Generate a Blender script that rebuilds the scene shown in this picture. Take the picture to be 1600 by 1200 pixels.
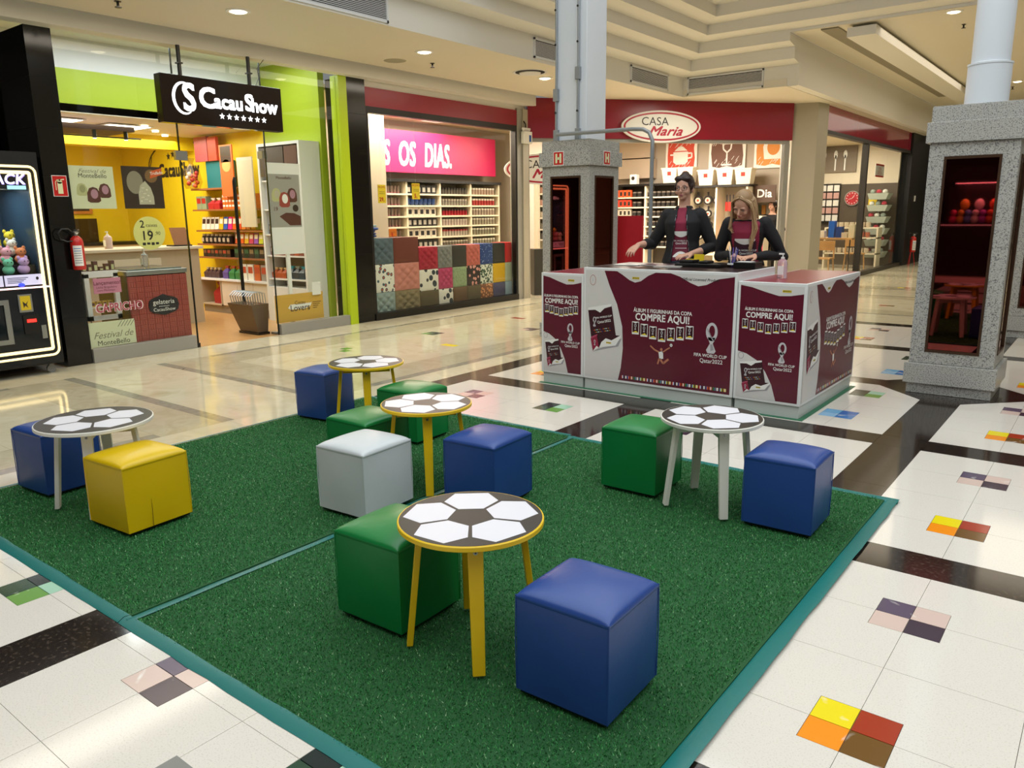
import bpy, bmesh, math, random
from math import sin, cos, pi, radians, atan2, hypot, sqrt
from mathutils import Vector, Matrix
random.seed(7)
SC = bpy.context.scene
COL = SC.collection
for o in list(bpy.data.objects):
    bpy.data.objects.remove(o)

# ---------------------------------------------------------------- camera, world, light, exposure
def make_camera():
    pitch, roll, yaw = 0.21575818, -0.01183729, -0.6629515
    f = Vector((sin(yaw), cos(yaw), 0)); r = Vector((cos(yaw), -sin(yaw), 0)); u = Vector((0, 0, 1))
    fw = f*cos(pitch) - u*sin(pitch); up = u*cos(pitch) + f*sin(pitch)
    r2 = r*cos(roll) + up*sin(roll); up2 = up*cos(roll) - r*sin(roll)
    cam = bpy.data.cameras.new('camera'); o = bpy.data.objects.new('camera', cam); COL.objects.link(o)
    cam.sensor_fit = 'HORIZONTAL'; cam.sensor_width = 36.0; cam.lens = 36.0*1214.667/1600.0
    cam.clip_start = 0.05; cam.clip_end = 200
    M = Matrix((r2, up2, -fw)).transposed().to_4x4(); M.translation = Vector((0, 0, 1.5))
    o.matrix_world = M
    SC.camera = o
make_camera()
W = bpy.data.worlds.new('world'); SC.world = W; W.use_nodes = True
W.node_tree.nodes['Background'].inputs[0].default_value = (0.75, 0.78, 0.8, 1)
W.node_tree.nodes['Background'].inputs[1].default_value = 0.25
SC.view_settings.view_transform = 'Standard'; SC.view_settings.look = 'None'
SC.view_settings.gamma = 1.0; SC.view_settings.use_curve_mapping = False
SC.view_settings.exposure = 0.12

def area(name, loc, size, power, color=(1, 1, 1), rot=(0, 0, 0), size_y=None, spread=None):
    l = bpy.data.lights.new(name, 'AREA'); l.energy = power; l.color = color
    l.shape = 'RECTANGLE' if size_y else 'SQUARE'; l.size = size
    if size_y: l.size_y = size_y
    if spread: l.spread = spread
    o = bpy.data.objects.new(name, l); COL.objects.link(o); o.location = loc; o.rotation_euler = rot
    return o
WARM = (1.0, 0.89, 0.74); NEUT = (1.0, 0.95, 0.88); COOL = (0.86, 0.93, 1.0)
# daylight falling through the roof glazing of the atrium, and the lamps of each shop
area('atrium_daylight', (-0.8, 3.2, 5.25), 8.5, 520, COOL, size_y=10)
area('arcade_lamp', (0.5, -4.5, 3.3), 5, 40, NEUT, size_y=2.5)
area('corridor_lamp', (-1.5, 16.5, 4.1), 4.5, 130, WARM, size_y=7)
area('corridor_lamp_far', (-1.0, 25, 4.1), 4.5, 90, WARM, size_y=7)
area('mall_lamp', (-7.3, 5.0, 3.42), 0.5, 60, WARM, size_y=9)
area('mall_lamp_deep', (-5.6, 12.6, 3.42), 1.2, 30, WARM, size_y=0.6)
area('chocolate_shop_lamp', (-11.6, 5.4, 2.68), 2.4, 130, NEUT, size_y=3.0)
area('chocolate_shop_front_lamp', (-9.3, 5.4, 3.55), 0.8, 50, COOL, size_y=3.0)
area('home_shop_lamp', (-9.9, 9.8, 3.12), 1.2, 190, WARM, size_y=3.4)
area('home_shop_main_lamp', (-7.9, 14.6, 3.14), 2.2, 380, WARM, size_y=2.6)
area('home_shop_side_lamp', (-6.0, 19.8, 3.14), 1.6, 220, WARM, size_y=4.5)

# ---------------------------------------------------------------- materials
def lin(h):
    if isinstance(h, str):
        h = h.lstrip('#'); h = ''.join(q*2 for q in h) if len(h) == 3 else h; c = [int(h[i:i+2], 16)/255 for i in (0, 2, 4)]
    else: c = [x/255 for x in h]
    return [((x+0.055)/1.055)**2.4 if x > 0.04045 else x/12.92 for x in c] + [1]
MATS = {}
def mat(name, col, rough=0.5, metal=0.0, emit=None, es=1.0, spec=0.5, alpha=None, trans=0, coat=0, ior=None):
    if name in MATS: return MATS[name]
    m = bpy.data.materials.new(name); m.use_nodes = True
    b = m.node_tree.nodes['Principled BSDF']
    b.inputs['Base Color'].default_value = lin(col)
    b.inputs['Roughness'].default_value = rough; b.inputs['Metallic'].default_value = metal
    b.inputs['Specular IOR Level'].default_value = spec
    if coat: b.inputs['Coat Weight'].default_value = coat; b.inputs['Coat Roughness'].default_value = 0.08
    if emit is not None:
        b.inputs['Emission Color'].default_value = lin(emit); b.inputs['Emission Strength'].default_value = es
    if trans: b.inputs['Transmission Weight'].default_value = trans
    if ior: b.inputs['IOR'].default_value = ior
    MATS[name] = m
    return m
def ramp_mat(name, cols, scale=20, rough=0.5, detail=4, kind='noise', bump=0, coord='Object', spec=0.5, metal=0, distort=0, rough2=None, vscale=None):
    """colours mixed over a noise or voronoi field; cols = [(pos, colour), ...]"""
    m = mat(name, cols[0][1], rough, metal, spec=spec); nt = m.node_tree; N = nt.nodes; L = nt.links
    b = N['Principled BSDF']
    tc = N.new('ShaderNodeTexCoord'); mp = N.new('ShaderNodeMapping'); L.new(tc.outputs[coord], mp.inputs[0])
    if vscale: mp.inputs['Scale'].default_value = vscale
    if kind == 'noise':
        t = N.new('ShaderNodeTexNoise'); t.inputs['Scale'].default_value = scale; t.inputs['Detail'].default_value = detail
        t.inputs['Distortion'].default_value = distort; out = t.outputs[0]
    elif kind == 'voronoi':
        t = N.new('ShaderNodeTexVoronoi'); t.inputs['Scale'].default_value = scale; out = t.outputs['Distance']
    elif kind == 'cells':
        t = N.new('ShaderNodeTexVoronoi'); t.inputs['Scale'].default_value = scale
        sp = N.new('ShaderNodeSeparateColor'); L.new(t.outputs['Color'], sp.inputs[0]); out = sp.outputs[0]
    elif kind == 'wave':
        t = N.new('ShaderNodeTexWave'); t.inputs['Scale'].default_value = scale; t.inputs['Distortion'].default_value = distort
        t.inputs['Detail'].default_value = detail; out = t.outputs['Fac']
    elif kind == 'random':
        t = N.new('ShaderNodeNewGeometry'); out = t.outputs['Random Per Island']
    elif kind == 'object':
        t = N.new('ShaderNodeObjectInfo'); out = t.outputs['Random']
    if kind in ('noise', 'voronoi', 'cells', 'wave'): L.new(mp.outputs[0], t.inputs['Vector'])
    cr = N.new('ShaderNodeValToRGB'); L.new(out, cr.inputs[0])
    e = cr.color_ramp.elements
    while len(e) > 1: e.remove(e[-1])
    e[0].position = cols[0][0]; e[0].color = lin(cols[0][1])
    for p, c in cols[1:]:
        q = e.new(p); q.color = lin(c)
    L.new(cr.outputs[0], b.inputs['Base Color'])
    if bump:
        bn = N.new('ShaderNodeBump'); bn.inputs['Strength'].default_value = bump; bn.inputs['Distance'].default_value = 0.002
        L.new(out, bn.inputs['Height']); L.new(bn.outputs[0], b.inputs['Normal'])
    return m
def glass_mat(name, tint='#ffffff', refl=0.08, rough=0.0):
    """thin sheet glass: clear, mirror-like at grazing angles"""
    if name in MATS: return MATS[name]
    m = bpy.data.materials.new(name); m.use_nodes = True; nt = m.node_tree; N = nt.nodes; L = nt.links
    N.remove(N['Principled BSDF']); out = N['Material Output']
    tr = N.new('ShaderNodeBsdfTransparent'); tr.inputs[0].default_value = lin(tint)
    gl = N.new('ShaderNodeBsdfGlossy'); gl.inputs['Roughness'].default_value = rough
    fr = N.new('ShaderNodeFresnel'); fr.inputs[0].default_value = 1.45
    ge = N.new('ShaderNodeNewGeometry'); iv = N.new('ShaderNodeMath'); iv.operation = 'SUBTRACT'; iv.inputs[0].default_value = 1.0; L.new(ge.outputs['Backfacing'], iv.inputs[1])
    ml = N.new('ShaderNodeMath'); ml.operation = 'MULTIPLY'; L.new(fr.outputs[0], ml.inputs[0]); L.new(iv.outputs[0], ml.inputs[1])
    mx = N.new('ShaderNodeMixShader'); L.new(ml.outputs[0], mx.inputs[0]); L.new(tr.outputs[0], mx.inputs[1]); L.new(gl.outputs[0], mx.inputs[2])
    L.new(mx.outputs[0], out.inputs[0]); MATS[name] = m
    return m

def bumped(m, scale, strength, dist=0.003, detail=3):
    nt = m.node_tree; N = nt.nodes; L = nt.links; b = N['Principled BSDF']
    tc = N.new('ShaderNodeTexCoord'); t = N.new('ShaderNodeTexNoise'); t.inputs['Scale'].default_value = scale; t.inputs['Detail'].default_value = detail
    L.new(tc.outputs['Object'], t.inputs['Vector']); bn = N.new('ShaderNodeBump'); bn.inputs['Strength'].default_value = strength
    bn.inputs['Distance'].default_value = dist; L.new(t.outputs[0], bn.inputs['Height']); L.new(bn.outputs[0], b.inputs['Normal'])
    return m

M_TERR = ramp_mat('white_terrazzo', [(0.0, '#e4ded3'), (0.60, '#e1dbcf'), (0.66, '#cac2b3'), (0.74, '#e8e3da')], 190, 0.09, 2)
M_CREAM = ramp_mat('cream_marble', [(0.3, '#cfc7a9'), (0.55, '#d8d1b6'), (0.75, '#c4ba98')], 3.0, 0.08, 6, distort=1.0)
M_BEIGE = ramp_mat('beige_marble', [(0.3, '#b9b092'), (0.6, '#c6bea2'), (0.8, '#aba283')], 4.0, 0.09, 6, distort=1.5)
M_STRIP = ramp_mat('grey_marble', [(0.3, '#8d8b7a'), (0.6, '#a3a08e'), (0.8, '#75735f')], 9.0, 0.1, 6, distort=1.5)
M_BLACKG = ramp_mat('black_granite', [(0.0, '#1a1512'), (0.55, '#2a231e'), (0.66, '#4a4037'), (0.8, '#241d19')], 60, 0.10, 5)
M_GROUT = mat('grout', '#cfc6b6', 0.8)
M_GRANITE = ramp_mat('grey_granite', [(0.0, '#4a4a4a'), (0.36, '#616160'), (0.43, '#989790'), (0.56, '#b9b8b0'), (0.75, '#a4a39b')], 120, 0.28, 3)
M_GRANJ = mat('granite_joint', '#60605a', 0.8)
M_WHITEP = mat('white_paint', '#dcdcda', 0.55)
M_CREAMP = mat('cream_paint', '#ded5c0', 0.6)
M_BULK = mat('bulkhead_paint', '#e2ded2', 0.6)
M_BEAM = mat('steel_white_paint', '#d3d9de', 0.4)
M_DARK = mat('black_wall', '#0c0c0b', 0.5)
M_BLKPIL = ramp_mat('polished_black_stone', [(0.0, '#0b0b0a'), (0.6, '#141412'), (0.75, '#22221f')], 40, 0.12, 4)
M_BLK = mat('black_metal', '#121110', 0.35)
M_SIGNB = mat('dark_brown_acrylic', '#1d1410', 0.14)
M_LED = mat('lit_letters', '#ffffff', 0.5, emit='#f2f7ff', es=2.2)
M_LIME = mat('lime_paint', '#a9bd2a', 0.45)
M_LIME2 = mat('lime_glass_frame', '#b3cc1c', 0.3)
M_YEL = mat('yellow_paint', '#e6ca10', 0.55)
M_WOOD = ramp_mat('light_wood_floor', [(0.2, '#b98a52'), (0.5, '#c99b62'), (0.8, '#a87a45')], 3, 0.3, 5, vscale=(1, 8, 1))
M_GREYAL = mat('grey_aluminium', '#9c9b93', 0.4, 0.2)
M_SILV = mat('silver_metal', '#a9acaa', 0.3, 0.85)
M_CASA = mat('crimson_fascia', '#8a1228', 0.3)
M_PINK = mat('pink_banner', '#e01f63', 0.4)
M_SHOPW = mat('shop_wall_cream', '#d9cdb6', 0.6)
M_SHOPT = mat('shop_wall_taupe', '#aea393', 0.6)
M_WHITE = mat('white_gloss', '#ecebe6', 0.35)
M_PRINTW = mat('print_white', '#e9e9e4', 0.45)
M_GLASS = glass_mat('shop_glass', '#fbfdfb')
M_LAMP = mat('lamp_glow', '#ffffff', 0.5, emit='#ffe9c2', es=9)
M_RED = mat('signal_red', '#c01712', 0.35)
M_WARMLED = mat('warm_light_strip', '#ffffff', 0.5, emit='#ffe0a0', es=1.6)

# ---------------------------------------------------------------- mesh builder
def wloc(o):
    v = Vector((0, 0, 0))
    while o is not None:
        v += o.location; o = o.parent
    return v
class MB:
    def __init__(s): s.v = []; s.f = []; s.m = []
    def add(s, vs, fs, mi=0):
        n = len(s.v); s.v.extend([tuple(p) for p in vs]); s.f.extend([tuple(i+n for i in f) for f in fs]); s.m.extend([mi]*len(fs)); return s
    def box(s, x0, x1, y0, y1, z0, z1, mi=0):
        if x0 > x1: x0, x1 = x1, x0
        if y0 > y1: y0, y1 = y1, y0
        if z0 > z1: z0, z1 = z1, z0
        return s.add([(x0,y0,z0),(x1,y0,z0),(x1,y1,z0),(x0,y1,z0),(x0,y0,z1),(x1,y0,z1),(x1,y1,z1),(x0,y1,z1)],
                     [(0,3,2,1),(4,5,6,7),(0,1,5,4),(1,2,6,5),(2,3,7,6),(3,0,4,7)], mi)
    def prism(s, poly, a, b, mi=0, ax='z'):
        """poly in the plane across axis ax, extruded from a to b (ax z: (x,y); ax y: (x,z); ax x: (y,z))"""
        n = len(poly)
        def P(p, h): return (p[0], p[1], h) if ax == 'z' else ((p[0], h, p[1]) if ax == 'y' else (h, p[0], p[1]))
        vs = [P(p, a) for p in poly] + [P(p, b) for p in poly]
        ar = sum(poly[i][0]*poly[(i+1) % n][1]-poly[(i+1) % n][0]*poly[i][1] for i in range(n))
        flip = (ar < 0) ^ (b < a) ^ (ax == 'y')
        fs = [tuple(range(n-1, -1, -1)), tuple(range(n, 2*n))] + [(i, (i+1) % n, n+(i+1) % n, n+i) for i in range(n)]
        if flip: fs = [f[::-1] for f in fs]
        return s.add(vs, fs, mi)
    def rings(s, rs, mi=0, cap=True, closed=True):
        n = len(rs[0]); vs = [p for r in rs for p in r]; fs = []
        m = n if closed else n-1
        for k in range(len(rs)-1):
            for i in range(m):
                fs.append((k*n+i, k*n+(i+1) % n, (k+1)*n+(i+1) % n, (k+1)*n+i))
        if cap and closed:
            fs.append(tuple(range(n-1, -1, -1))); fs.append(tuple(range((len(rs)-1)*n, len(rs)*n)))
        return s.add(vs, fs, mi)
    def lathe(s, prof, c=(0, 0, 0), n=20, mi=0, cap=True):
        """prof = [(r, z)...] bottom to top, round the z axis through c"""
        return s.rings([[(c[0]+r*cos(2*pi*i/n), c[1]+r*sin(2*pi*i/n), c[2]+z) for i in range(n)] for r, z in prof], mi, cap)
    def cyl(s, c, r, h, n=20, mi=0, ax='z', r2=None):
        r2 = r if r2 is None else r2
        def P(rr, a, t):
            u, v = rr*cos(a), rr*sin(a)
            return (c[0]+u, c[1]+v, c[2]+t) if ax == 'z' else ((c[0]+t, c[1]+u, c[2]+v) if ax == 'x' else (c[0]+v, c[1]+t, c[2]+u))
        return s.rings([[P(r, 2*pi*i/n, 0) for i in range(n)], [P(r2, 2*pi*i/n, h) for i in range(n)]], mi)
    def tube(s, pts, r, n=8, mi=0, cap=True):
        pts = [Vector(p) for p in pts]; rs = []; prev = None
        rr = r if isinstance(r, (list, tuple)) else [r]*len(pts)
        for i, p in enumerate(pts):
            t = (pts[min(i+1, len(pts)-1)]-pts[max(i-1, 0)]).normalized()
            if prev is None:
                a = Vector((0, 0, 1)) if abs(t.z) < 0.9 else Vector((1, 0, 0)); nrm = t.cross(a).normalized()
            else:
                nrm = (prev-t*prev.dot(t)).normalized()
            prev = nrm; b = t.cross(nrm)
            rs.append([p+(nrm*cos(2*pi*k/n)+b*sin(2*pi*k/n))*rr[i] for k in range(n)])
        return s.rings(rs, mi, cap)
    def ell(s, c, r, n=14, m=8, mi=0):
        if not isinstance(r, (list, tuple)): r = (r, r, r)
        rs = []
        for j in range(m+1):
            a = -pi/2+pi*j/m; q = max(cos(a), 0.02)
            rs.append([(c[0]+r[0]*q*cos(2*pi*i/n), c[1]+r[1]*q*sin(2*pi*i/n), c[2]+r[2]*sin(a)) for i in range(n)])
        return s.rings(rs, mi)
    def xf(s, M):
        s.v = [tuple(M @ Vector(p)) for p in s.v]; return s
    def rot(s, a, c=(0, 0, 0)):
        return s.xf(Matrix.Translation(c) @ Matrix.Rotation(a, 4, 'Z') @ Matrix.Translation(-Vector(c)))
    def build(s, name, mats, parent=None, w=False, smooth=False, bevel=0, bseg=2, sub=0):
        if not isinstance(mats, (list, tuple)): mats = [mats]
        me = bpy.data.meshes.new(name); vs = s.v
        if parent is not None and w:
            q = wloc(parent); vs = [(p[0]-q.x, p[1]-q.y, p[2]-q.z) for p in vs]
        me.from_pydata(vs, [], s.f)
        for m in mats: me.materials.append(m)
        if len(mats) > 1: me.polygons.foreach_set('material_index', s.m)
        if smooth:
            me.polygons.foreach_set('use_smooth', [True]*len(me.polygons))
            me.set_sharp_from_angle(angle=radians(38))
        me.update()
        o = bpy.data.objects.new(name, me); COL.objects.link(o)
        if parent is not None: o.parent = parent
        if bevel:
            b = o.modifiers.new('bevel', 'BEVEL'); b.width = bevel; b.segments = bseg; b.limit_method = 'ANGLE'; b.angle_limit = radians(40)
        if sub:
            d = o.modifiers.new('sub', 'SUBSURF'); d.levels = sub; d.render_levels = sub
        return o
def tag(o, label=None, cat=None, group=None, kind=None):
    if label: o['label'] = label
    if cat: o['category'] = cat
    if group: o['group'] = group
    if kind: o['kind'] = kind
    return o
def thing(name, label, cat, loc=(0, 0, 0), rz=0, group=None):
    o = bpy.data.objects.new(name, None); COL.objects.link(o); o.location = loc; o.rotation_euler = (0, 0, rz)
    o.empty_display_size = 0.1
    return tag(o, label, cat, group)
def struct(name, mb, mats, parent=None, **k):
    o = mb.build(name, mats, parent, **k)
    if parent is None: o['kind'] = 'structure'
    return o
def dup(root, loc=None, rz=None, label=None, group=None):
    r = root.copy(); COL.objects.link(r)
    if loc is not None: r.location = loc
    if rz is not None: r.rotation_euler = (0, 0, rz)
    if label: r['label'] = label
    if group: r['group'] = group
    for ch in list(root.children):
        c = ch.copy(); COL.objects.link(c); c.parent = r
        for g in list(ch.children):
            d = g.copy(); COL.objects.link(d); d.parent = c
    return r
# flat print: lettering and shapes on a plane; layers sit a fraction of a millimetre apart
TXT = {}
def text_geo(s, size=1.0, bold=0.0, align='CENTER', shear=0.0, spacing=1.0):
    k = (s, bold, align, shear, spacing)
    if k not in TXT:
        c = bpy.data.curves.new('lettering', 'FONT'); c.body = s; c.size = 1; c.offset = bold; c.align_x = align; c.align_y = 'CENTER'
        c.shear = shear; c.space_character = spacing; c.resolution_u = 3; c.fill_mode = 'FRONT'
        o = bpy.data.objects.new('lettering', c); COL.objects.link(o)
        dg = bpy.context.evaluated_depsgraph_get(); me = o.evaluated_get(dg).to_mesh()
        TXT[k] = ([(v.co.x, v.co.y) for v in me.vertices], [tuple(p.vertices) for p in me.polygons])
        o.evaluated_get(dg).to_mesh_clear(); bpy.data.objects.remove(o); bpy.data.curves.remove(c)
    v, f = TXT[k]
    return [(x*size, y*size) for x, y in v], f
class Decal:
    """print on a plane: origin o, u to the right, v up, n out; all in metres"""
    def __init__(s, o, u, v, n, eps=0.0007):
        s.o = Vector(o); s.u = Vector(u).normalized(); s.v = Vector(v).normalized(); s.n = Vector(n).normalized(); s.mb = MB(); s.mats = []; s.eps = eps
    def mi(s, m):
        if m not in s.mats: s.mats.append(m)
        return s.mats.index(m)
    def P(s, x, y, l): return s.o+s.u*x+s.v*y+s.n*(l*s.eps)
    def poly(s, pts, m, l=1):
        ok = s.u.cross(s.v).dot(s.n) > 0
        ar = sum(pts[i][0]*pts[(i+1) % len(pts)][1]-pts[(i+1) % len(pts)][0]*pts[i][1] for i in range(len(pts)))
        if (ar > 0) != ok: pts = pts[::-1]
        s.mb.add([s.P(x, y, l) for x, y in pts], [tuple(range(len(pts)))], s.mi(m)); return s
    def rect(s, x0, y0, x1, y1, m, l=1): return s.poly([(x0, y0), (x1, y0), (x1, y1), (x0, y1)], m, l)
    def disc(s, cx, cy, rx, ry, m, l=1, n=28, a=0):
        return s.poly([(cx+rx*cos(2*pi*i/n)*cos(a)-ry*sin(2*pi*i/n)*sin(a), cy+rx*cos(2*pi*i/n)*sin(a)+ry*sin(2*pi*i/n)*cos(a)) for i in range(n)], m, l)
    def line(s, pts, w, m, l=1):
        for (ax, ay), (bx, by) in zip(pts, pts[1:]):
            d = hypot(bx-ax, by-ay) or 1; nx, ny = -(by-ay)/d*w/2, (bx-ax)/d*w/2
            s.poly([(ax-nx, ay-ny), (bx-nx, by-ny), (bx+nx, by+ny), (ax+nx, ay+ny)], m, l)
        return s
    def star(s, cx, cy, r, m, l=1, a=pi/2):
        return s.poly([(cx+(r if i % 2 == 0 else r*0.42)*cos(a+pi*i/5), cy+(r if i % 2 == 0 else r*0.42)*sin(a+pi*i/5)) for i in range(10)], m, l)
    def text(s, t, x, y, size, m, l=2, bold=0.0, align='CENTER', shear=0.0, spacing=1.0, sx=1.0, a=0.0):
        v, f = text_geo(t, size, 0.0, align, shear, spacing+bold*1.2); q = bold*size
        if s.u.cross(s.v).dot(s.n) < 0: f = [k[::-1] for k in f]
        for i, (ox, oy) in enumerate(((-q, -q), (q, -q), (q, q), (-q, q), (0, 0)) if bold > 0.006 else ((0, 0),)):
            s.mb.add([s.P(x+(px*sx+ox)*cos(a)-(py+oy)*sin(a), y+(px*sx+ox)*sin(a)+(py+oy)*cos(a), l+i*0.04) for px, py in v], f, s.mi(m))
        return s
    def build(s, name, parent=None, w=False): return s.mb.build(name, s.mats, parent, w=w)
# ================================================================ THE SETTING: floor
slab = MB().box(-15.5, 9, -8, 40, -0.15, -0.012)
floor = struct('floor', slab, M_GROUT)
XB = [(-4.88, -4.64), (-3.015, -2.738), (-1.152, -0.868), (0.74, 1.02), (2.62, 2.90), (4.5, 4.78)]
YB = [(-4.12, -3.87), (-2.24, -1.99), (-0.35, -0.10), (1.55, 1.80), (3.40, 3.65), (5.32, 5.57), (7.20, 7.45), (9.13, 9.38), (11.05, 11.30)]
def clip(poly, a, b, c):
    """keep the part of poly where a*x+b*y <= c"""
    out = []
    for i in range(len(poly)):
        p, q = poly[i], poly[(i+1) % len(poly)]; dp = a*p[0]+b*p[1]-c; dq = a*q[0]+b*q[1]-c
        if dp <= 0: out.append(p)
        if (dp < 0 < dq) or (dq < 0 < dp):
            t = dp/(dp-dq); out.append((p[0]+(q[0]-p[0])*t, p[1]+(q[1]-p[1])*t))
    return out
pieces = []      # (name, polygon, material)
G = 0.0008
def tile_poly(x0, x1, y0, y1, notches, ns):
    """rectangle with the corners that meet a mosaic square cut out"""
    x0 += G; x1 -= G; y0 += G; y1 -= G; pts = []
    for cx, cy in ((x0, y0), (x1, y0), (x1, y1), (x0, y1)):
        hit = [n for n in notches if abs(n[0]-cx) < 0.02 and abs(n[1]-cy) < 0.02]
        if hit:
            sx = 1 if cx == x0 else -1; sy = 1 if cy == y0 else -1
            a = (cx+sx*ns, cy); b = (cx+sx*ns, cy+sy*ns); c = (cx, cy+sy*ns)
            pts += [c, b, a] if (sx == sy) else [a, b, c]
        else: pts.append((cx, cy))
    return pts
MOS = {'yellow': '#f0dc1e', 'orange': '#f7941d', 'red': '#a5361c', 'brown': '#6f4d1d', 'purple': '#5d5064', 'pink': '#d8bfb2', 'plum': '#41323f',
       'dgreen': '#2c4a38', 'bgreen': '#1c2b2c', 'lgreen': '#6ea04a', 'mint': '#a7d3b6', 'blue': '#3f7fc0', 'lblue': '#6db1dd', 'sky': '#8dbfe3', 'deep': '#2c6ab4', 'grey': '#8a8b85'}
MM = {k: ramp_mat('mosaic_'+k, [(0.3, c), (0.62, c), (0.8, '#f0ece4')], 5, 0.16, 3, distort=2) for k, c in MOS.items()}
CL = {0: ('yellow', 'red', 'orange', 'brown'), 1: ('purple', 'pink', 'pink', 'plum'), 2: ('lblue', 'deep', 'sky', 'blue'), 3: ('bgreen', 'mint', 'dgreen', 'lgreen')}
def cluster(cx, cy, k, half=0.119):
    c = CL[k] if isinstance(k, int) else k
    for (sx, sy), q in zip(((-1, 1), (1, 1), (-1, -1), (1, -1)), c):
        xs = sorted((cx+sx*0.0015, cx+sx*(half-0.001))); ys = sorted((cy+sy*0.0015, cy+sy*(half-0.001)))
        pieces.append(('mosaic_tile', [(xs[0], ys[0]), (xs[1], ys[0]), (xs[1], ys[1]), (xs[0], ys[1])], MM[q]))
cxs = [(XB[i][1], XB[i+1][0]) for i in range(len(XB)-1)]
cys = [(YB[i][1], YB[i+1][0]) for i in range(len(YB)-1)]
COLC = (-1.01, 7.325)
for i, (x0, x1) in enumerate(cxs):
    for j, (y0, y1) in enumerate(cys):
        if x0 > 2.7 and (y1 < 2 or y0 > 8): pass
        xs = [x0+(x1-x0)*k/4 for k in range(5)]; ys = [y0+(y1-y0)*k/4 for k in range(5)]
        if i == 3: pass
        nn = [(xs[1], ys[1], 0 if True else 0), (xs[1], ys[3], 1), (xs[3], ys[1], 2), (xs[3], ys[3], 3)]
        for a in range(4):
            for b in range(4):
                p = tile_poly(xs[a], xs[a+1], ys[b], ys[b+1], nn, 0.119)
                for sx, sy in ((1, 1), (1, -1), (-1, 1), (-1, -1)):
                    # the corners of the four cells round the column are cut off at 45 degrees
                    if sx*(COLC[0]-(x0+x1)/2) > 0 and abs(COLC[0]-(x0+x1)/2) < 1.2 and sy*(COLC[1]-(y0+y1)/2) > 0 and abs(COLC[1]-(y0+y1)/2) < 1.2:
                        p = clip(p, sx, sy, sx*COLC[0]+sy*COLC[1]-0.665)
                if len(p) > 2: pieces.append(('floor_tile', p, M_TERR))
        for (cx, cy, k) in nn: cluster(cx, cy, k)
        for sx, sy in ((1, 1), (1, -1), (-1, 1), (-1, -1)):
            if sx*(COLC[0]-(x0+x1)/2) > 0 and abs(COLC[0]-(x0+x1)/2) < 1.2 and sy*(COLC[1]-(y0+y1)/2) > 0 and abs(COLC[1]-(y0+y1)/2) < 1.2:
                q = [(x0, y0), (x1, y0), (x1, y1), (x0, y1)]
                q = clip(q, -sx, -sy, -(sx*COLC[0]+sy*COLC[1]-0.663))
                if len(q) > 2: pieces.append(('granite_slab', q, M_BLACKG))
def R(x0, x1, y0, y1): return [(x0+G, y0+G), (x1-G, y0+G), (x1-G, y1-G), (x0+G, y1-G)]
for (x0, x1) in XB:
    ys = [-8]+[v for b in YB for v in b if b[0] > -5]+[12.9]
    y = -4.12
    for b, (ya, yb) in enumerate(YB):
        pieces.append(('granite_slab', R(x0, x1, ya, yb), M_BLACKG))
        if b < len(YB)-1: 
            h = (yb+YB[b+1][0])/2
            pieces.append(('granite_slab', R(x0, x1, yb, h), M_BLACKG)); pieces.append(('granite_slab', R(x0, x1, h, YB[b+1][0]), M_BLACKG))
for (x0, x1) in cxs:
    for (ya, yb) in YB:
        h = (x0+x1)/2
        pieces.append(('granite_slab', R(x0, h, ya, yb), M_BLACKG)); pieces.append(('granite_slab', R(h, x1, ya, yb), M_BLACKG))
# walkway in front of the shops: stone strips, framed fields
def field(x0, x1, y0, y1, m, sx, sy, name='stone_slab'):
    nx = max(1, round((x1-x0)/sx)); ny = max(1, round((y1-y0)/sy))
    for a in range(nx):
        for b in range(ny):
            pieces.append((name, R(x0+(x1-x0)*a/nx, x0+(x1-x0)*(a+1)/nx, y0+(y1-y0)*b/ny, y0+(y1-y0)*(b+1)/ny), m))
bands = [(-5.0, -3.0, 'f'), (-1.0, -0.9, 's'), (-3.0, -2.5, 'b'), (-2.5, -1.0, 'c'), (-0.9, -0.4, 'b'), (-0.4, 2.62, 'f'), (2.62, 3.10, 'b'), (3.10, 3.20, 's'), (3.20, 4.02, 'c'), (4.02, 4.12, 's'),
         (4.12, 4.62, 'b'), (4.62, 10.7, 'f'), (10.7, 11.2, 'b'), (11.2, 11.3, 's')]
for ya, yb, k in bands:
    if k == 'f':
        field(-7.87, -7.78, ya, yb, M_STRIP, 0.1, 1.2); field(-7.78, -7.30, ya, yb, M_BEIGE, 0.5, 0.8)
        field(-7.30, -5.72, ya, yb, M_CREAM, 0.79, 0.79); field(-5.72, -5.28, ya, yb, M_BEIGE, 0.5, 0.8); field(-5.28, -5.17, ya, yb, M_STRIP, 0.1, 1.2)
    else:
        field(-7.87, -5.17, ya, yb, {'s': M_STRIP, 'b': M_BEIGE, 'c': M_CREAM}[k], 0.8, 0.9)
field(-8.5, -7.87, -5.0, 11.3, M_CREAM, 0.7, 1.2); field(-5.17, -4.88, -5.0, 11.3, M_CREAM, 0.3, 1.2)
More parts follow.
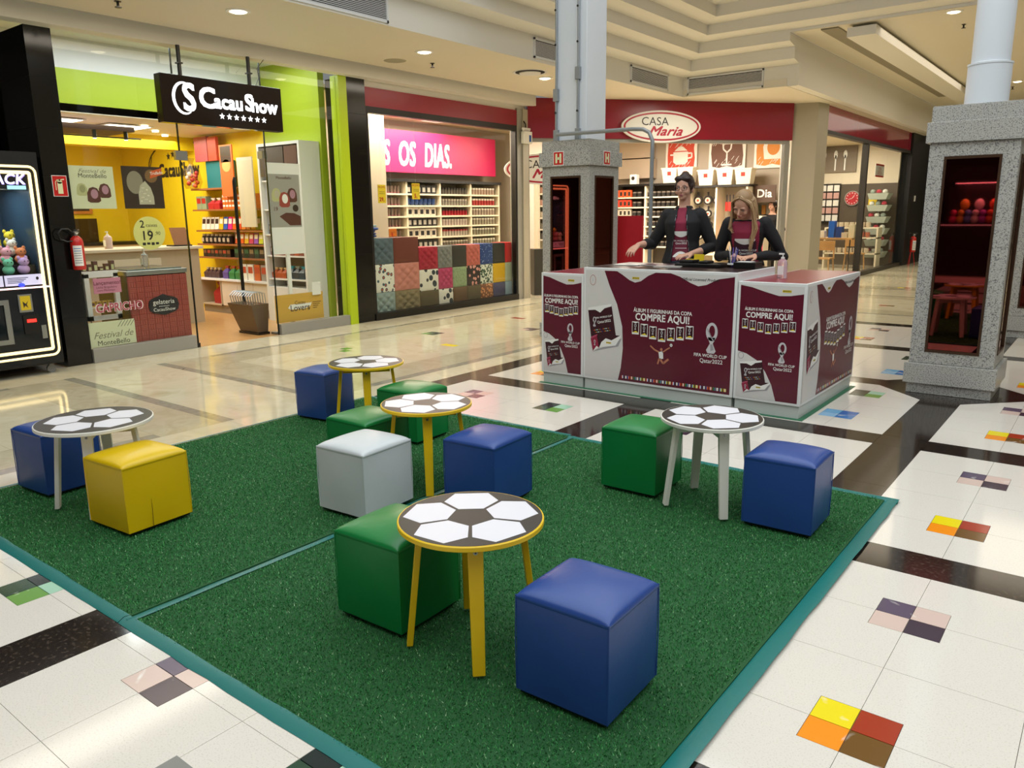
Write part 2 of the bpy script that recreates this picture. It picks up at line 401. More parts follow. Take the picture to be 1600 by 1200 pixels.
# deeper walkway past the black bands
y = 11.3
for k, h in enumerate((0.9, 0.1, 0.5, 1.6, 0.5, 0.1, 1.2, 0.1, 0.5, 2.4, 0.5, 0.1, 1.2, 0.1, 0.5, 2.4, 0.6, 0.1, 1.6, 3.0, 3.0)):
    field(-8.5 if y < 13.5 else -5.2, 6.0, y, y+h, (M_STRIP if h == 0.1 else (M_BEIGE if h == 0.5 else M_CREAM)), 0.9, 0.9); y += h
pieces.sort(key=lambda p: hypot(sum(q[0] for q in p[1])/len(p[1])+0.0, sum(q[1] for q in p[1])/len(p[1])))
def infront(p):
    cx = sum(q[0] for q in p)/len(p); cy = sum(q[1] for q in p)/len(p)
    d = -0.6154*cx+0.788*cy; s = 0.788*cx+0.6154*cy
    if -4.75 < cx < -0.9 and 1.4 < cy < 4.1: return False        # under the mats
    return d > 1.7 and abs(s) < 0.72*d+0.3
stuffs = {}; cnt = {}
shared = {}
for nm, p, m in pieces:
    lim = {'floor_tile': 200, 'granite_slab': 90, 'mosaic_tile': 200, 'stone_slab': 160}[nm]
    if infront(p) and cnt.get(nm, 0) < lim:
        cnt[nm] = cnt.get(nm, 0)+1
        o = MB().prism(p, -0.011, 0.0).build(nm, m, floor)
    else:
        stuffs.setdefault(nm, (MB(), []))
        mb, ms = stuffs[nm]
        if m not in ms: ms.append(m)
        n = len(mb.v); mb.prism(p, -0.011, 0.0, ms.index(m))
for nm, (mb, ms) in stuffs.items():
    o = mb.build({'floor_tile': 'distant_tiling', 'granite_slab': 'distant_granite', 'mosaic_tile': 'distant_mosaic', 'stone_slab': 'distant_paving'}[nm], ms, floor); o['kind'] = 'stuff'
# single mosaics let into the pale walkway, and one grey one off the grid
def inlay(cx, cy, cols, hx=0.11, hy=0.11):
    for (sx, sy), q in zip(((-1, 1), (1, 1), (-1, -1), (1, -1)), cols):
        if q is None: continue
        xs = sorted((cx+sx*0.001, cx+sx*hx)); ys = sorted((cy+sy*0.001, cy+sy*hy))
        MB().box(xs[0], xs[1], ys[0], ys[1], -0.006, 0.0006).build('mosaic_tile', MM[q], floor)
for cx, cy, c in ((-6.9, 5.75, ('lgreen', None, None, 'lgreen')), (-6.12, 6.6, ('yellow', 'yellow', None, None)), (-6.93, 7.22, ('dgreen', 'bgreen', 'lgreen', 'dgreen')),
                  (-6.1, 8.2, ('purple', 'plum', 'pink', 'purple')), (-6.9, 8.95, ('red', 'red', None, None)), (-3.3, 16.6, ('yellow', 'red', None, None)), (-2.88, 13.35, ('red', 'brown', None, None)),
                  (-2.2, 0.3, (None,)*4)):
    inlay(cx, cy, c)
inlay(-1.84, 0.815, ('grey', 'grey', 'grey', 'grey'), 0.12, 0.12)

# ================================================================ ceilings
ZC = 3.45
cm = MB().box(-8.2, -6.425, -8, 13.165, ZC+0.001, ZC+0.12).box(-8.2, -4.61, 13.165, 24.5, ZC+0.001, ZC+0.12).box(-6.425, -4.61, 13.175, 24.5, ZC+0.0005, ZC+0.1).box(-8.5, -8.2, -8, 25, 3.62, 3.72)
ceiling = struct('ceiling', cm, M_CREAMP)
# stepped cove round the atrium
def cove_profile():
    p = [(0, 3.45), (0, 3.77)]
    z = [3.99, 4.195, 4.39, 4.60]
    for k, t in enumerate(z):
        b = (3.77 if k == 0 else z[k-1])+0.045
        p += [(0.25*(k+1), b), (0.25*(k+1), t)]
    p += [(1.25, 4.645), (1.25, 5.35)]
    return p
pr = cove_profile()
lowp = pr[:6]+[(0.25*2, 4.15)]
def sweep(prof, stations, mi=0, closed=False):
    mb = MB(); rs = []
    for f in stations: rs.append([f(d, z) for d, z in prof])
    mb.rings(rs, mi, cap=False, closed=closed); return mb
runA = sweep(pr, [lambda d, z: (-6.42+d, -8, z), lambda d, z: (-6.42+d, 13.17-d, z)])
prlow = [(0, 3.45), (0, 3.77), (0.25, 3.815), (0.25, 3.99), (0.5, 4.035), (0.5, 4.15)]
prhigh = [(0.5, 4.15), (0.5, 4.195), (0.75, 4.24), (0.75, 4.39), (1.0, 4.435), (1.0, 4.60), (1.25, 4.645), (1.25, 5.35)]
runB = sweep(prlow, [lambda d, z: (-6.42+d, 13.17-d, z), lambda d, z: (-4.43, 13.17-d, z)])
runC = sweep(prhigh, [lambda d, z: (-6.42+d, 13.17-d, z), lambda d, z: (9, 13.17-d, z)])
runB.add([(-4.43, 13.17, 3.45), (-4.43, 13.17, 3.77), (-4.43, 12.92, 3.815), (-4.43, 12.92, 3.99), (-4.43, 12.67, 4.035), (-4.43, 12.67, 4.15), (-4.43, 13.2, 4.15), (-4.43, 13.2, 3.45)], [(7, 6, 5, 4, 3, 2, 1, 0)])
for mb_, nm in ((runA, 'ceiling_cove'), (runB, 'ceiling_cove'), (runC, 'ceiling_cove')):
    o = struct(nm, mb_, M_BULK)
struct('ceiling_upper', MB().box(-4.425, 9, 12.69, 40, 4.151, 4.3).box(-6.6, 9, -8, 13.2, 5.35, 5.45), M_CREAMP)
struct('wall_bulkhead', MB().box(-4.6, -4.43, 13.2, 24.6, ZC, 4.15).box(-4.6, -3.9, 24.6, 24.75, 3.4, 4.15), M_BULK)
# long baffle hung below the side ceiling beside its slot
struct('ceiling_baffle', MB().box(-3.62, -3.22, 12.75, 25.5, 3.98, 4.11), M_BULK)
struct('ceiling_slot_shade', MB().box(-4.0, -3.75, 12.75, 22, 4.13, 4.149), mat('slot_shade', '#8f8671', 0.7))  # flat strip for the recess; its shade is put into the colour
# bulkhead lip over the shop fronts
lip = MB().box(-8.5, -8.32, 3.42, 11.42, 3.31, 3.62)
struct('wall_lip', lip, M_BULK)
struct('wall_lip', MB().box(-8.5, -8.32, -8, 3.42, 3.31, 3.62), M_BULK)
# enclosing walls out of view
struct('wall_back', MB().box(-9.4, 9, -8.1, -7.9, 0, 5.4), mat('arcade_wall', '#2a2024', 0.6))
struct('wall_right', MB().box(8.9, 9, -8, 40, 0, 5.4), M_CREAMP)
struct('wall_front', MB().box(-6, 9, 39.9, 40, 0, 4.3), M_CREAMP)
struct('wall_arcade', MB().box(-9.5, -9.4, -8, 3.5, 0, 3.6), M_DARK)
# stepped lamps, grilles, sprinklers
def downlight(x, y, z, label, group='recessed ceiling downlights'):
    t = thing('ceiling_downlight', label, 'downlight', (x, y, z), 0, group)
    MB().lathe([(0.085, -0.012), (0.115, -0.008), (0.118, 0.0)], n=28, cap=False).lathe([(0.085, -0.012), (0.075, 0.0)], n=28, cap=False).build('trim_ring', M_WHITE, t, smooth=True)
    MB().lathe([(0.0, -0.022), (0.05, -0.02), (0.084, -0.006)], n=24, cap=False).build('bulb', M_LAMP, t, smooth=True)
    l = bpy.data.lights.new('downlight_beam', 'SPOT'); l.energy = 45; l.color = WARM; l.spot_size = radians(125); l.spot_blend = 0.9; l.shadow_soft_size = 0.09
    lo = bpy.data.objects.new('downlight_beam', l); COL.objects.link(lo); lo.location = (x, y, z-0.05)
    return t
for k, (x, y, z, lb) in enumerate(((-7.07, 4.81, ZC, 'round recessed downlight above the hanging chocolate shop sign'), (-7.07, 7.39, ZC, 'round recessed downlight beside the blank speaker disc'), (-7.07, 9.93, ZC, 'round recessed downlight beside the round air diffuser'),
                     (-2.26, 12.89, 4.15, 'round recessed downlight between stepped cove and round column'), (-2.26, 20.66, 4.15, 'round recessed downlight deep in the corridor past the round column'))):
    downlight(x, y, z, lb)
t = thing('ceiling_diffuser', 'round white air diffuser with dark slots beside downlight', 'air vent', (-6.95, 9.4, ZC))
MB().lathe([(0.21, 0.0), (0.24, -0.008), (0.25, 0.0)], n=32, cap=False).lathe([(0.11, -0.015), (0.15, -0.02), (0.155, -0.01)], n=32, cap=True).build('ring', M_WHITEP, t, smooth=True)
MB().cyl((0, 0, -0.004), 0.21, 0.003, 32).build('dark_throat', mat('vent_dark', '#15130f', 0.8), t)
o = MB().lathe([(0.1, -0.006), (0.14, -0.003), (0.145, 0)], (-7.76, 7.556, ZC), 28).build('ceiling_speaker', mat('speaker_mesh', '#a39c84', 0.7)); tag(o, 'flat round beige speaker cover in the shopfront ceiling', 'speaker')
def sprinkler(x, y, z, label):
    o = MB().cyl((x, y, z-0.05), 0.012, 0.05, 10).cyl((x, y, z-0.055), 0.03, 0.006, 12).cyl((x, y, z-0.006), 0.03, 0.006, 12).build('fire_sprinkler', M_BLK)
    tag(o, label, 'sprinkler')
sprinkler(-7.517, 8.0, ZC, 'small dark ceiling sprinkler beside round downlight above red fascia')
sprinkler(-7.595, 3.9, ZC, 'small dark ceiling sprinkler at the very top over the chocolate shop')
sprinkler(-2.28, 13.85, 4.15, 'small sprinkler under the side ceiling near round column')
sprinkler(-2.43, 21.5, 4.15, 'tiny sprinkler deep in the corridor ceiling')
def grille(name, label, P0, U, Lh, z0, z1, nout, nsl=13):
    """linear grille: P0 start, U unit direction, nout outward normal"""
    t = thing(name, label, 'air vent', (P0[0], P0[1], z0)); U = Vector(U); n = Vector(nout); f = MB()
    def bx(u0, u1, za, zb, d0, d1, mb):
        c = [U*u+n*d for u in (u0, u1) for d in (d0, d1)]
        xs = [p.x for p in c]; ys = [p.y for p in c]
        mb.box(min(xs), max(xs), min(ys), max(ys), za-z0, zb-z0)
    for a in ((0, Lh, z0, z0+0.025), (0, Lh, z1-0.025, z1), (0, 0.025, z0, z1), (Lh-0.025, Lh, z0, z1)): bx(a[0], a[1], a[2], a[3], 0, 0.018, f)
    f.build('grille_frame', M_WHITEP, t)
    b = MB(); bx(0.02, Lh-0.02, z0+0.02, z1-0.02, 0, 0.003, b); b.build('dark_back', mat('vent_dark', '#15130f', 0.8), t)
    for k in range(nsl):
        s = MB(); za = z0+0.03+(z1-z0-0.06)*k/nsl; bx(0.02, Lh-0.02, za, za+(z1-z0)/nsl*0.30, 0.003, 0.010, s); s.build('slat', M_WHITEP, t)
grille('air_grille', 'long linear grille at the top left over the chocolate shop', (-6.42, 4.87), (0, 1, 0), 1.3, 3.47, 3.75, (1, 0, 0))
grille('air_grille', 'linear grille half behind the white steel column', (-6.42, 8.76), (0, 1, 0), 1.3, 3.49, 3.74, (1, 0, 0))
grille('air_grille', 'linear grille just before the cove corner over the oval shop sign', (-6.42, 11.31), (0, 1, 0), 1.27, 3.49, 3.74, (1, 0, 0))
grille('air_grille', 'widest linear grille past the cove corner above crimson fascia', (-6.337, 13.17), (1, 0, 0), 1.34, 3.475, 3.76, (0, -1, 0))
# ================================================================ kiosk and mats, stools, tables
TEAL = mat('teal_tape', '#14716c', 0.35); bumped(TEAL, 25, 0.4, 0.002)
M_GRASS = ramp_mat('artificial_grass', [(0.0, '#1d5a2a'), (0.35, '#2a7a3a'), (0.7, '#3c944b'), (0.93, '#5bad62'), (1.0, '#b4d6a8')], 1, 0.55, 2, kind='random', spec=0.3)
M_MATB = mat('grass_backing', '#1d5228', 0.9)
def grass_mat(label, x0, x1, y0, y1, tapes, seed):
    t = thing('grass_mat', label, 'mat', ((x0+x1)/2, (y0+y1)/2, 0.0), 0, 'artificial grass mats')
    MB().box(x0, x1, y0, y1, 0.0012, 0.008).build('backing', M_MATB, t, w=True)
    import numpy as np
    rg = np.random.default_rng(seed); n = int((x1-x0)*(y1-y0)*27000)
    c = np.stack([rg.uniform(x0+0.006, x1-0.010, n)-t.location.x, rg.uniform(y0, y1, n)-t.location.y, np.full(n, 0.007)], 1)
    a = rg.uniform(0, 2*pi, n); wd = rg.uniform(0.0014, 0.0024, n); hh = rg.uniform(0.005, 0.0115, n); b = rg.uniform(0, 2*pi, n); ln = rg.uniform(0.002, 0.009, n)
    d = np.stack([np.cos(a)*wd, np.sin(a)*wd, np.zeros(n)], 1); tp = np.stack([np.cos(b)*ln, np.sin(b)*ln, hh], 1)
    co = np.empty((n, 3, 3)); co[:, 0] = c-d; co[:, 1] = c+d; co[:, 2] = c+tp
    me = bpy.data.meshes.new('grass_pile'); me.vertices.add(3*n); me.vertices.foreach_set('co', co.ravel())
    me.loops.add(3*n); me.loops.foreach_set('vertex_index', np.arange(3*n)); me.polygons.add(n)
    me.polygons.foreach_set('loop_start', np.arange(0, 3*n, 3)); me.update(calc_edges=True); me.materials.append(M_GRASS)
    o = bpy.data.objects.new('grass_pile', me); COL.objects.link(o); o.parent = t; o['kind'] = 'stuff'
    for (a0, a1, b0, b1) in tapes:
        nx = max(2, int((a1-a0)/0.12)); ny = max(2, int((b1-b0)/0.12)); mb = MB(); rnd = random.Random(seed+a0)
        long_x = (a1-a0) > (b1-b0); k = nx if long_x else ny; top = []
        for i in range(k+1):
            f = i/k; j0, j1 = rnd.uniform(-0.003, 0.003), rnd.uniform(-0.003, 0.003)
            if long_x: top.append([(a0+(a1-a0)*f, b0+j0, 0.0015), (a0+(a1-a0)*f, (b0+b1)/2, 0.013+rnd.uniform(0, 0.002)), (a0+(a1-a0)*f, b1+j1, 0.0125)])
            else: top.append([(a0+j0, b0+(b1-b0)*f, 0.0015), ((a0+a1)/2, b0+(b1-b0)*f, 0.013+rnd.uniform(0, 0.002)), (a1+j1, b0+(b1-b0)*f, 0.0125)])
        mb.rings(top, 0, cap=False, closed=False); mb.build('tape_strip', TEAL, t, w=True, smooth=True)
    return t
grass_mat('green artificial grass mat with teal tape edge nearer the shops', -4.87, -2.8435, 1.235, 4.29, [(-4.9, -2.8445, 1.192, 1.243), (-4.9, -2.8445, 4.265, 4.305), (-4.9, -4.87, 1.2, 4.3)], 3)
grass_mat('green artificial grass mat under the white round table and front blue stool', -2.80, -0.835, 1.235, 4.25, [(-2.8425, -2.79, 1.215, 4.28), (-2.8405, -0.77, 1.192, 1.243), (-2.837, -0.77, 4.225, 4.275), (-0.84, -0.77, 1.2, 4.26)], 5)

# ---- cube stools
def leather(name, c, r=0.33): return bumped(mat(name, c, r), 14, 0.25, 0.004)
L_BLUE = leather('blue_leatherette', '#27498f'); L_GREEN = leather('green_leatherette', '#107a3a'); L_YEL = leather('yellow_leatherette', '#dfbb08'); L_WHITE = leather('white_leatherette', '#ccd2d4', 0.4)
def make_stool(x0y0, w, d, h, rz, m, label, seed, skew=(0, 0)):
    rnd = random.Random(seed); t = thing('cube_stool', label, 'stool', (x0y0[0], x0y0[1], 0.0195), rz, 'cube stools on the grass mat')
    MB().box(-w/2+0.008, w/2-0.008, -d/2+0.008, d/2-0.008, 0, 0.014).build('foot_board', M_BLK, t)
    # upholstery body: slightly slack faces, one quilt of vertices per side
    def shell(z0, z1, nz, puff, top):
        n = 10; rs = []
        for k in range(nz+1):
            f = k/nz; z = z0+(z1-z0)*f; ring = []
            ww = w/2+skew[0]*0; rr = 0.012
            b = sin(pi*f)*puff
            P = []
            for s in range(4):
                for i in range(n):
                    g = i/n; q = sin(pi*g)
                    e = b*q+rnd.uniform(-0.0007, 0.0007)
                    x = -1+2*g
                    if s == 0: P.append((x*w/2, -d/2-e))
                    if s == 1: P.append((w/2+e, x*d/2))
                    if s == 2: P.append((-x*w/2, d/2+e))
                    if s == 3: P.append((-w/2-e, -x*d/2))
            rs.append([(p[0]+skew[0]*f, p[1]+skew[1]*f, z) for p in P])
        return rs
    MB().rings(shell(0.012, h-0.034, 6, 0.005, False), 0, cap=True).build('side_cover', m, t, smooth=True)
    # padded top: a crowned cushion that rounds over into the seam
    G_ = [-1, -0.985, -0.955, -0.91, -0.84, -0.72, -0.5, -0.25, 0, 0.25, 0.5, 0.72, 0.84, 0.91, 0.955, 0.985, 1]; N = len(G_)-1; mb = MB(); vs = []
    sh = rnd.uniform(0, 6)
    for y in G_:
        for x in G_:
            ro = (max(0, 1-abs(x)**9)**0.5)*(max(0, 1-abs(y)**9)**0.5)
            z = h-0.026+0.021*ro+0.019*(1-x*x)*(1-y*y)+0.0018*sin(3.1*x+2.3*y+sh)*(1-x*x)*(1-y*y)+0.0014*sin(16*(x-y)+sh)*abs(x*y)**3*ro
            vs.append((x*(w/2+0.0018)+skew[0], y*(d/2+0.0018)+skew[1], z))
    fs = [(j*(N+1)+i, j*(N+1)+i+1, (j+1)*(N+1)+i+1, (j+1)*(N+1)+i) for j in range(N) for i in range(N)]
    mb.add(vs, fs)
    rim = [j for j in range(N)]+[N+(N+1)*j for j in range(N)]+[(N+1)*(N+1)-1-j for j in range(N)]+[(N+1)*(N-j) for j in range(N)]
    ring0 = [vs[k] for k in rim]; ring1 = [(v[0]*1.0+(0.0015 if v[0] > 0 else -0.0015), v[1], h-0.032) for v in ring0]; ring2 = [(skew[0]+(v[0]-skew[0])*0.992, skew[1]+(v[1]-skew[1])*0.992, h-0.036) for v in ring0]
    mb.rings([ring2, ring1, ring0], 0, cap=False)
    o = mb.build('seat_pad', m, t, smooth=True); o.data.set_sharp_from_angle(angle=radians(75))
    for sx, sy in ((1, -1), (-1, -1), (1, 1)):
        MB().tube([(sx*(w/2+0.001), sy*(d/2+0.001), 0.014), (sx*(w/2+0.003)+skew[0]*0.5, sy*(d/2+0.003)+skew[1]*0.5, h*0.5), (sx*(w/2+0.001)+skew[0], sy*(d/2+0.001)+skew[1], h-0.022)], 0.0022, 6).build('corner_seam', m, t, smooth=True)
    return t
RZ = radians
def stool_from(near, w, d, ang, h, m, label, seed, skew=(0, 0)):
    """near = the corner nearest the photographer (x max, y min)"""
    a = RZ(ang); cx = near[0]-w/2*cos(a)-d/2*sin(a); cy = near[1]-w/2*sin(a)+d/2*cos(a)
    return make_stool((cx, cy), w, d, h, a, m, label, seed, skew)
stool_from((-1.024, 1.745), 0.325, 0.315, 1.5, 0.358, L_BLUE, 'large royal blue cube stool in front of the nearest yellow-legged table', 1)
stool_from((-1.874, 1.742), 0.325, 0.325, 2, 0.358, L_GREEN, 'green cube stool half under the nearest yellow-legged table', 2)
ys_ = stool_from((-3.571, 1.605), 0.33, 0.335, 4.5, 0.362, L_YEL, 'yellow cube stool with scuffed base', 3)
stool_from((-4.462, 1.603), 0.315, 0.31, 5, 0.362, L_BLUE, 'blue cube stool behind the white-legged table beside the yellow stool', 4, (-0.012, 0.008))
stool_from((-2.80, 2.40), 0.325, 0.345, 3.5, 0.362, L_WHITE, 'white cube stool with dirty lower sides', 5)
stool_from((-2.36, 2.868), 0.318, 0.345, 4, 0.36, L_BLUE, 'blue cube stool in the middle of the mat beside the white stool', 6)
stool_from((-3.22, 2.79), 0.33, 0.33, 0, 0.355, L_GREEN, 'green cube stool behind the white stool', 7)
stool_from((-3.53, 3.50), 0.345, 0.315, 3, 0.355, L_GREEN, 'green cube stool at the far mat edge behind the middle table', 8)
stool_from((-4.49, 3.53), 0.29, 0.30, 8, 0.365, L_BLUE, 'dark blue cube stool beside the farthest yellow-legged table', 9, (-0.01, 0.005))
stool_from((-1.805, 3.526), 0.322, 0.315, 1, 0.362, L_GREEN, 'green cube stool beside the white-legged table near the sticker counter', 10)
stool_from((-0.982, 3.482), 0.325, 0.305, 1.5, 0.362, L_BLUE, 'blue cube stool at the mat corner by the white-legged table', 11)

MB().tube([(0.168, -0.045, 0.012), (0.1695, -0.042, 0.10), (0.168, -0.043, 0.17)], 0.0013, 5).build('panel_seam', mat('seam_dark', '#5a4708', 0.8), ys_, smooth=True)
# ---- round football tables
M_TBY = ramp_mat('yellow_lacquer', [(0.3, '#edc312'), (0.7, '#f4cc1e')], 6, 0.35, 3)
M_TBW = ramp_mat('white_lacquer', [(0.3, '#e4e2d6'), (0.7, '#eceadf')], 6, 0.4, 3)
M_BPRB = mat('ball_print_black', '#2b2724', 0.4); M_BPRW = mat('ball_print_white', '#dfdfe5', 0.38); M_BOLT = mat('steel_bolt', '#a7a8a6', 0.3, 0.9)
def football_table(c, rz_legs, ball, m, label, D=0.505):
    H = 0.463; R0 = D/2; t = thing('round_football_table', label, 'table', (c[0], c[1], 0.0195), 0, 'football tables on the grass mat')
    MB().lathe([(R0-0.004, H-0.020), (R0, H-0.017), (R0, H-0.003), (R0-0.003, H)], n=64).build('tabletop', m, t, smooth=True)
    dc = Decal((0, 0, H), (1, 0, 0), (0, 1, 0), (0, 0, 1), 0.0006)
    dc.disc(0, 0, R0-0.006, R0-0.006, M_BPRB, 1, 64)
    # five white panels round the black pentagon
    for k in range(5):
        a = radians(ball)+2*pi*k/5; ca, sa = cos(a), sin(a)
        rp = 0.062; ed = 0.066; g = 0.0045
        def P(r, tt): return (r*ca-tt*sa, r*sa+tt*ca)
        r0 = rp+g; r1 = 0.158; r2 = 0.226
        pts = [P(r0, -0.036), P(r0, 0.036), P(r1, 0.084), P(r2*0.93, 0.083), P(r2*1.045, 0.032), P(r2*1.045, -0.032), P(r2*0.93, -0.083), P(r1, -0.084)]
        pts = [P(r0, -0.042), P(r0, 0.042), P(0.135, 0.089), P(0.212, 0.072), P(0.240, 0.0), P(0.212, -0.072), P(0.135, -0.089)]
        pts = [P(0.070, -0.044), P(0.070, 0.044), P(0.147, 0.098), P(0.226, 0.062), P(0.226, -0.062), P(0.147, -0.098)]
        dc.poly(pts, M_BPRW, 2)
    dc.build('ball_print', t)
    for k in range(4):
        a = rz_legs+pi/4+k*pi/2
        ft, tp = 0.226, 0.175                                     # radial distance of the foot and of the top of the leg
        M = Matrix.Rotation(a, 4, 'Z'); th = 0.011; wd = 0.024
        mb = MB()
        vs = []
        for (r, z, wd_) in ((ft, 0.0, 0.021), (tp, H-0.02, 0.026)):
            vs += [(r-th, -wd_, z), (r+th, -wd_, z), (r+th, wd_, z), (r-th, wd_, z)]
        mb.add(vs, [(0, 3, 2, 1), (4, 5, 6, 7), (0, 1, 5, 4), (1, 2, 6, 5), (2, 3, 7, 6), (3, 0, 4, 7)]); mb.xf(M)
        lg = mb.build('leg', m, t, bevel=0.0025)
        z = H-0.048; r = ft+(tp-ft)*(z/(H-0.02))+th
        b = MB().cyl((r-0.001, 0, z), 0.0075, 0.004, 16, ax='x').cyl((r+0.003, 0, z), 0.003, 0.001, 8, 1, ax='x').xf(M); b.build('bolt', [M_BOLT, M_BLK], lg)
    for k in range(2):
        a = rz_legs+pi/4+k*pi/2
        zz = H-0.021-0.0005*k; L = 0.165
        mb = MB(); h0 = 0.055
        if k == 0: mb.box(-L, L, -0.009, 0.009, zz-h0, zz)
        else: mb.box(-L, -0.010, -0.009, 0.009, zz-h0, zz).box(0.010, L, -0.009, 0.009, zz-h0, zz)
        mb.rot(a).build('cross_rail', m, t)
    return t
football_table((-1.665, 1.893), radians(0), 130, M_TBY, 'round football-print table with yellow rim and legs, nearest to the photographer')
football_table((-1.552, 3.632), radians(-2), 95, M_TBW, 'round football-print table with white legs near the sticker counter', 0.51)
football_table((-4.115, 1.745), radians(8), 80, M_TBW, 'round football-print table with white legs behind the yellow stool', 0.56)
football_table((-2.955, 3.01), radians(0), 80, M_TBY, 'round football-print table with yellow legs behind the white stool')
football_table((-4.165, 3.65), radians(3), 55, M_TBY, 'round football-print table with yellow legs farthest away beside the dark blue stool', 0.53)
# ================================================================ left facade: pilasters, chocolate shop front
def pilaster(name, x0, x1, y0, y1, zs, m=None):
    o = MB().box(x0+0.004, x1-0.003, y0+0.003, y1-0.003, 0, zs[-1]).build(name, M_GROUT if False else M_DARK); o['kind'] = 'structure'
    for a, b in zip(zs, zs[1:]): MB().box(x0, x1, y0, y1, a+0.0015, b-0.0015).build('stone_slab', m or M_BLKPIL, o)
    return o
PZ = [0, 0.5, 0.97, 1.44, 1.91, 2.38, 2.85, 3.31]
pilaster('wall_pilaster', -9.4, -8.5, 3.42, 3.665, PZ)
pilaster('wall_pilaster', -8.9, -8.47, 7.325, 7.65, PZ)
# shop shell
CX = -14.5
struct('wall_yellow', MB().box(CX-0.1, CX, 3.35, 7.3, 0, 2.9).box(-14.5, -10.2, 7.2, 7.3, 0, 2.9).box(-14.5, -9.4, 3.35, 3.42, 0, 3.6), M_YEL)
struct('wall_lime', MB().box(-10.2, -8.9, 7.2, 7.3, 0, 3.6).box(-10.3, -10.2, 3.42, 7.2, 2.76, 3.25), M_LIME)
struct('floor_wood', MB().box(-14.5, -8.505, 3.42, 7.2, -0.011, 0.0), M_WOOD)
struct('ceiling_shop', MB().box(-14.5, -10.2, 3.42, 7.2, 2.75, 2.85), M_CREAMP)
struct('ceiling_shop', MB().box(-10.3, -8.51, 3.42, 7.32, 3.6, 3.7).box(-10.3, -10.2, 3.42, 7.2, 3.25, 3.6), M_WHITEP)
struct('ceiling_beam', MB().box(-12.4, -12.1, 3.42, 7.2, 2.55, 2.75), M_YEL)
struct('trim_sill', MB().box(-8.56, -8.47, 3.67, 4.85, 0, 0.15), M_GREYAL, bevel=0.004)
struct('trim_sill', MB().box(-8.56, -8.47, 6.03, 7.18, 0, 0.135), M_GREYAL, bevel=0.004)
struct('trim_lime_post', MB().box(-8.62, -8.46, 7.18, 7.32, 0, 3.31), M_LIME2)
w1 = struct('window_1', MB().box(-8.525, -8.513, 3.67, 4.89, 0.15, 3.31), M_GLASS)
w2 = struct('window_2', MB().box(-8.525, -8.513, 6.02, 7.18, 0.135, 3.31), M_GLASS)
w3 = struct('window_3', MB().box(-8.525, -8.513, 4.895, 6.015, 2.2, 3.31), M_GLASS)
MB().box(-8.53, -8.508, 4.884, 4.895, 0.05, 3.31).build('glass_edge', mat('glass_edge', '#10201c', 0.2), w1)
MB().box(-8.53, -8.508, 6.012, 6.02, 0.0, 3.31).build('glass_edge', MATS['glass_edge'], w2)
MB().box(-8.54, -8.495, 4.83, 4.97, 2.13, 2.23).build('patch_fitting', M_SILV, w3)
MB().box(-8.56, -8.49, 4.83, 4.9, 0.0, 0.05).build('patch_fitting', M_BLK, w1)
dr = struct('door_1', MB().box(-9.35, -8.6, 6.03, 6.042, 0.03, 2.2), M_GLASS)
MB().tube([(-9.2, 6.0, 0.3), (-9.2, 5.98, 0.35), (-9.2, 5.98, 1.95), (-9.2, 6.0, 2.0)], 0.013, 8).tube([(-9.16, 6.0, 0.3), (-9.16, 5.98, 0.35), (-9.16, 5.98, 1.95), (-9.16, 6.0, 2.0)], 0.01, 8).build('pull_handle', M_BLK, dr, smooth=True)
MB().box(-8.66, -8.56, 6.0, 6.07, 2.2, 2.29).box(-8.66, -8.56, 6.0, 6.07, 0.0, 0.03).build('hinge', M_SILV, dr)

# hanging illuminated sign
t = thing('hanging_shop_sign', 'dark brown hanging box sign with glowing white lettering and stars', 'sign', (-8.3, 5.36, 2.5))
MB().box(-8.38, -8.26, 4.6, 6.12, 2.5, 3.0).build('sign_box', M_SIGNB, t, w=True, bevel=0.006)
MB().tube([(-8.3, 4.86, 3.0), (-8.3, 4.86, 3.31)], 0.022, 8).box(-8.33, -8.27, 4.83, 4.89, 3.12, 3.135).build('hanging_rod', M_BLK, t, w=True)
MB().tube([(-8.3, 5.72, 3.0), (-8.3, 5.72, 3.31)], 0.022, 8).box(-8.33, -8.27, 5.69, 5.75, 3.12, 3.135).build('hanging_rod', M_BLK, t, w=True)
MB().tube([(-8.3, 5.8, 3.0), (-8.31, 5.86, 3.1), (-8.3, 5.84, 3.2), (-8.32, 5.95, 3.31)], 0.004, 5).build('cord', M_BLK, t, w=True)
d = Decal((-8.26, 4.6, 2.5), (0, 1, 0), (0, 0, 1), (1, 0, 0), 0.004)
cx, cy = 0.26, 0.265
arc = [(cx+0.125*cos(a)*1.0, cy+0.16*sin(a)) for a in [radians(60+k*10) for k in range(25)]]
for i, (p, q) in enumerate(zip(arc, arc[1:])):
    wv = 0.012+0.022*sin(pi*min(1, i/23)); d.line([p, q], wv, M_LED, 1)
d.text('S', cx+0.055, cy, 0.40, M_LED, 1, 0.022, sx=0.85)
d.text('C', 0.535, 0.285, 0.30, M_LED, 1, 0.028); d.text('acau', 0.80, 0.265, 0.215, M_LED, 1, 0.030, sx=0.92); d.text('S', 1.065, 0.285, 0.25, M_LED, 1, 0.032); d.text('how', 1.27, 0.265, 0.215, M_LED, 1, 0.030, sx=0.92)
for k in range(7): d.star(0.70+0.092*k, 0.115, 0.036, M_LED, 1)
d.build('lit_lettering', t, w=True)

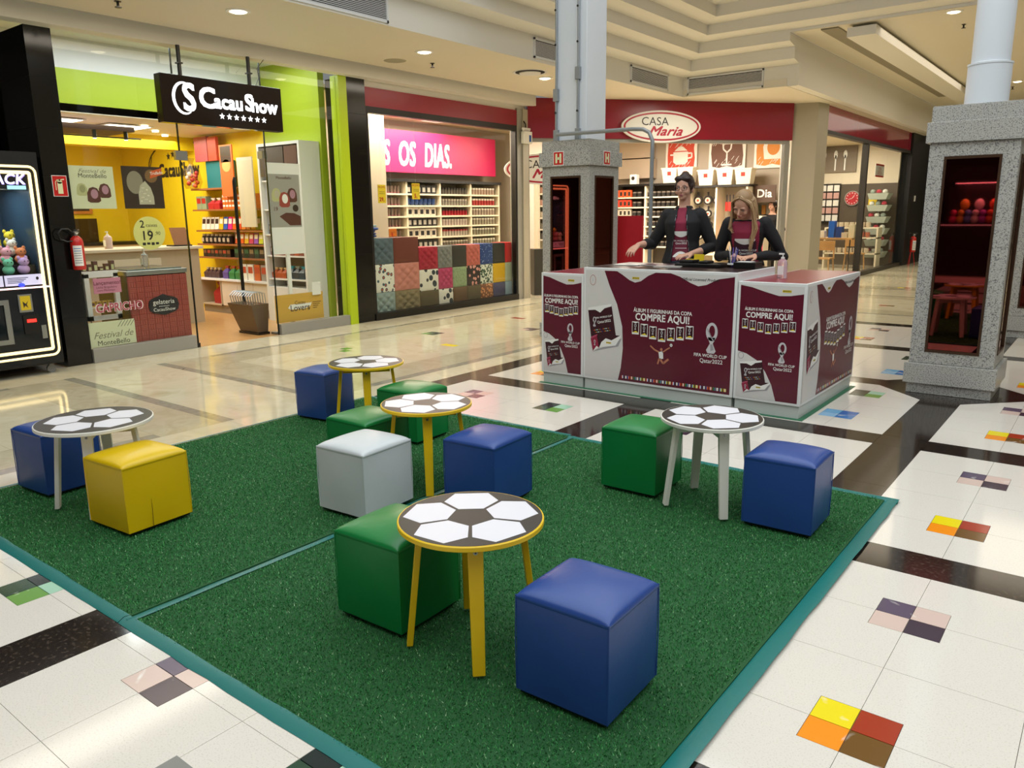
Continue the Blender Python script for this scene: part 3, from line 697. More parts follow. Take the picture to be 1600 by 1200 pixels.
# things on the glass and just behind it
def board(name, label, cat, x, y0, y1, z0, z1, m, th=0.006, draw=None, group=None):
    t = thing(name, label, cat, (x, (y0+y1)/2, z0), 0, group)
    MB().box(x-th, x, y0, y1, z0, z1).build('board', m, t, w=True)
    if draw:
        d = Decal((x, y0, z0), (0, 1, 0), (0, 0, 1), (1, 0, 0)); draw(d, y1-y0, z1-z0); d.build('print', t, w=True)
    return t
P_CREAM = mat('print_cream', '#d5d8b5', 0.5); P_DK = mat('print_dark_brown', '#382a20', 0.4); P_CHOC = mat('print_chocolate', '#5a3326', 0.45); P_NUT = mat('print_nut', '#b7b29a', 0.5)
P_LEAF = mat('print_pistachio', '#b9b985', 0.5); P_ROSE = mat('print_rose', '#b08392', 0.5); P_ORANGE = mat('print_orange', '#cf5c2a', 0.45); P_INK = mat('print_ink', '#2a2320', 0.5)
def bonbon(d, cx, cy, r, a, b, l):
    d.poly([(cx-r, cy-r), (cx-r*0.95, cy+r*0.2), (cx-r*0.6, cy+r*0.9), (cx, cy+r*1.1), (cx+r*0.6, cy+r*0.9), (cx+r*0.95, cy+r*0.2), (cx+r, cy-r), (cx+r*0.6, cy-r*1.25), (cx-r*0.6, cy-r*1.25)], a, l)
    d.disc(cx+r*0.1, cy+r*0.05, r*0.55, r*0.72, b, l+1)
def dr_monte(d, w, h):
    d.text('Festival de', w*0.52, h*0.88, 0.055, mat('ink_grey', '#7f7c66', 0.5), 1, shear=0.4, sx=1.2); d.text('MonteBello', w*0.52, h*0.77, 0.062, P_INK, 1, 0.004)
    bonbon(d, w*0.25, h*0.46, w*0.12, P_LEAF, mat('print_sage', '#979a6c', 0.5), 1); bonbon(d, w*0.76, h*0.44, w*0.14, P_CHOC, P_ROSE, 1); bonbon(d, w*0.5, h*0.34, w*0.15, P_CHOC, P_ROSE, 3)
board('hanging_poster', 'cream poster of filled bonbons on the shop glass beside the black pilaster', 'poster', -8.53, 3.675, 4.125, 1.60, 2.03, P_CREAM, draw=dr_monte)
def dr_egg(d, w, h):
    d.disc(w*0.72, h*0.78, 0.07, 0.07, mat('print_glow', '#7a5b33', 0.5), 1); d.disc(w*0.3, h*0.62, 0.09, 0.12, mat('print_nut2', '#8d8570', 0.5), 1)
    d.poly([(w*0.36, h*0.1), (w*0.36, h*0.35), (w*0.42, h*0.55), (w*0.55, h*0.66), (w*0.68, h*0.5), (w*0.74, h*0.28), (w*0.74, h*0.1)], P_NUT, 2)
    for k in range(14): d.disc(w*(0.42+0.026*(k % 9)), h*(0.18+0.045*(k*5 % 8)), 0.012, 0.007, mat('print_nut3', '#e3ddc8', 0.5), 3, 8)
    d.poly([(w*0.68, h*0.72), (w*1.0, h*0.82), (w*1.0, h*0.98), (w*0.72, h*0.9)], P_ORANGE, 4); d.text('Trufado', w*0.86, h*0.855, 0.045, P_PW, 5, 0.01, a=0.12)
P_PW = M_PRINTW
board('hanging_poster', 'dark brown poster of a nut-covered chocolate egg with orange corner label', 'poster', -8.53, 4.215, 4.66, 1.60, 2.045, P_DK, draw=dr_egg)
t = thing('price_sticker', 'round pale yellow price sticker reading two boxes on the glass', 'sticker', (-8.53, 4.45, 1.15))
MB().cyl((-8.533, 4.45, 1.335), 0.18, 0.004, 40, ax='x').build('disc', mat('sticker_yellow', '#dcd985', 0.5), t, w=True)
d = Decal((-8.529, 4.45, 1.335), (0, 1, 0), (0, 0, 1), (1, 0, 0))
d.text('2', -0.075, 0.095, 0.11, P_INK, 1, 0.01).text('caixas', 0.03, 0.085, 0.055, P_INK, 1).text('por', 0.0, 0.035, 0.03, P_INK, 1).text('19', -0.03, -0.03, 0.14, P_INK, 1, 0.015).text(',90', 0.09, -0.005, 0.055, P_INK, 1)
for k in range(4): d.rect(-0.09+0.05*k, -0.13+0.006*(k % 2), -0.055+0.05*k, -0.10, P_INK, 1)
d.build('print', t, w=True)
# gelato counter with woven red cladding
M_BRICK = ramp_mat('woven_red_cladding', [(0.0, '#7c2e27'), (0.3, '#8f3a31'), (0.5, '#a34a3e'), (0.7, '#7c2e27')], 34, 0.5, 2, kind='noise', vscale=(1, 0.25, 1))
t = thing('gelato_counter', 'red woven-clad gelato counter with black plaque behind the glass', 'counter', (-8.9, 4.5, 0))
MB().box(-9.3, -8.60, 4.17, 4.86, 0, 0.88).build('cabinet', M_BLK, t, w=True)
MB().box(-8.60, -8.585, 4.17, 4.86, 0.14, 0.87).build('cladding', mat('cladding_base', '#8a372e', 0.5), t, w=True)
for j in range(12):
    for i in range(8):
        mb = MB(); y = 4.175+i*0.0855; z = 0.145+j*0.0605
        if (i+j) % 2: 
            for q in range(3): mb.box(-8.585, -8.581, y+0.004, y+0.0815, z+0.003+q*0.0195, z+0.017+q*0.0195)
        else:
            for q in range(3): mb.box(-8.585, -8.581, y+0.004+q*0.026, y+0.026+q*0.026, z+0.003, z+0.0565)
        mb.build('weave_strip', mat('cladding_red', '#a34c40', 0.5), t, w=True)
MB().box(-9.32, -8.57, 4.16, 4.87, 0.88, 0.93).build('steel_rim', M_SILV, t, w=True, bevel=0.006)
MB().box(-9.28, -8.62, 4.2, 4.83, 0.93, 0.945).build('glass_lid', mat('lid_grey', '#6f7a78', 0.1), t, w=True)
pl = thing('black_plaque', 'black scalloped plaque with white lettering on the gelato counter', 'sign', (-8.57, 4.55, 0.4))
pts = []
for (a, b) in ((-0.18, 0.0), (-0.165, 0.06), (-0.12, 0.085), (-0.06, 0.10), (0, 0.125), (0.06, 0.10), (0.12, 0.085), (0.165, 0.06), (0.18, 0.0), (0.165, -0.06), (0.12, -0.085), (0.06, -0.10), (0, -0.115), (-0.06, -0.10), (-0.12, -0.085), (-0.165, -0.06)): pts.append((4.55+a, 0.53+b))
MB().prism(pts, -8.580, -8.570, ax='x').build('plaque', mat('plaque_black', '#232326', 0.4), pl, w=True)
d = Decal((-8.570, 4.55, 0.53), (0, 1, 0), (0, 0, 1), (1, 0, 0), 0.001); d.text('gelateria', 0, 0.035, 0.075, M_PRINTW, 1).text('CacauShow', 0, -0.05, 0.055, M_PRINTW, 1, 0.004)
for k in range(7): d.star(-0.055+0.018*k, -0.012, 0.008, M_PRINTW, 1)
d.build('print', pl, w=True)
# small display stand and stickers to its left
t = thing('display_stand', 'white framed promotional stand with thin legs beside gelato counter', 'display stand', (-8.75, 3.93, 0))
MB().box(-8.72, -8.68, 3.76, 3.81, 0.42, 0.92).box(-8.72, -8.68, 4.07, 4.12, 0.42, 0.92).box(-8.72, -8.68, 3.76, 4.12, 0.42, 0.47).box(-8.72, -8.68, 3.76, 4.12, 0.88, 0.93).build('frame', M_PRINTW, t, w=True)
MB().box(-8.9, -8.68, 3.74, 4.13, 0.93, 0.945).build('top_shelf', M_PRINTW, t, w=True)
MB().box(-8.9, -8.72, 3.81, 4.07, 0.55, 0.56).build('middle_shelf', M_PRINTW, t, w=True)
for y in (3.79, 4.09): MB().cyl((-8.7, y, 0), 0.008, 0.42, 8).build('leg', M_SILV, t, w=True)
for i in range(6):
    x = -8.76-0.0*i; y = 3.78+i*0.06
    o = MB().box(x-0.03, x+0.02, y, y+0.045, 0.946, 0.99+0.03*(i % 3)).box(x-0.031, x+0.021, y+0.008, y+0.037, 0.955, 0.97+0.02*(i % 3), 1).build('bonbon_box', [P_CHOC, P_LEAF]); tag(o, 'small chocolate box on top of the white display stand', 'box', 'chocolate boxes on the display stand')
for i in range(4):
    y = 3.83+i*0.062
    o = MB().box(-8.80, -8.75, y, y+0.048, 0.561, 0.62).box(-8.801, -8.749, y+0.01, y+0.038, 0.575, 0.605, 1).build('bonbon_box', [mat('box_gold', '#c7a84a', 0.4), P_CHOC]); tag(o, 'small gold box on the middle shelf of the display stand', 'box', 'gold boxes on the display stand')
def dr_lanc(d, w, h): d.text('Lançamento!', w*0.5, h*0.68, 0.055, mat('print_plum', '#6b1236', 0.5), 1, 0.01).text('Linha Brigadeiro', w*0.47, h*0.4, 0.033, mat('print_plum', '#6b1236', 0.5), 1).text('com Morango', w*0.44, h*0.2, 0.033, mat('print_plum', '#6b1236', 0.5), 1)
board('pink_sticker', 'pink launch sticker on the glass over the white stand', 'sticker', -8.53, 3.78, 4.07, 0.72, 0.88, mat('print_pinkish', '#c77f98', 0.5), draw=dr_lanc)
t = thing('lettered_sticker', 'pink outlined lettering sticker low on the shop glass', 'sticker', (-8.53, 4.03, 0.5))
d = Decal((-8.53, 4.03, 0.56), (0, 1, 0), (0, 0, 1), (1, 0, 0)); d.text('CAPRICHO', 0, 0, 0.125, mat('print_pale_pink', '#f0d3d6', 0.5), 1, 0.045, sx=0.8).text('CAPRICHO', 0, 0, 0.125, mat('print_raspberry', '#b02c4d', 0.5), 2, 0.008, sx=0.8); d.build('print', t, w=True)
def dr_fest(d, w, h):
    d.text('Festival de', w*0.5, h*0.45, 0.10, mat('ink_grey', '#7f7c66', 0.5), 1, shear=0.4).text('MonteBello', w*0.5, h*0.14, 0.075, P_INK, 1, 0.004)
    for k in range(5): d.line([(w*(0.62+0.07*k), h*0.74), (w*(0.72+0.07*k), h*0.98)], 0.005, P_INK, 1)
board('low_poster', 'cream festival poster at the foot of the shop glass', 'poster', -8.53, 3.68, 4.17, 0.155, 0.42, P_CREAM, draw=dr_fest)
# free-standing white poster stand and the yellow notice right of the door
def dr_tall(d, w, h):
    d.rect(0.02, h*0.30, w-0.02, h*0.88, mat('print_grey', '#9f9d94', 0.5), 1); d.text('MonteBello', w*0.5, h*0.84, 0.05, P_CHOC, 2, 0.01)
    bonbon(d, w*0.25, h*0.66, w*0.14, P_LEAF, P_NUT, 2); bonbon(d, w*0.72, h*0.66, w*0.15, P_CHOC, P_ROSE, 2); bonbon(d, w*0.48, h*0.61, w*0.16, mat('print_brick', '#9c4436', 0.5), P_PW, 4)
    d.text('19', w*0.2, h*0.50, 0.07, P_CHOC, 2, 0.01).disc(w*0.8, h*0.51, 0.045, 0.045, P_DK, 2)
    d.poly([(w*0.3, h*0.42), (w*0.5, h*0.46), (w*0.75, h*0.455), (w-0.03, h*0.42), (w-0.03, h*0.32), (w*0.6, h*0.32)], P_CHOC, 2)
t = board('poster_stand', 'tall white poster stand with bonbon picture behind the glass', 'poster stand', -8.58, 6.05, 6.56, 1.02, 2.16, M_PRINTW, draw=dr_tall)
MB().box(-8.62, -8.59, 6.28, 6.33, 0.08, 1.02).build('post', M_PRINTW, t, w=True)
MB().box(-8.72, -8.575, 6.15, 6.48, 0.0, 0.02).box(-8.62, -8.59, 6.28, 6.33, 0.02, 0.08).build('base', M_PRINTW, t, w=True)
def dr_lov(d, w, h):
    d.poly([(w*0.25, h*0.5), (w*0.3, h*0.62), (w*0.75, h*0.62), (w*0.72, h*0.5), (w*0.6, h*0.42), (w*0.3, h*0.44)], M_PRINTW, 1)
    d.text('Cacau', w*0.5, h*0.66, 0.07, P_DK, 2, shear=0.1).text('Lovers', w*0.5, h*0.47, 0.115, P_DK, 2, 0.01)
    for k in range(4): d.rect(w*0.77, h*(0.62-0.07*k), w*(0.95-0.03*k), h*(0.64-0.07*k), P_DK, 2)
board('yellow_notice', 'mustard yellow club notice low behind the glass', 'notice', -8.57, 6.03, 6.80, 0.14, 0.50, mat('print_mustard', '#cfa443', 0.5), draw=dr_lov)
board('code_card', 'small white card at the top corner of the mustard notice', 'card', -8.555, 6.62, 6.76, 0.46, 0.63, M_PRINTW)
# stack of wire shopping baskets in a brown tapered holder
t = thing('basket_holder', 'brown tapered basket holder with steel wire handles beside the shop door', 'basket holder', (-8.95, 5.93, 0))
mb = MB(); mb.rings([[(-9.12, 5.85, 0.03), (-8.72, 5.85, 0.03), (-8.72, 6.0, 0.03), (-9.12, 6.0, 0.03)], [(-9.22, 5.75, 0.40), (-8.68, 5.75, 0.40), (-8.68, 6.01, 0.40), (-9.22, 6.01, 0.40)]]); mb.build('body', mat('brown_acrylic', '#5c4d3b', 0.25), t, w=True, bevel=0.005)
MB().box(-9.14, -8.70, 5.84, 6.01, 0, 0.03).build('foot', M_BLK, t, w=True)
for k in range(9):
    x = -9.15+k*0.055; MB().tube([(x, 5.78, 0.40), (x-0.02, 5.77, 0.50), (x-0.02, 5.82, 0.545), (x, 5.9, 0.555), (x+0.01, 5.97, 0.53), (x+0.01, 5.98, 0.40)], 0.006, 6).build('handle', M_SILV, t, w=True, smooth=True)

# ---- shop interior: wall logo, counter, shelves, goods
t = thing('wall_logo', 'brown swirl logo with stars on the yellow shop wall', 'logo', (-12.8, 7.195, 2.3))
d = Decal((-12.62, 7.198, 2.35), (1, 0, 0), (0, 0, 1), (0, -1, 0), 0.002)
d.line([(0.95*cos(radians(a)), 0.40*sin(radians(a))) for a in range(0, 181, 10)], 0.03, P_INK, 1)
for k in range(5): d.star(-0.28+0.14*k, 0.2-0.03*abs(k-1.5), 0.07, P_INK, 1)
d.text('CacauShow', 0.0, -0.08, 0.30, P_INK, 1, 0.035, sx=0.85)
d.line([(-0.95-0.12*sin(radians(a)), -0.3+0.5*a/270+0.06*cos(radians(a))) for a in range(0, 271, 18)], 0.02, P_INK, 1)
d.build('print', t, w=True)
M_CTR = mat('counter_beige', '#bba98c', 0.45)
t = thing('service_counter', 'beige shop service counter with pale top', 'counter', (-10.9, 5.3, 0))
MB().box(-11.3, -10.55, 4.3, 6.2, 0.0, 1.06).build('counter_body', M_CTR, t, w=True)
MB().box(-11.34, -10.5, 4.25, 6.25, 1.06, 1.10).build('counter_top', mat('counter_top_pale', '#d8cbb2', 0.3), t, w=True, bevel=0.005)
MB().box(-10.55, -10.50, 4.6, 5.6, 0.78, 0.96).build('drawer_front', mat('counter_top_pale', '#d8cbb2', 0.3), t, w=True)
t = thing('coffee_station', 'dark tiled coffee back counter against yellow wall', 'counter', (-13.9, 6.0, 0))
MB().box(-14.45, -13.8, 4.6, 7.1, 0, 1.05).build('counter_body', M_CTR, t, w=True)
MB().box(-14.45, -13.78, 4.6, 7.1, 1.05, 1.1).build('counter_top', M_BLK, t, w=True)
MB().box(-14.48, -14.44, 5.3, 6.6, 1.1, 1.5).build('splash_back', mat('dark_tiles', '#2c1c14', 0.2), t, w=True)
t = thing('framed_picture', 'framed picture of red fruit in a pan on the yellow wall', 'picture', (-14.42, 6.2, 1.55))
MB().box(-14.48, -14.45, 5.65, 6.55, 1.58, 2.1).build('frame', mat('frame_orange', '#c07a2a', 0.5), t, w=True)
d = Decal((-14.449, 5.65, 1.58), (0, 1, 0), (0, 0, 1), (1, 0, 0), 0.001); d.rect(0.05, 0.05, 0.85, 0.47, P_DK, 1).disc(0.45, 0.25, 0.34, 0.17, P_PW, 2).disc(0.45, 0.26, 0.28, 0.14, P_ORANGE, 3); d.build('print', t, w=True)
def bottle(x, y, z, label, c, s=1.0, h=0.16, grp=None):
    t = thing('pump_bottle', label, 'bottle', (x, y, z), 0, grp); r = 0.032*s
    MB().lathe([(r*0.95, 0), (r, 0.01), (r, h*0.62), (r*0.8, h*0.72), (r*0.35, h*0.78)], n=16).build('bottle_body', c, t, smooth=True)
    MB().box(-r*0.6, r*0.6, -r*1.02, -r*0.9, h*0.15, h*0.5).build('bottle_label', M_PRINTW, t)
    MB().cyl((0, 0, h*0.78), r*0.38, h*0.07, 10).cyl((0, 0, h*0.85), r*0.12, h*0.1, 8).box(-r*0.8, r*0.25, -r*0.18, r*0.18, h*0.94, h*1.0).build('pump', M_PRINTW, t)
    return t
M_CLEAR = mat('clear_gel', '#dfe3e6', 0.08, trans=0.85, ior=1.3)
bottle(-10.8, 5.05, 1.1, 'white pump bottle on the beige service counter', mat('bottle_red', '#c3a9a0', 0.3), 1.6, 0.23)
bottle(-8.9, 4.55, 0.945, 'clear gel pump bottle on the gelato counter', M_CLEAR, 1.3, 0.2)
t = thing('tablet_stand', 'small till screen in an orange frame on the service counter', 'tablet', (-10.7, 6.02, 1.1))
MB().box(-0.10, 0.10, -0.16, 0.12, 0, 0.02).build('base', M_BLK, t); MB().add([(0.06, -0.12, 0.02), (0.06, 0.12, 0.02), (-0.04, 0.12, 0.26), (-0.04, -0.12, 0.26), (0.04, -0.12, 0.02), (0.04, 0.12, 0.02), (-0.06, 0.12, 0.26), (-0.06, -0.12, 0.26)], [(0, 1, 2, 3), (7, 6, 5, 4), (0, 4, 5, 1), (1, 5, 6, 2), (2, 6, 7, 3), (3, 7, 4, 0)]).build('screen', mat('tablet_orange', '#8d5c3a', 0.4), t)
# wall shelving along the yellow wall
M_SHELF = mat('shelf_wood', '#9b5f33', 0.45)
t = thing('shelf_unit', 'wooden shelving with white cupboards along the yellow shop wall', 'shelf', (-10.9, 7.0, 0))
LV = [(1.94, -11.85, -10.6), (1.62, -11.85, -10.1), (1.30, -11.8, -9.95), (1.09, -11.8, -9.95), (0.885, -11.8, -9.95)]
for z, xa, xb in LV: MB().box(xa, xb, 6.93, 7.19, z-0.025, z).build('shelf_board', M_SHELF, t, w=True)
MB().box(-11.82, -9.95, 6.90, 7.19, 0.52, 0.55).build('cupboard_top', M_WHITE, t, w=True)
MB().box(-11.82, -9.95, 6.96, 7.19, 0.0, 0.12).build('plinth', mat('plinth_grey', '#8d8474', 0.5), t, w=True)
MB().box(-11.82, -11.8, 6.92, 7.19, 0.12, 0.52).box(-11.25, -11.23, 6.92, 7.19, 0.12, 0.52).box(-11.82, -11.23, 6.92, 7.19, 0.12, 0.14).box(-11.23, -9.95, 6.95, 7.19, 0.12, 0.52).build('carcass', M_CTR, t, w=True)
for k in range(3):
    x = -11.22+k*0.425; MB().box(x, x+0.415, 6.93, 6.95, 0.13, 0.515).build('door', mat('cupboard_white', '#e2d6c2', 0.4), t, w=True, bevel=0.003)
MB().box(-9.96, -9.92, 6.9, 7.19, 0.0, 2.35).build('side_panel', M_WHITE, t, w=True)
MB().box(-9.935, -9.915, 6.885, 6.9, 0.85, 1.5).build('light_strip', M_WARMLED, t, w=True)
t2 = thing('display_cabinet', 'white framed display cabinet behind the shop glass beside the lime wall', 'shelf', (-9.4, 7.0, 0))
MB().box(-9.9, -9.86, 6.85, 7.19, 0, 2.5).box(-8.98, -8.94, 6.85, 7.19, 0, 2.5).box(-9.86, -8.98, 6.85, 7.19, 2.46, 2.5).box(-9.86, -8.98, 6.85, 7.19, 0, 0.5).build('frame', M_WHITE, t2, w=True)
MB().box(-9.86, -8.98, 7.15, 7.19, 0.5, 2.46).build('back_panel', mat('cabinet_back', '#8f8371', 0.5), t2, w=True)
for z in (0.62, 0.95, 1.25, 1.6, 2.0): MB().box(-9.86, -8.98, 6.87, 7.15, z-0.02, z).build('shelf_board', M_WHITE, t2, w=True)
PROD = {}
def prodmat(c): return mat('pack_'+c.strip('#'), c, 0.35)
def goods(kind, x, y, z, w, h, dd, c1, c2, label, group, lean=0.0):
    k = (kind, w, h, dd, c1, c2, lean)
    if k in PROD:
        o = PROD[k].copy(); COL.objects.link(o); o.location = (x, y, z+0.0015+(0.012 if lean else 0))
    else:
        mb = MB()
        if kind == 'pack':
            mb.box(0, w, 0, dd, 0, h).box(w*0.1, w*0.9, -0.002, 0.0, h*0.45, h*0.85, 1)
        elif kind == 'bag':
            mb.rings([[(0, 0, 0), (w, 0, 0), (w, dd, 0), (0, dd, 0)], [(-0.005, -0.005, h*0.5), (w+0.005, -0.005, h*0.5), (w+0.005, dd, h*0.5), (-0.005, dd, h*0.5)], [(w*0.3, dd*0.4, h*0.8), (w*0.7, dd*0.4, h*0.8), (w*0.7, dd*0.6, h*0.8), (w*0.3, dd*0.6, h*0.8)]])
            mb.rings([[(w*0.3, dd*0.4, h*0.8), (w*0.7, dd*0.4, h*0.8), (w*0.7, dd*0.6, h*0.8), (w*0.3, dd*0.6, h*0.8)], [(w*0.1, dd*0.3, h), (w*0.9, dd*0.3, h), (w*0.9, dd*0.7, h), (w*0.1, dd*0.7, h)]], 1)
        elif kind == 'jar':
            mb.lathe([(w*0.42, 0), (w*0.5, h*0.1), (w*0.5, h*0.72), (w*0.38, h*0.8)], (w/2, dd/2, 0), 12).lathe([(w*0.42, h*0.8), (w*0.42, h)], (w/2, dd/2, 0), 12, 1)
            mb.box(w*0.2, w*0.8, -0.002+dd/2-w*0.5, dd/2-w*0.45, h*0.2, h*0.6, 1)
        if lean: mb.xf(Matrix.Translation((0, h*sin(lean)*0, 0)) @ Matrix.Rotation(-lean, 4, 'X'))
        names = {'pack': 'chocolate_box', 'bag': 'gift_bag', 'jar': 'lidded_jar'}
        o = mb.build(names[kind], [prodmat(c1), prodmat(c2)]); o.location = (x, y, z+0.0015+(0.012 if lean else 0)); PROD[k] = o
    tag(o, label, {'pack': 'box', 'bag': 'bag', 'jar': 'jar'}[kind], group); return o
def row(kind, x0, x1, y, z, w, h, dd, cols, label, group, gap=0.01, lean=0.0):
    x = x0; i = 0
    while x+w <= x1:
        c = cols[i % len(cols)]; goods(kind, x, y, z, w, h, dd, c[0], c[1], label, group, lean); x += w+gap; i += 1
row('pack', -11.78, -11.5, 6.97, 1.62, 0.13, 0.2, 0.1, [('#8e9c7a', '#b22a22')], 'green and red box at the end of the orange grid shelf', 'green boxes on the shop shelf')
row('bag', -11.45, -11.1, 6.97, 1.62, 0.15, 0.17, 0.12, [('#b3282c', '#e8e1cf')], 'red basket bag with white top on the shop shelf', 'red gift bags on the shop shelf')
for lv in range(3): row('pack', -11.05, -10.15, 6.97+0.0*lv, 1.62+0.072*lv, 0.07, 0.07, 0.08, [('#e0702c', '#f4efe2')], 'small orange and white box stacked in rows on the shelf', 'orange and white boxes')
cols = ['#efe7d6', '#efe7d6', '#e8ddc8', '#efe7d6', '#e5b21f', '#2b56a8', '#d4227a', '#e35a1c', '#dc4426', '#d97f2f', '#b96b2d', '#f0b93a', '#8aa03a', '#c9b48e']
cn = {'#efe7d6': 'white', '#e8ddc8': 'ivory', '#e5b21f': 'yellow', '#2b56a8': 'blue', '#d4227a': 'magenta', '#e35a1c': 'bright orange', '#dc4426': 'scarlet', '#d97f2f': 'amber', '#b96b2d': 'caramel brown', '#f0b93a': 'golden', '#8aa03a': 'olive green', '#c9b48e': 'tan'}
for i, c in enumerate(cols):
    goods('pack', -11.75+i*0.122, 7.0, 1.30, 0.105, 0.19, 0.03, c, '#3a241c' if i < 4 else '#f4e6cf', '%s flat chocolate bar box leaning on the brightest shop shelf' % cn[c], 'bar boxes on the colourful shelf', 0.15)
row('jar', -11.75, -10.85, 6.97, 1.09, 0.1, 0.15, 0.1, [('#2a221e', '#b9a88e')], 'dark jar with pale label on the shelf under the bar boxes', 'dark jars on the shop shelf', 0.018)
for i, (c, n) in enumerate((('#dd4f1b', 'orange'), ('#e05b1c', 'orange red'), ('#e3b22b', 'golden yellow'), ('#c92a60', 'raspberry'), ('#8c3fb0', 'purple'), ('#c8cc2f', 'lime yellow'), ('#9c9c90', 'silver grey'))):
    goods('pack', -10.82+i*0.122, 6.98, 1.09, 0.1, 0.16, 0.06, c, '#f0e4cc', n+' pouch box on the shelf beside the dark jars', 'pouches beside the dark jars', 0.12)
row('pack', -11.72, -10.9, 6.97, 0.885, 0.1, 0.12, 0.1, [('#2d1f19', '#7a5233'), ('#1f2c20', '#a8432c')], 'dark brown or green gift box on the shelf over the cupboards', 'dark gift boxes on the lower shelf')
row('pack', -10.85, -10.0, 6.97, 0.885, 0.12, 0.15, 0.1, [('#16301f', '#3f6a48'), ('#261713', '#8f7a55')], 'taller dark box on the lower shelf near the light strip', 'taller dark boxes on the lower shelf')
row('bag', -11.75, -11.3, 6.97, 0.55, 0.1, 0.16, 0.1, [('#4a3438', '#c8bca0')], 'small brown bag on the cupboard top', 'brown bags on the cupboard top')
for i, (c, n) in enumerate((('#5d4a8a', 'violet'), ('#2e7a3c', 'green'), ('#2e7a3c', 'green'), ('#ece4d2', 'cream'), ('#ece4d2', 'cream'), ('#c8622c', 'orange'), ('#9a8f80', 'grey'))):
    goods('bag' if i < 3 else 'pack', -11.2+i*0.17, 6.96, 0.55, 0.14, 0.2 if i < 3 else 0.24, 0.1, c, '#b84a2c', n+' treat bag or box on the white cupboards', 'treats on the white cupboards')
goods('bag', -11.55, 6.99, 0.14, 0.24, 0.34, 0.14, '#a31c25', '#7a1019', 'large crimson gift bag in the nook under the shelving', None)
# pictures, teal block and plush bag on the top shelf
t = thing('teal_display_block', 'teal display block with red pictures on the top shelf', 'display', (-11.3, 7.1, 1.94))
MB().box(-11.55, -10.95, 7.05, 7.18, 1.942, 2.35).build('block', mat('teal_board', '#1d6f70', 0.5), t, w=True)
MB().box(-11.75, -11.4, 7.0, 7.05, 2.35, 2.72).build('picture', mat('pic_red', '#a44a4a', 0.5), t, w=True); MB().box(-11.38, -11.15, 7.0, 7.05, 2.35, 2.7).build('picture', mat('pic_orange', '#c03f25', 0.5), t, w=True)
t = thing('cellophane_gift', 'clear cellophane gift full of orange sweets on the top shelf', 'gift', (-11.72, 6.9, 1.942))
MB().lathe([(0.11, 0), (0.15, 0.1), (0.12, 0.28), (0.03, 0.38), (0.06, 0.46)], n=14).build('wrap', glass_mat('cellophane', '#e9e4dc'), t, smooth=True)
for k in range(12): MB().ell((0.07*cos(k*2.4), 0.07*sin(k*2.4), 0.04+0.018*k), 0.035, 8, 5).build('sweet', prodmat(['#d9622a', '#e9d9c2', '#b5342a'][k % 3]), t, smooth=True)
t = thing('orange_banner', 'tall orange banner with a bonbon picture on the shelf wall', 'banner', (-10.75, 6.95, 1.6))
MB().box(-10.93, -10.6, 6.905, 6.925, 1.80, 2.55).build('board', mat('banner_orange', '#e2662a', 0.5), t, w=True)
d = Decal((-10.93, 6.905, 1.80), (1, 0, 0), (0, 0, 1), (0, -1, 0), 0.001); d.rect(0.03, 0.5, 0.3, 0.73, P_DK, 1).disc(0.165, 0.45, 0.11, 0.09, mat('banner_gold', '#e9a25a', 0.5), 1); d.build('print', t, w=True)
t = thing('lit_menu_board', 'pale column with faint pictures beside the orange banner', 'panel', (-10.2, 6.95, 1.2))
MB().box(-10.5, -10.12, 6.905, 6.925, 1.35, 2.35).build('board', mat('menu_pale', '#cfc2a4', 0.5), t, w=True)
# picture boards of the display cabinet
t = thing('picture_board', 'dark pictures in the top of the display cabinet', 'picture', (-9.4, 6.86, 2.02))
MB().box(-9.84, -9.3, 6.85, 6.87, 2.05, 2.44).build('board', P_DK, t, w=True); MB().box(-9.28, -9.0, 6.85, 6.87, 2.05, 2.44).build('board', P_CHOC, t, w=True)
row('pack', -9.84, -9.0, 6.92, 0.95, 0.1, 0.12, 0.1, [('#8a4b35', '#e2d2b8'), ('#b0552f', '#e8dcc8')], 'brown or orange packet in the display cabinet at counter height', 'packets in the display cabinet')
row('bag', -9.84, -9.5, 6.92, 0.62, 0.1, 0.15, 0.1, [('#b2501f', '#e7c78f')], 'orange bag low in the display cabinet', 'orange bags low in the cabinet')
row('bag', -9.48, -9.0, 6.92, 0.62, 0.12, 0.18, 0.1, [('#33434a', '#2f9fb5'), ('#3b3f40', '#9aa')], 'dark teal bag low in the display cabinet', 'teal bags low in the cabinet')
row('pack', -9.84, -9.0, 6.92, 1.25, 0.08, 0.14, 0.08, [('#3a2f2a', '#a89a80')], 'black packet on the middle cabinet shelf', 'black packets in the cabinet')
row('pack', -9.3, -9.0, 6.92, 1.6, 0.13, 0.25, 0.08, [('#4c3224', '#9a6a44')], 'tall brown carton on the upper cabinet shelf', 'brown cartons in the cabinet')
# ceiling lights and spots of the chocolate shop
for x, y, lb in ((-11.0, 4.6, 'square ceiling light panel nearest the shop front'), (-11.2, 5.6, 'square ceiling light panel behind the hanging sign'), (-13.3, 5.7, 'square ceiling light panel deepest in the chocolate shop')):
    t = thing('ceiling_panel', lb+', white and lit', 'ceiling light', (x, y, 2.74)); MB().box(-0.31, 0.31, -0.31, 0.31, -0.01, 0.0).build('frame', M_WHITEP, t); MB().box(-0.28, 0.28, -0.28, 0.28, -0.015, -0.01).build('diffuser', mat('panel_glow', '#fff', 0.5, emit='#fff6e6', es=4), t)
for k in range(8):
    t = thing('spot_lamp', 'tiny round spot in the chocolate shop ceiling', 'spotlight', (-10.6-0.5*(k % 4)-0.3*(k//4), 4.1+0.42*k, 2.745), 0, 'spots in the chocolate shop ceiling'); MB().cyl((0, 0, -0.02), 0.045, 0.02, 12).build('lamp_body', M_LAMP, t)
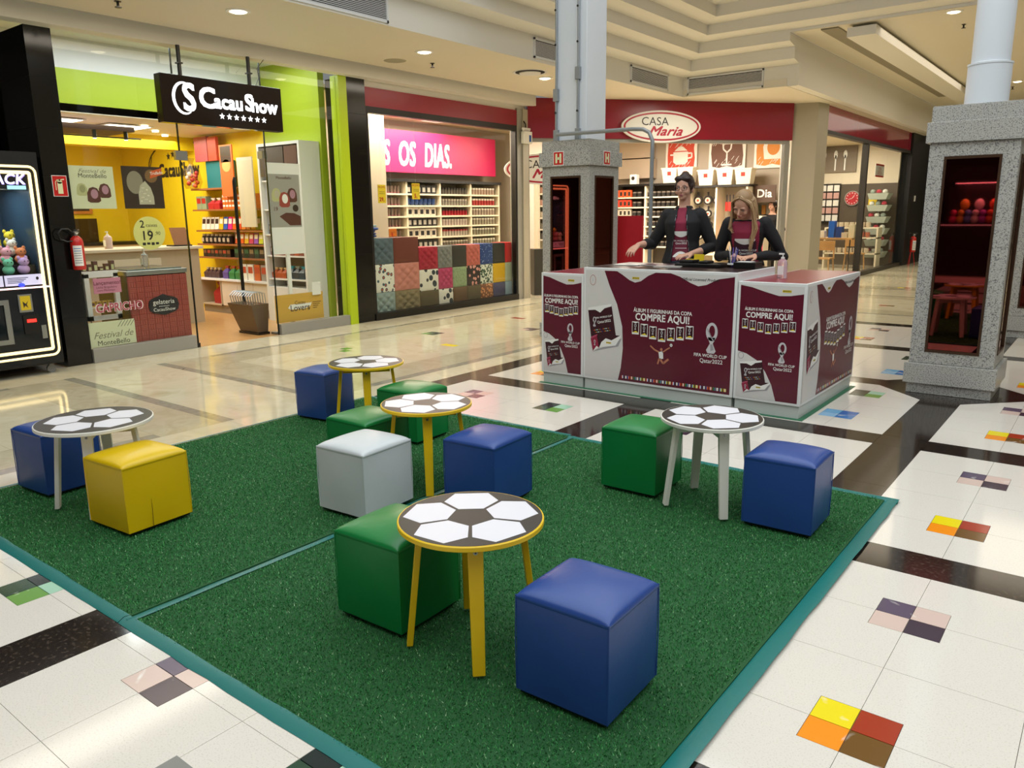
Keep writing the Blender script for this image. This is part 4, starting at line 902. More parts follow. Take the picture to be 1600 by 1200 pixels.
t = thing('lamp_track', 'brown ceiling raft with track lamps inside the chocolate shop', 'lamp', (-10.6, 4.6, 2.5))
MB().box(-11.2, -10.45, 4.0, 5.4, 2.60, 2.66).build('raft', mat('raft_brown', '#4a352a', 0.5), t, w=True)
MB().tube([(-10.5, 4.3, 2.52), (-10.5, 5.5, 2.52)], 0.01, 6).build('track', M_BLK, t, w=True)
for k in range(3): MB().cyl((-10.5, 4.5+0.4*k, 2.5), 0.025, 0.1, 10).cyl((-10.5, 4.5+0.4*k, 2.495), 0.02, 0.005, 10, 1).build('track_lamp', [M_BLK, M_LAMP], t, w=True)

# ================================================================ claw machine, extinguisher and its sign
CM_X = -8.25
t = thing('claw_machine', 'black claw crane machine outlined by warm light tubes', 'arcade machine', (-8.65, 2.82, 0))
K = M_BLK
y0, y1 = 2.36, 3.29
MB().box(-9.15, CM_X-0.012, y0, y1, 0.10, 0.98).box(-9.15, CM_X-0.012, y0, y1, 1.80, 2.12).box(-9.15, CM_X-0.012, y0, y0+0.07, 0.98, 1.80).box(-9.15, CM_X-0.012, y1-0.07, y1, 0.98, 1.80).box(-9.15, -9.12, y0, y1, 0.98, 1.80).build('cabinet', K, t, w=True)
MB().box(-9.12, -9.10, y0+0.07, y1-0.07, 0.98, 1.80).box(-9.1, CM_X-0.03, y1-0.08, y1-0.071, 0.98, 1.8).box(-9.1, CM_X-0.03, y0+0.071, y0+0.08, 0.98, 1.8).build('inner_lining', mat('machine_lining', '#31485a', 0.3), t, w=True)
MB().box(CM_X-0.03, CM_X-0.022, y0+0.07, y1-0.07, 0.98, 1.80).build('glass_pane', M_GLASS, t, w=True)
def rloop(a0, a1, b0, b1, r, rad):
    pts = []
    for cx, cy, s in ((a1-r, b1-r, 0), (a0+r, b1-r, 90), (a0+r, b0+r, 180), (a1-r, b0+r, 270)):
        for k in range(5): q = radians(s+k*22.5); pts.append((CM_X+0.0, cx+r*cos(q), cy+r*sin(q)))
    pts.append(pts[0]); return MB().tube(pts, rad, 6)
M_TUBE = mat('warm_neon', '#fff2cf', 0.5, emit='#ffdf93', es=1.5)
rloop(2.40, 3.255, 0.19, 1.985, 0.06, 0.011).build('outer_light_tube', M_TUBE, t, w=True)
rloop(2.46, 3.20, 0.25, 1.93, 0.012, 0.015).build('inner_light_tube', M_TUBE, t, w=True)
MB().tube([(CM_X+0.005, 2.40, 0.86), (CM_X+0.005, 3.25, 0.86)], 0.008, 6).build('cross_light_tube', mat('pink_neon', '#fff', 0.5, emit='#ffc9c2', es=2.4), t, w=True)
d = Decal((CM_X-0.012, 3.16, 1.86), (0, 1, 0), (0, 0, 1), (1, 0, 0), 0.003)
d.text('ACK', 0, 0, 0.13, mat('title_purple', '#8f7fd0', 0.5, emit='#a99aff', es=1.0), 1, 0.03, 'RIGHT', shear=0.15).text('ACK', -0.005, 0.004, 0.13, mat('title_white', '#fff', 0.5, emit='#ffffff', es=1.3), 2, 0.008, 'RIGHT', shear=0.15)
d.rect(-0.16, -0.085, 0.0, -0.05, mat('title_cyan', '#9fdcec', 0.5, emit='#9fdcec', es=0.7), 2); d.build('lit_title', t, w=True)
for k, yy in enumerate((2.52, 2.865)):
    e = MB().box(CM_X-0.012, CM_X-0.002, yy, yy+0.33, 0.885, 0.985).build('info_card', mat('info_card', '#d9d6ee', 0.4, emit='#cfd0ff', es=0.35), t, w=True)
    dd = Decal((CM_X-0.002, yy, 0.885), (0, 1, 0), (0, 0, 1), (1, 0, 0), 0.001)
    for q in range(4): dd.rect(0.02, 0.07-0.015*q, 0.2-0.02*q, 0.076-0.015*q, P_INK, 1)
    dd.disc(0.28, 0.06, 0.013, 0.016, M_RED if k == 0 else P_INK, 1, 10); dd.build('card_print', e, w=True)
MB().ell((CM_X, 3.0, 0.89), (0.02, 0.03, 0.018), 10, 6).build('blue_button', mat('blue_button', '#2b3cff', 0.4, emit='#2030ff', es=2), t, w=True)
MB().box(CM_X-0.012, CM_X+0.003, 2.95, 3.07, 0.63, 0.80).box(CM_X+0.003, CM_X+0.004, 2.965, 3.055, 0.65, 0.785, 1).build('coin_plate', [M_SILV, mat('coin_yellow', '#d9bd1f', 0.4)], t, w=True)
dd = Decal((CM_X+0.004, 3.01, 0.715), (0, 1, 0), (0, 0, 1), (1, 0, 0), 0.001); dd.poly([(-0.025, 0.02), (0.0, -0.005), (0.025, 0.025), (0.008, -0.012), (0.02, -0.05), (-0.005, -0.02), (-0.02, -0.045)], P_INK, 1); dd.build('coin_print', t, w=True)
MB().box(CM_X-0.012, CM_X+0.006, 2.97, 3.11, 0.42, 0.60).build('bill_slot', M_BLK, t, w=True); MB().box(CM_X+0.006, CM_X+0.014, 3.0, 3.08, 0.53, 0.56).build('bill_light', mat('bill_red', '#f22', 0.4, emit='#ff2a20', es=2.5), t, w=True)
MB().box(CM_X-0.012, CM_X+0.002, 3.12, 3.165, 0.36, 0.49).build('lock_plate', M_SILV, t, w=True)
mb = MB()
for a in ((2.55, 2.60, 0.34, 0.76), (2.82, 2.865, 0.34, 0.76), (2.60, 2.82, 0.34, 0.385), (2.60, 2.82, 0.715, 0.76)): mb.box(CM_X-0.012, CM_X+0.01, a[0], a[1], a[2], a[3])
mb.build('prize_hatch', M_SILV, t, w=True)
MB().box(CM_X-0.02, CM_X-0.008, y0+0.02, y1-0.02, 0.12, 0.84).build('front_panel', mat('machine_front', '#10151c', 0.08), t, w=True)
for yy in (2.45, 3.2):
    for xx in (-8.36, -9.05): MB().cyl((xx-0.02, yy, 0.04), 0.04, 0.03, 14, ax='x').box(xx-0.02, xx+0.02, yy-0.02, yy+0.02, 0.07, 0.10).build('caster', mat('caster_grey', '#8a8a88', 0.4), t, w=True)
MB().tube([(-8.6, 2.75, 1.8), (-8.6, 2.75, 1.5)], 0.01, 6).cyl((-8.6, 2.75, 1.44), 0.035, 0.06, 12).build('crane', M_SILV, t, w=True)
MB().tube([(-8.6, 2.62, 1.79), (-8.6, 3.15, 1.79)], 0.012, 6).box(-9.08, CM_X-0.05, 2.6, 2.63, 1.74, 1.78).build('crane_rail', M_SILV, t, w=True)
l = area('claw_machine_lamp', (-8.6, 2.85, 1.79), 0.5, 6, (0.8, 0.9, 1.0))
# plush toys: each its own thing
rp = random.Random(11)
PL = [('#e9e4d8', 'cream'), ('#d98cc0', 'pink'), ('#f0d23a', 'yellow'), ('#6fc2a4', 'mint'), ('#3a3c40', 'charcoal'), ('#e8a7b7', 'rose'), ('#9bd2d8', 'pale blue'), ('#d8c13c', 'mustard'), ('#c7a3d8', 'lilac'), ('#7ab86a', 'green'), ('#e28b5a', 'apricot'), ('#f4f0e6', 'white')]
spots = []; where = []
for r, (x, z, nm) in enumerate(((-8.345, 0.983, 'front'), (-8.455, 1.073, 'second'), (-8.565, 1.153, 'third'), (-8.675, 1.223, 'back'))):
    for k, pl in enumerate(('by the far post', 'under the crane', 'in the middle', 'near the coin slot', 'by the coin-side post')): spots.append((x, 2.545+0.132*k+(0.03 if r % 2 else 0), z)); where.append(nm+' row '+pl)
MB().box(-9.08, -8.40, 2.44, 3.2, 0.981, 1.07).box(-9.08, -8.51, 2.44, 3.2, 1.07, 1.15).box(-9.08, -8.62, 2.44, 3.2, 1.15, 1.22).build('toy_step', M_BLK, bpy.data.objects['claw_machine'], w=True)
for i, (x, y, z) in enumerate(spots):
    c, n = PL[(i*5+i//5) % len(PL)]; s = rp.uniform(1.0, 1.12); m = mat('plush_'+n.replace(' ', '_'), c, 0.9)
    t = thing('plush_toy', '%s plush toy in the claw machine, %s' % (n, where[i]), 'plush toy', (x, y, z), rp.uniform(-0.4, 0.4), 'plush toys in the claw machine')
    MB().ell((0, 0, 0.045*s), (0.045*s, 0.052*s, 0.045*s), 12, 8).build('body', m, t, smooth=True)
    hd = MB().ell((0.012, 0, 0.112*s), (0.04*s, 0.046*s, 0.038*s), 12, 8).build('head', m, t, smooth=True)
    for sy in (-1, 1):
        MB().ell((0.0, sy*0.034*s, 0.148*s), (0.012*s, 0.016*s, 0.018*s), 8, 5).build('ear', m, hd, smooth=True)
        MB().ell((0.05*s, sy*0.016*s, 0.118*s), 0.006, 6, 4).build('eye', M_BLK, hd, smooth=True)
def extinguisher(x, y, z, label, stand=False, face=0.0, s=1.0):
    t = thing('fire_extinguisher', label, 'fire extinguisher', (x, y, z), face)
    r = 0.062*s; h = 0.34*s
    MB().lathe([(r*0.9, 0), (r, 0.012), (r, h*0.82), (r*0.85, h*0.92), (r*0.4, h)], n=24).build('cylinder', mat('extinguisher_red', '#c0261f', 0.3), t, smooth=True)
    mb = MB(); n = 10; rr = r*1.012
    mb.rings([[(rr*cos(a), rr*sin(a), h*zz) for a in [radians(-62+i*80/n) for i in range(n+1)]] for zz in (0.12, 0.72)], 0, cap=False, closed=False)
    e = mb.build('paper_label', M_PRINTW, t)
    mb = MB(); rr = r*1.02
    for q in range(7): mb.rings([[(rr*cos(a), rr*sin(a), h*(0.2+0.07*q+zz)) for a in [radians(-55+i*62/6) for i in range(7)]] for zz in (0, 0.022)], 0 if q < 5 else 1, cap=False, closed=False)
    mb.build('label_text', [mat('label_grey', '#8c9096', 0.5), mat('label_blue', '#4f7fb8', 0.5)], e)
    MB().cyl((0, 0, h), 0.016*s, 0.03*s, 12).cyl((0, 0, h+0.03*s), 0.022*s, 0.02*s, 12).build('valve', M_SILV, t)
    MB().box(-0.008, 0.075*s, -0.008, 0.008, h+0.055*s, h+0.065*s).box(-0.008, 0.07*s, -0.008, 0.008, h+0.035*s, h+0.042*s).build('lever', M_SILV, t)
    MB().cyl((0.024*s, 0, h+0.03*s), 0.014*s, 0.01, 12, ax='x').build('gauge', M_PRINTW, t)
    MB().tube([(0, -0.02*s, h+0.03*s), (0.01, -0.07*s, h+0.07*s), (0.0, -0.13*s, h+0.07*s), (0, -0.165*s, h+0.03*s), (0.0, -0.15*s, h-0.03*s), (0.01, -0.09*s, h-0.055*s), (0.03, -0.045*s, h-0.05*s)], 0.008*s, 8).build('hose', M_BLK, t, smooth=True)
    return t
e = extinguisher(-8.43, 3.625, 0.99, 'red fire extinguisher hung on the black stone pilaster beside the claw machine')
MB().box(-0.075, -0.058, -0.02, 0.02, 0.1, 0.36).build('wall_bracket', M_BLK, e)
t = thing('fire_sign', 'red square sign with pale extinguisher symbol on the black pilaster', 'sign', (-8.5, 3.56, 1.72))
MB().box(-8.4995, -8.493, 3.495, 3.635, 1.72, 1.925).build('plate', M_PRINTW, t, w=True)
d = Decal((-8.493, 3.565, 1.822), (0, 1, 0), (0, 0, 1), (1, 0, 0), 0.001); gw = mat('glow_cream', '#dfe2b4', 0.5)
d.rect(-0.065, -0.097, 0.065, 0.097, M_RED, 1).rect(-0.024, -0.075, 0.024, 0.04, gw, 2).disc(0, 0.04, 0.024, 0.018, gw, 2).rect(-0.008, 0.05, 0.008, 0.066, gw, 2).poly([(-0.03, 0.062), (0.045, 0.07), (0.045, 0.06), (-0.03, 0.054)], gw, 2).line([(-0.02, 0.06), (-0.04, 0.04), (-0.04, -0.04)], 0.007, gw, 2); d.build('symbol', t, w=True)
# ================================================================ home-ware shop: side window, slanted front, side window of the far wing
struct('floor_shop', MB().prism([(-13, 7.66), (-8.56, 7.66), (-8.56, 11.36), (-5.25, 15.43), (-4.92, 15.9), (-4.92, 23.3), (-13, 23.3)], -0.010, 0.001), mat('shop_floor', '#c9bfa8', 0.15))
cs = [(-12.9, 7.4), (-8.6, 7.4), (-8.6, 11.36), (-5.25, 15.5), (-4.92, 15.9), (-4.92, 23.2), (-12.9, 23.2)]
struct('ceiling_shop', MB().prism(cs, 3.2, 3.28), mat('shop_ceiling', '#e6d3b0', 0.6))
struct('wall_shop', MB().box(-11.0, -10.9, 7.65, 13.8, 0, 3.2).box(-11.0, -10.9, 13.8, 17.7, 0, 3.2).box(-11.0, -6.3, 17.6, 17.7, 0, 3.2), M_SHOPT)
struct('wall_shop', MB().box(-10.2, -9.85, 8.75, 9.28, 0, 3.2), M_SHOPW)
struct('wall_shop', MB().prism([(-6.3, 17.6), (-6.2, 17.6), (-7.1, 23.0), (-7.2, 23.0)], 0, 3.2), M_SHOPT)
struct('wall_shop', MB().box(-7.2, -4.93, 22.95, 23.05, 2.25, 3.2).box(-7.2, -4.93, 22.94, 22.96, 2.18, 2.3), M_SHOPW)
struct('wall_shop', MB().box(-7.2, -4.93, 22.95, 23.05, 0, 2.25), mat('brown_panel', '#54483a', 0.5))
struct('wall_shop', MB().box(-10.35, -9.9, 13.35, 14.2, 0, 3.2), M_SHOPT)
# side window (plane of the chocolate shop front)
struct('wall_fascia', MB().box(-8.58, -8.47, 7.65, 11.06, 2.97, 3.22), M_CASA)
struct('wall_fascia_band', MB().box(-8.6, -8.5, 7.65, 11.36, 3.22, 3.32), M_BULK)
struct('trim_window', MB().box(-8.57, -8.47, 7.65, 11.06, 2.885, 2.97).box(-8.57, -8.45, 7.65, 11.06, 0, 0.10).box(-8.57, -8.47, 11.02, 11.06, 0.10, 2.885).box(-8.57, -8.47, 7.65, 7.69, 0.10, 2.885), M_BLK)
for i, (a, b) in enumerate(((7.69, 8.8), (8.803, 10.0), (10.003, 11.02))): struct('window_%d' % (4+i), MB().box(-8.52, -8.51, a, b, 0.10, 2.885), M_GLASS)
struct('wall_pillar', MB().box(-8.62, -8.46, 11.06, 11.2, 0, 3.25), M_GREYAL)
struct('wall_pillar', MB().box(-8.62, -8.44, 11.2, 11.36, 0, 3.25), mat('pillar_beige', '#aaa390', 0.5))
# slanted front, local axes: x along the front, y into the shop
AX, AY, TH = -8.5, 11.36, math.atan2(0.774, 0.633)
MD = Matrix.Translation((AX, AY, 0)) @ Matrix.Rotation(TH, 4, 'Z')
struct('wall_fascia', MB().box(0.02, 5.15, -0.06, 0.06, 2.785, ZC).xf(MD), M_CASA)
struct('trim_front', MB().box(0.02, 5.12, -0.03, 0.03, 2.72, 2.785).box(5.02, 5.12, -0.04, 0.04, 0, 2.72).box(0.0, 0.05, -0.04, 0.04, 0, 2.72).box(4.98, 5.0, -0.01, 0.03, 0, 2.72).xf(MD), M_GREYAL)
struct('wall_pillar', MB().prism([(-5.22, 15.37), (-4.80, 15.50), (-4.74, 15.93), (-5.25, 15.93)], 0, ZC), mat('pillar_beige', '#aaa390', 0.5))
# wing window
struct('wall_fascia', MB().box(-4.92, -4.78, 15.93, 23.3, 3.0, ZC), mat('crimson_gloss', '#93253a', 0.08))
struct('trim_window', MB().box(-4.9, -4.77, 15.93, 23.3, 2.93, 3.0).box(-4.9, -4.77, 15.93, 23.3, 0, 0.09).box(-4.9, -4.77, 19.08, 19.18, 0.09, 2.93), mat('bronze_trim', '#2a251e', 0.4))
for i, (a, b) in enumerate(((15.94, 17.5), (17.505, 19.08), (19.18, 21.2), (21.205, 23.3))): struct('window_%d' % (7+i), MB().box(-4.85, -4.84, a, b, 0.09, 2.93), M_GLASS)
struct('wall_end', MB().box(-5.4, -4.72, 23.3, 26.2, 0, 4.15).box(-5.4, -4.2, 26.2, 40, 0, 4.15), M_DARK)

# oval shop signs
def oval_sign(loc, rz, label, txt=True):
    t = thing('oval_shop_sign', label, 'sign', loc, rz)
    def ringpoly(a, b, n=48): return [(a*cos(2*pi*i/n), b*sin(2*pi*i/n)) for i in range(n)]
    MB().prism(ringpoly(0.76, 0.275), 0.0, 0.05, ax='y').build('sign_body', M_PRINTW, t)
    d = Decal((0, 0, 0), (1, 0, 0), (0, 0, 1), (0, -1, 0), 0.002)
    d.disc(0, 0, 0.725, 0.245, mat('sign_crimson', '#b01c38', 0.4), 1, 48).disc(0, 0, 0.69, 0.215, M_PRINTW, 2, 48)
    d.text('CASA', -0.13, 0.08, 0.20, P_INK, 3, 0.0, sx=1.05)
    d.text('Maria', 0.06, -0.085, 0.225, mat('sign_crimson', '#b01c38', 0.4), 3, 0.022, shear=0.45, sx=1.25)
    d.build('lettering', t); return t
P = MD @ Vector((2.48, -0.13, 2.995)); oval_sign(P, TH, 'oval cream and crimson shop sign on the slanted red fascia')
P = MD @ Vector((0.45, 0.35, 2.28)); oval_sign(P, TH, 'second oval shop sign hung inside the shop behind the granite column')
MB().tube([P+Vector((0, 0, 0.27)), P+Vector((0, 0, 0.9))], 0.006, 6).build('hanging_wire', M_BLK, bpy.data.objects['oval_shop_sign.001'], w=False) if False else None
# emergency light on the pillar
t = thing('emergency_light', 'white emergency light box with four lamps on the beige pillar', 'emergency light', (-8.4, 11.22, 2.7))
MB().box(-8.44, -8.36, 11.14, 11.36, 2.68, 2.88).build('box', M_WHITE, t, w=True, bevel=0.005)
MB().box(-8.36, -8.358, 11.27, 11.33, 2.71, 2.82).build('blue_label', mat('label_navy', '#24509a', 0.5), t, w=True)
for k in range(4): MB().lathe([(0.012, 0), (0.026, 0.02), (0.03, 0.04), (0.02, 0.055)], (-8.40, 11.155+0.055*k, 2.885), 12).build('lamp_head', M_WHITE, t, w=True, smooth=True)
MB().tube([(-8.4, 11.22, 2.88), (-8.4, 11.22, 3.0), (-8.44, 11.22, 3.05)], 0.012, 6).build('arm', M_BLK, t, w=True)

# ---- tufted cube poufs in the window
def prt(name, bg, fg, scale, th=0.5, third=None):
    cols = [(0.0, fg), (th-0.02, fg), (th, bg)] if not third else [(0.0, fg), (th*0.55, fg), (th*0.57, third), (th-0.02, third), (th, bg)]
    m = ramp_mat(name, cols, scale, 0.8, kind='voronoi'); 
    for n in m.node_tree.nodes:
        if n.type == 'VALTORGB': n.color_ramp.interpolation = 'CONSTANT'
    return m
PV = {'slate': mat('velvet_slate', '#54646c', 0.8), 'brown': mat('velvet_brown', '#6b2f22', 0.7), 'crimson': mat('velvet_crimson', '#a61f36', 0.8), 'grey': mat('velvet_grey', '#7b7d7a', 0.8), 'charcoal': mat('velvet_charcoal', '#33322c', 0.8),
      'salmon': mat('velvet_salmon', '#c4675c', 0.8), 'bluedot': prt('blue_dotted', '#22407f', '#a9bfe0', 28, 0.22), 'red': mat('velvet_red', '#c21f22', 0.8),
      'boomerang': prt('boomerang_print', '#e4e2d6', '#b5502c', 13, 0.36, '#3e5866'), 'mono': prt('mono_print', '#dedbd0', '#24303a', 9, 0.42), 'magenta': mat('velvet_magenta', '#b63a66', 0.8), 'sage': prt('sage_print', '#8fa37c', '#7b9069', 30, 0.35),
      'dots': prt('pink_dots_on_black', '#2c211f', '#dd9a90', 13, 0.36), 'floral': prt('mono_floral', '#d9dccf', '#33503a', 22, 0.45), 'yellow': mat('velvet_yellow', '#d6a90c', 0.8), 'paleg': mat('velvet_pale_sage', '#a9b398', 0.8),
      'paleteal': mat('velvet_pale_teal', '#8a9c98', 0.8), 'taupe': mat('velvet_taupe', '#7e7153', 0.8), 'olive': mat('velvet_olive', '#564b33', 0.8), 'bronze': mat('velvet_bronze', '#60462e', 0.8), 'orangefl': prt('orange_floral', '#7c4a2c', '#c46a28', 20, 0.4, '#e0a070'),
      'indigo': mat('velvet_indigo', '#3a3c66', 0.8), 'lightblue': mat('velvet_light_blue', '#84a3b5', 0.8), 'pinktuft': mat('velvet_rose', '#c47f72', 0.8)}
def pouf(y0, y1, z0, z1, key, tuft, label):
    W = y1-y0-0.006; H = z1-z0-0.004; D = 0.34
    t = thing('cube_pouf', label, 'pouf', (-8.62-D/2, (y0+y1)/2, z0), 0, 'cube poufs stacked in the shop window')
    N = 26; mb = MB()
    def disp(a, b):
        e = (1-abs(a)**6)*(1-abs(b)**6); v = 0.012*e
        if tuft:
            ta, tb = a*1.5, b*1.5+0.5*(1 if False else 0)
            p = (ta+tb)*pi; q = (ta-tb)*pi
            v += 0.026*e*(abs(sin(p))**0.6*abs(sin(q))**0.6)-0.012*e
        return v
    vs = []
    for j in range(N+1):
        for i in range(N+1):
            a = -1+2*i/N; b = -1+2*j/N; vs.append((D/2+disp(a, b), a*W/2, H/2+b*H/2))
    mb.add(vs, [(j*(N+1)+i, j*(N+1)+i+1, (j+1)*(N+1)+i+1, (j+1)*(N+1)+i) for j in range(N) for i in range(N)])
    mb.build('front_cover', PV[key], t, smooth=True)
    MB().box(-D/2, D/2+0.0005, -W/2, W/2, 0, H).build('box_cover', PV[key], t, bevel=0.012)
    if tuft:
        for a, b in ((0, 0), (-0.333, -0.333), (0.333, -0.333), (-0.333, 0.333), (0.333, 0.333), (-0.667, 0), (0.667, 0), (0, 0.667), (0, -0.667)):
            for _ in (0,): MB().ell((D/2+0.001, a*W/2, H/2+b*H/2), (0.005, 0.008, 0.008), 8, 5).build('button', PV[key], t, smooth=True)
YC = [7.74, 8.20, 8.73, 9.16, 9.50, 9.85, 10.20, 10.54, 10.88, 11.2]
ZR1 = [0.0, 0.367, 0.779, 1.16]; ZR2 = [0.0, 0.315, 0.648, 0.995]
rows_ = [[('slate', 1, 'slate grey tufted'), ('brown', 0, 'dark brown smooth'), ('crimson', 1, 'crimson tufted'), ('grey', 1, 'light grey tufted'), ('charcoal', 0, 'charcoal smooth'), ('salmon', 1, 'salmon pink tufted'), ('bluedot', 0, 'blue speckled'), ('charcoal', 0, 'charcoal ribbed'), ('red', 0, 'bright red')],
         [('boomerang', 0, 'white boomerang-print'), ('pinktuft', 1, 'rose pink tufted'), ('mono', 0, 'black and white print'), ('magenta', 1, 'magenta tufted'), ('sage', 0, 'sage green leafy'), ('dots', 0, 'black with pink petals'), ('floral', 0, 'white and dark green floral'), ('yellow', 0, 'plain yellow'), ('paleg', 0, 'pale sage')],
         [('paleteal', 1, 'pale teal tufted'), ('taupe', 1, 'taupe tufted'), ('olive', 0, 'olive brown'), ('mono', 0, 'black and white print'), ('bronze', 0, 'bronze brown'), ('olive', 0, 'dark olive'), ('orangefl', 0, 'orange flowered'), ('indigo', 0, 'indigo blue'), ('lightblue', 0, 'light blue')]]
rn = ['top', 'middle', 'bottom']
for r, rw in enumerate(rows_):
    for c, (k, tf, nm) in enumerate(rw):
        z = ZR1 if c < 2 else ZR2; lv = 2-r
        pouf(YC[c], min(YC[c+1], 11.19), z[lv]+0.012, z[lv+1]+0.012 if lv < 2 else z[3]+0.012, k, tf, '%s cube pouf in the %s row of the shop window stack' % (nm, rn[r]))
struct('trim_plinth', MB().box(-9.0, -8.6, 7.7, 11.2, 0.001, 0.011), M_GREYAL)
t = thing('folded_cloth', 'rumpled blue cloths with pale lid piled on the slate pouf', 'cloth', (-8.8, 7.95, 1.172))
mb = MB(); rr = random.Random(4)
for k in range(4): mb.ell((-8.8+rr.uniform(-0.03, 0.03), 7.9+rr.uniform(-0.05, 0.05), 1.20+k*0.035), (0.13-0.012*k, 0.17-0.02*k, 0.028), 16, 8)
mb.build('cloth_fold', bumped(mat('cloth_blue', '#2c4f96', 0.9), 30, 0.8, 0.01), t, w=True, smooth=True)
MB().box(-8.86, -8.74, 7.88, 8.0, 1.335, 1.36).build('pale_lid', mat('lid_pale', '#9fc4cc', 0.3), t, w=True, bevel=0.005)
def price_tag(y0, y1, z0, z1, c, label, n1='PROMO', n2='29,'):
    t = board('price_tag', label, 'price tag', -8.60, y0, y1, z0, z1, c, draw=lambda d, w, h: d.text(n1, w/2, h*0.86, w*0.28, M_RED, 1).text(n2, w*0.45, h*0.2, w*0.5, M_RED, 1, 0.03).rect(w*0.15, h*0.5, w*0.85, h*0.52, P_INK, 1).rect(w*0.15, h*0.6, w*0.85, h*0.62, P_INK, 1))
    MB().tube([(-8.603, (y0+y1)/2, z1), (-8.603, (y0+y1)/2, 2.885)], 0.0012, 4).build('string', M_PRINTW, t, w=True)
TY = mat('tag_yellow', '#efd02a', 0.5); TO = mat('tag_orange', '#e8791f', 0.5)
price_tag(7.93, 8.08, 1.67, 1.93, TY, 'yellow promotion tag hanging over the blue cloths')
price_tag(8.62, 8.785, 1.73, 1.965, TY, 'yellow promotion tag hanging by the first glass joint', 'PROMO', '5,')
price_tag(8.11, 8.265, 1.19, 1.30, TO, 'small orange and yellow tag over the brown pouf', '', '9,')
# pink banner with hand-brushed words
t = thing('pink_banner', 'bright pink banner with white brushed words over the glassware shelves', 'banner', (-10.6, 11.0, 2.26))
MB().box(-10.66, -10.6, 9.2, 13.1, 2.26, 3.0).build('board', M_PINK, t, w=True)
d = Decal((-10.6, 0, 0), (0, 1, 0), (0, 0, 1), (1, 0, 0), 0.002)
for s, y, w_ in (('TODOS', 9.50, 1.0), ('OS', 10.52, 1.0), ('DIAS.', 11.36, 0.95)):
    d.text(s, y, 2.57, 0.60, M_PRINTW, 1, 0.022, shear=0.12, sx=w_*0.56)
d.build('brushed_words', t, w=True)
# glassware shelves behind the poufs
M_GOND = mat('gondola_cream', '#e4d8bd', 0.45)
def gondola(name, label, M, length, bays, levels, depth, ztop, back, cat='shelf'):
    """M places local x along the front, y into the unit"""
    t = thing(name, label, cat, tuple(M.translation), atan2(M[1][0], M[0][0]))
    for k in range(bays+1): MB().box(length*k/bays-0.02, length*k/bays+0.02, 0, depth, 0, ztop).build('upright', M_GOND, t)
    for z in levels: MB().box(0.02, length-0.02, -0.01, depth-0.02, z-0.03, z).build('shelf_board', M_GOND, t)
    MB().box(-0.02, length+0.02, depth-0.02, depth, 0, ztop).build('back_panel', back, t)
    MB().box(-0.05, length+0.05, -0.03, depth, ztop, ztop+0.05).build('black_top', M_BLK, t)
    return t
MS = Matrix.Translation((-10.4, 9.4, 0)) @ Matrix.Rotation(pi/2, 4, 'Z')
LVL = [0.88, 1.09, 1.29, 1.48, 1.67, 1.88]
gondola('glassware_shelving', 'cream shelving full of glasses under the pink banner', MS, 3.55, 4, LVL, 0.4, 2.08, mat('gondola_back', '#a8a08c', 0.6))
GW = {}
def ware(kind, P, z, h, r, c1, c2, label, group, rz=0.0):
    k = (kind, round(h, 3), round(r, 3), c1, c2)
    if k not in GW:
        mb = MB()
        if kind == 'glass': mb.lathe([(r*0.75, 0), (r, h*0.9), (r, h), (r*0.9, h), (r*0.7, 0.01)], n=10).cyl((0, 0, 0.005), r*0.8, h*0.55, 10, 1)
        elif kind == 'jar': mb.lathe([(r*0.95, 0), (r, h*0.1), (r, h*0.75)], n=10).cyl((0, 0, h*0.75), r*0.95, h*0.25, 10, 1)
        elif kind == 'cup': mb.lathe([(r*0.6, 0), (r, h*0.3), (r, h)], n=10).cyl((0, 0, h), r*0.9, 0.001, 10, 1)
        elif kind == 'carton': mb.box(-r, r, -r*0.7, r*0.7, 0, h).box(-r*0.6, r*0.6, -r*0.72, -r*0.7, h*0.2, h*0.75, 1)
        elif kind == 'bin': mb.rings([[(-r*0.8, -r*0.6, 0), (r*0.8, -r*0.6, 0), (r*0.8, r*0.6, 0), (-r*0.8, r*0.6, 0)], [(-r, -r*0.8, h*0.93), (r, -r*0.8, h*0.93), (r, r*0.8, h*0.93), (-r, r*0.8, h*0.93)], [(-r*1.08, -r*0.86, h*0.93), (r*1.08, -r*0.86, h*0.93), (r*1.08, r*0.86, h*0.93), (-r*1.08, r*0.86, h*0.93)], [(-r*1.08, -r*0.86, h), (r*1.08, -r*0.86, h), (r*1.08, r*0.86, h), (-r*1.08, r*0.86, h)]]).add([(-r*0.25, -r*0.72, h*0.5), (r*0.25, -r*0.72, h*0.5), (r*0.25, -r*0.775, h*0.75), (-r*0.25, -r*0.775, h*0.75)], [(0, 1, 2, 3)], 1)
        nm = {'glass': 'drinking_glass', 'jar': 'glass_jar', 'cup': 'coffee_cup', 'carton': 'boxed_glassware', 'bin': 'storage_bin'}[kind]
        o = mb.build(nm, [mat('ware_'+c1, c1, 0.25), mat('ware_'+c2, c2, 0.35)], smooth=kind in ('glass', 'jar', 'cup')); GW[k] = o
    else: o = GW[k].copy(); COL.objects.link(o)
    o.location = (P[0], P[1], z+0.0015); o.rotation_euler = (0, 0, rz)
    tag(o, label, {'glass': 'glass', 'jar': 'jar', 'cup': 'cup', 'carton': 'box', 'bin': 'bin'}[kind], group); return o
def wrow(M, x0, x1, z, kind, h, r, c1, c2, label, group, gap=0.012, y=0.08):
    n = int((x1-x0)/(2*r+gap)); a = atan2(M[1][0], M[0][0])
    for i in range(n):
        p = M @ Vector((x0+r+i*(2*r+gap), y, 0)); ware(kind, p, z, h, r, c1, c2, label, group, a)
B = [0.03, 0.89, 1.78, 2.67, 3.52]
ln = ['lowest visible', 'second', 'third', 'fourth', 'fifth', 'top']
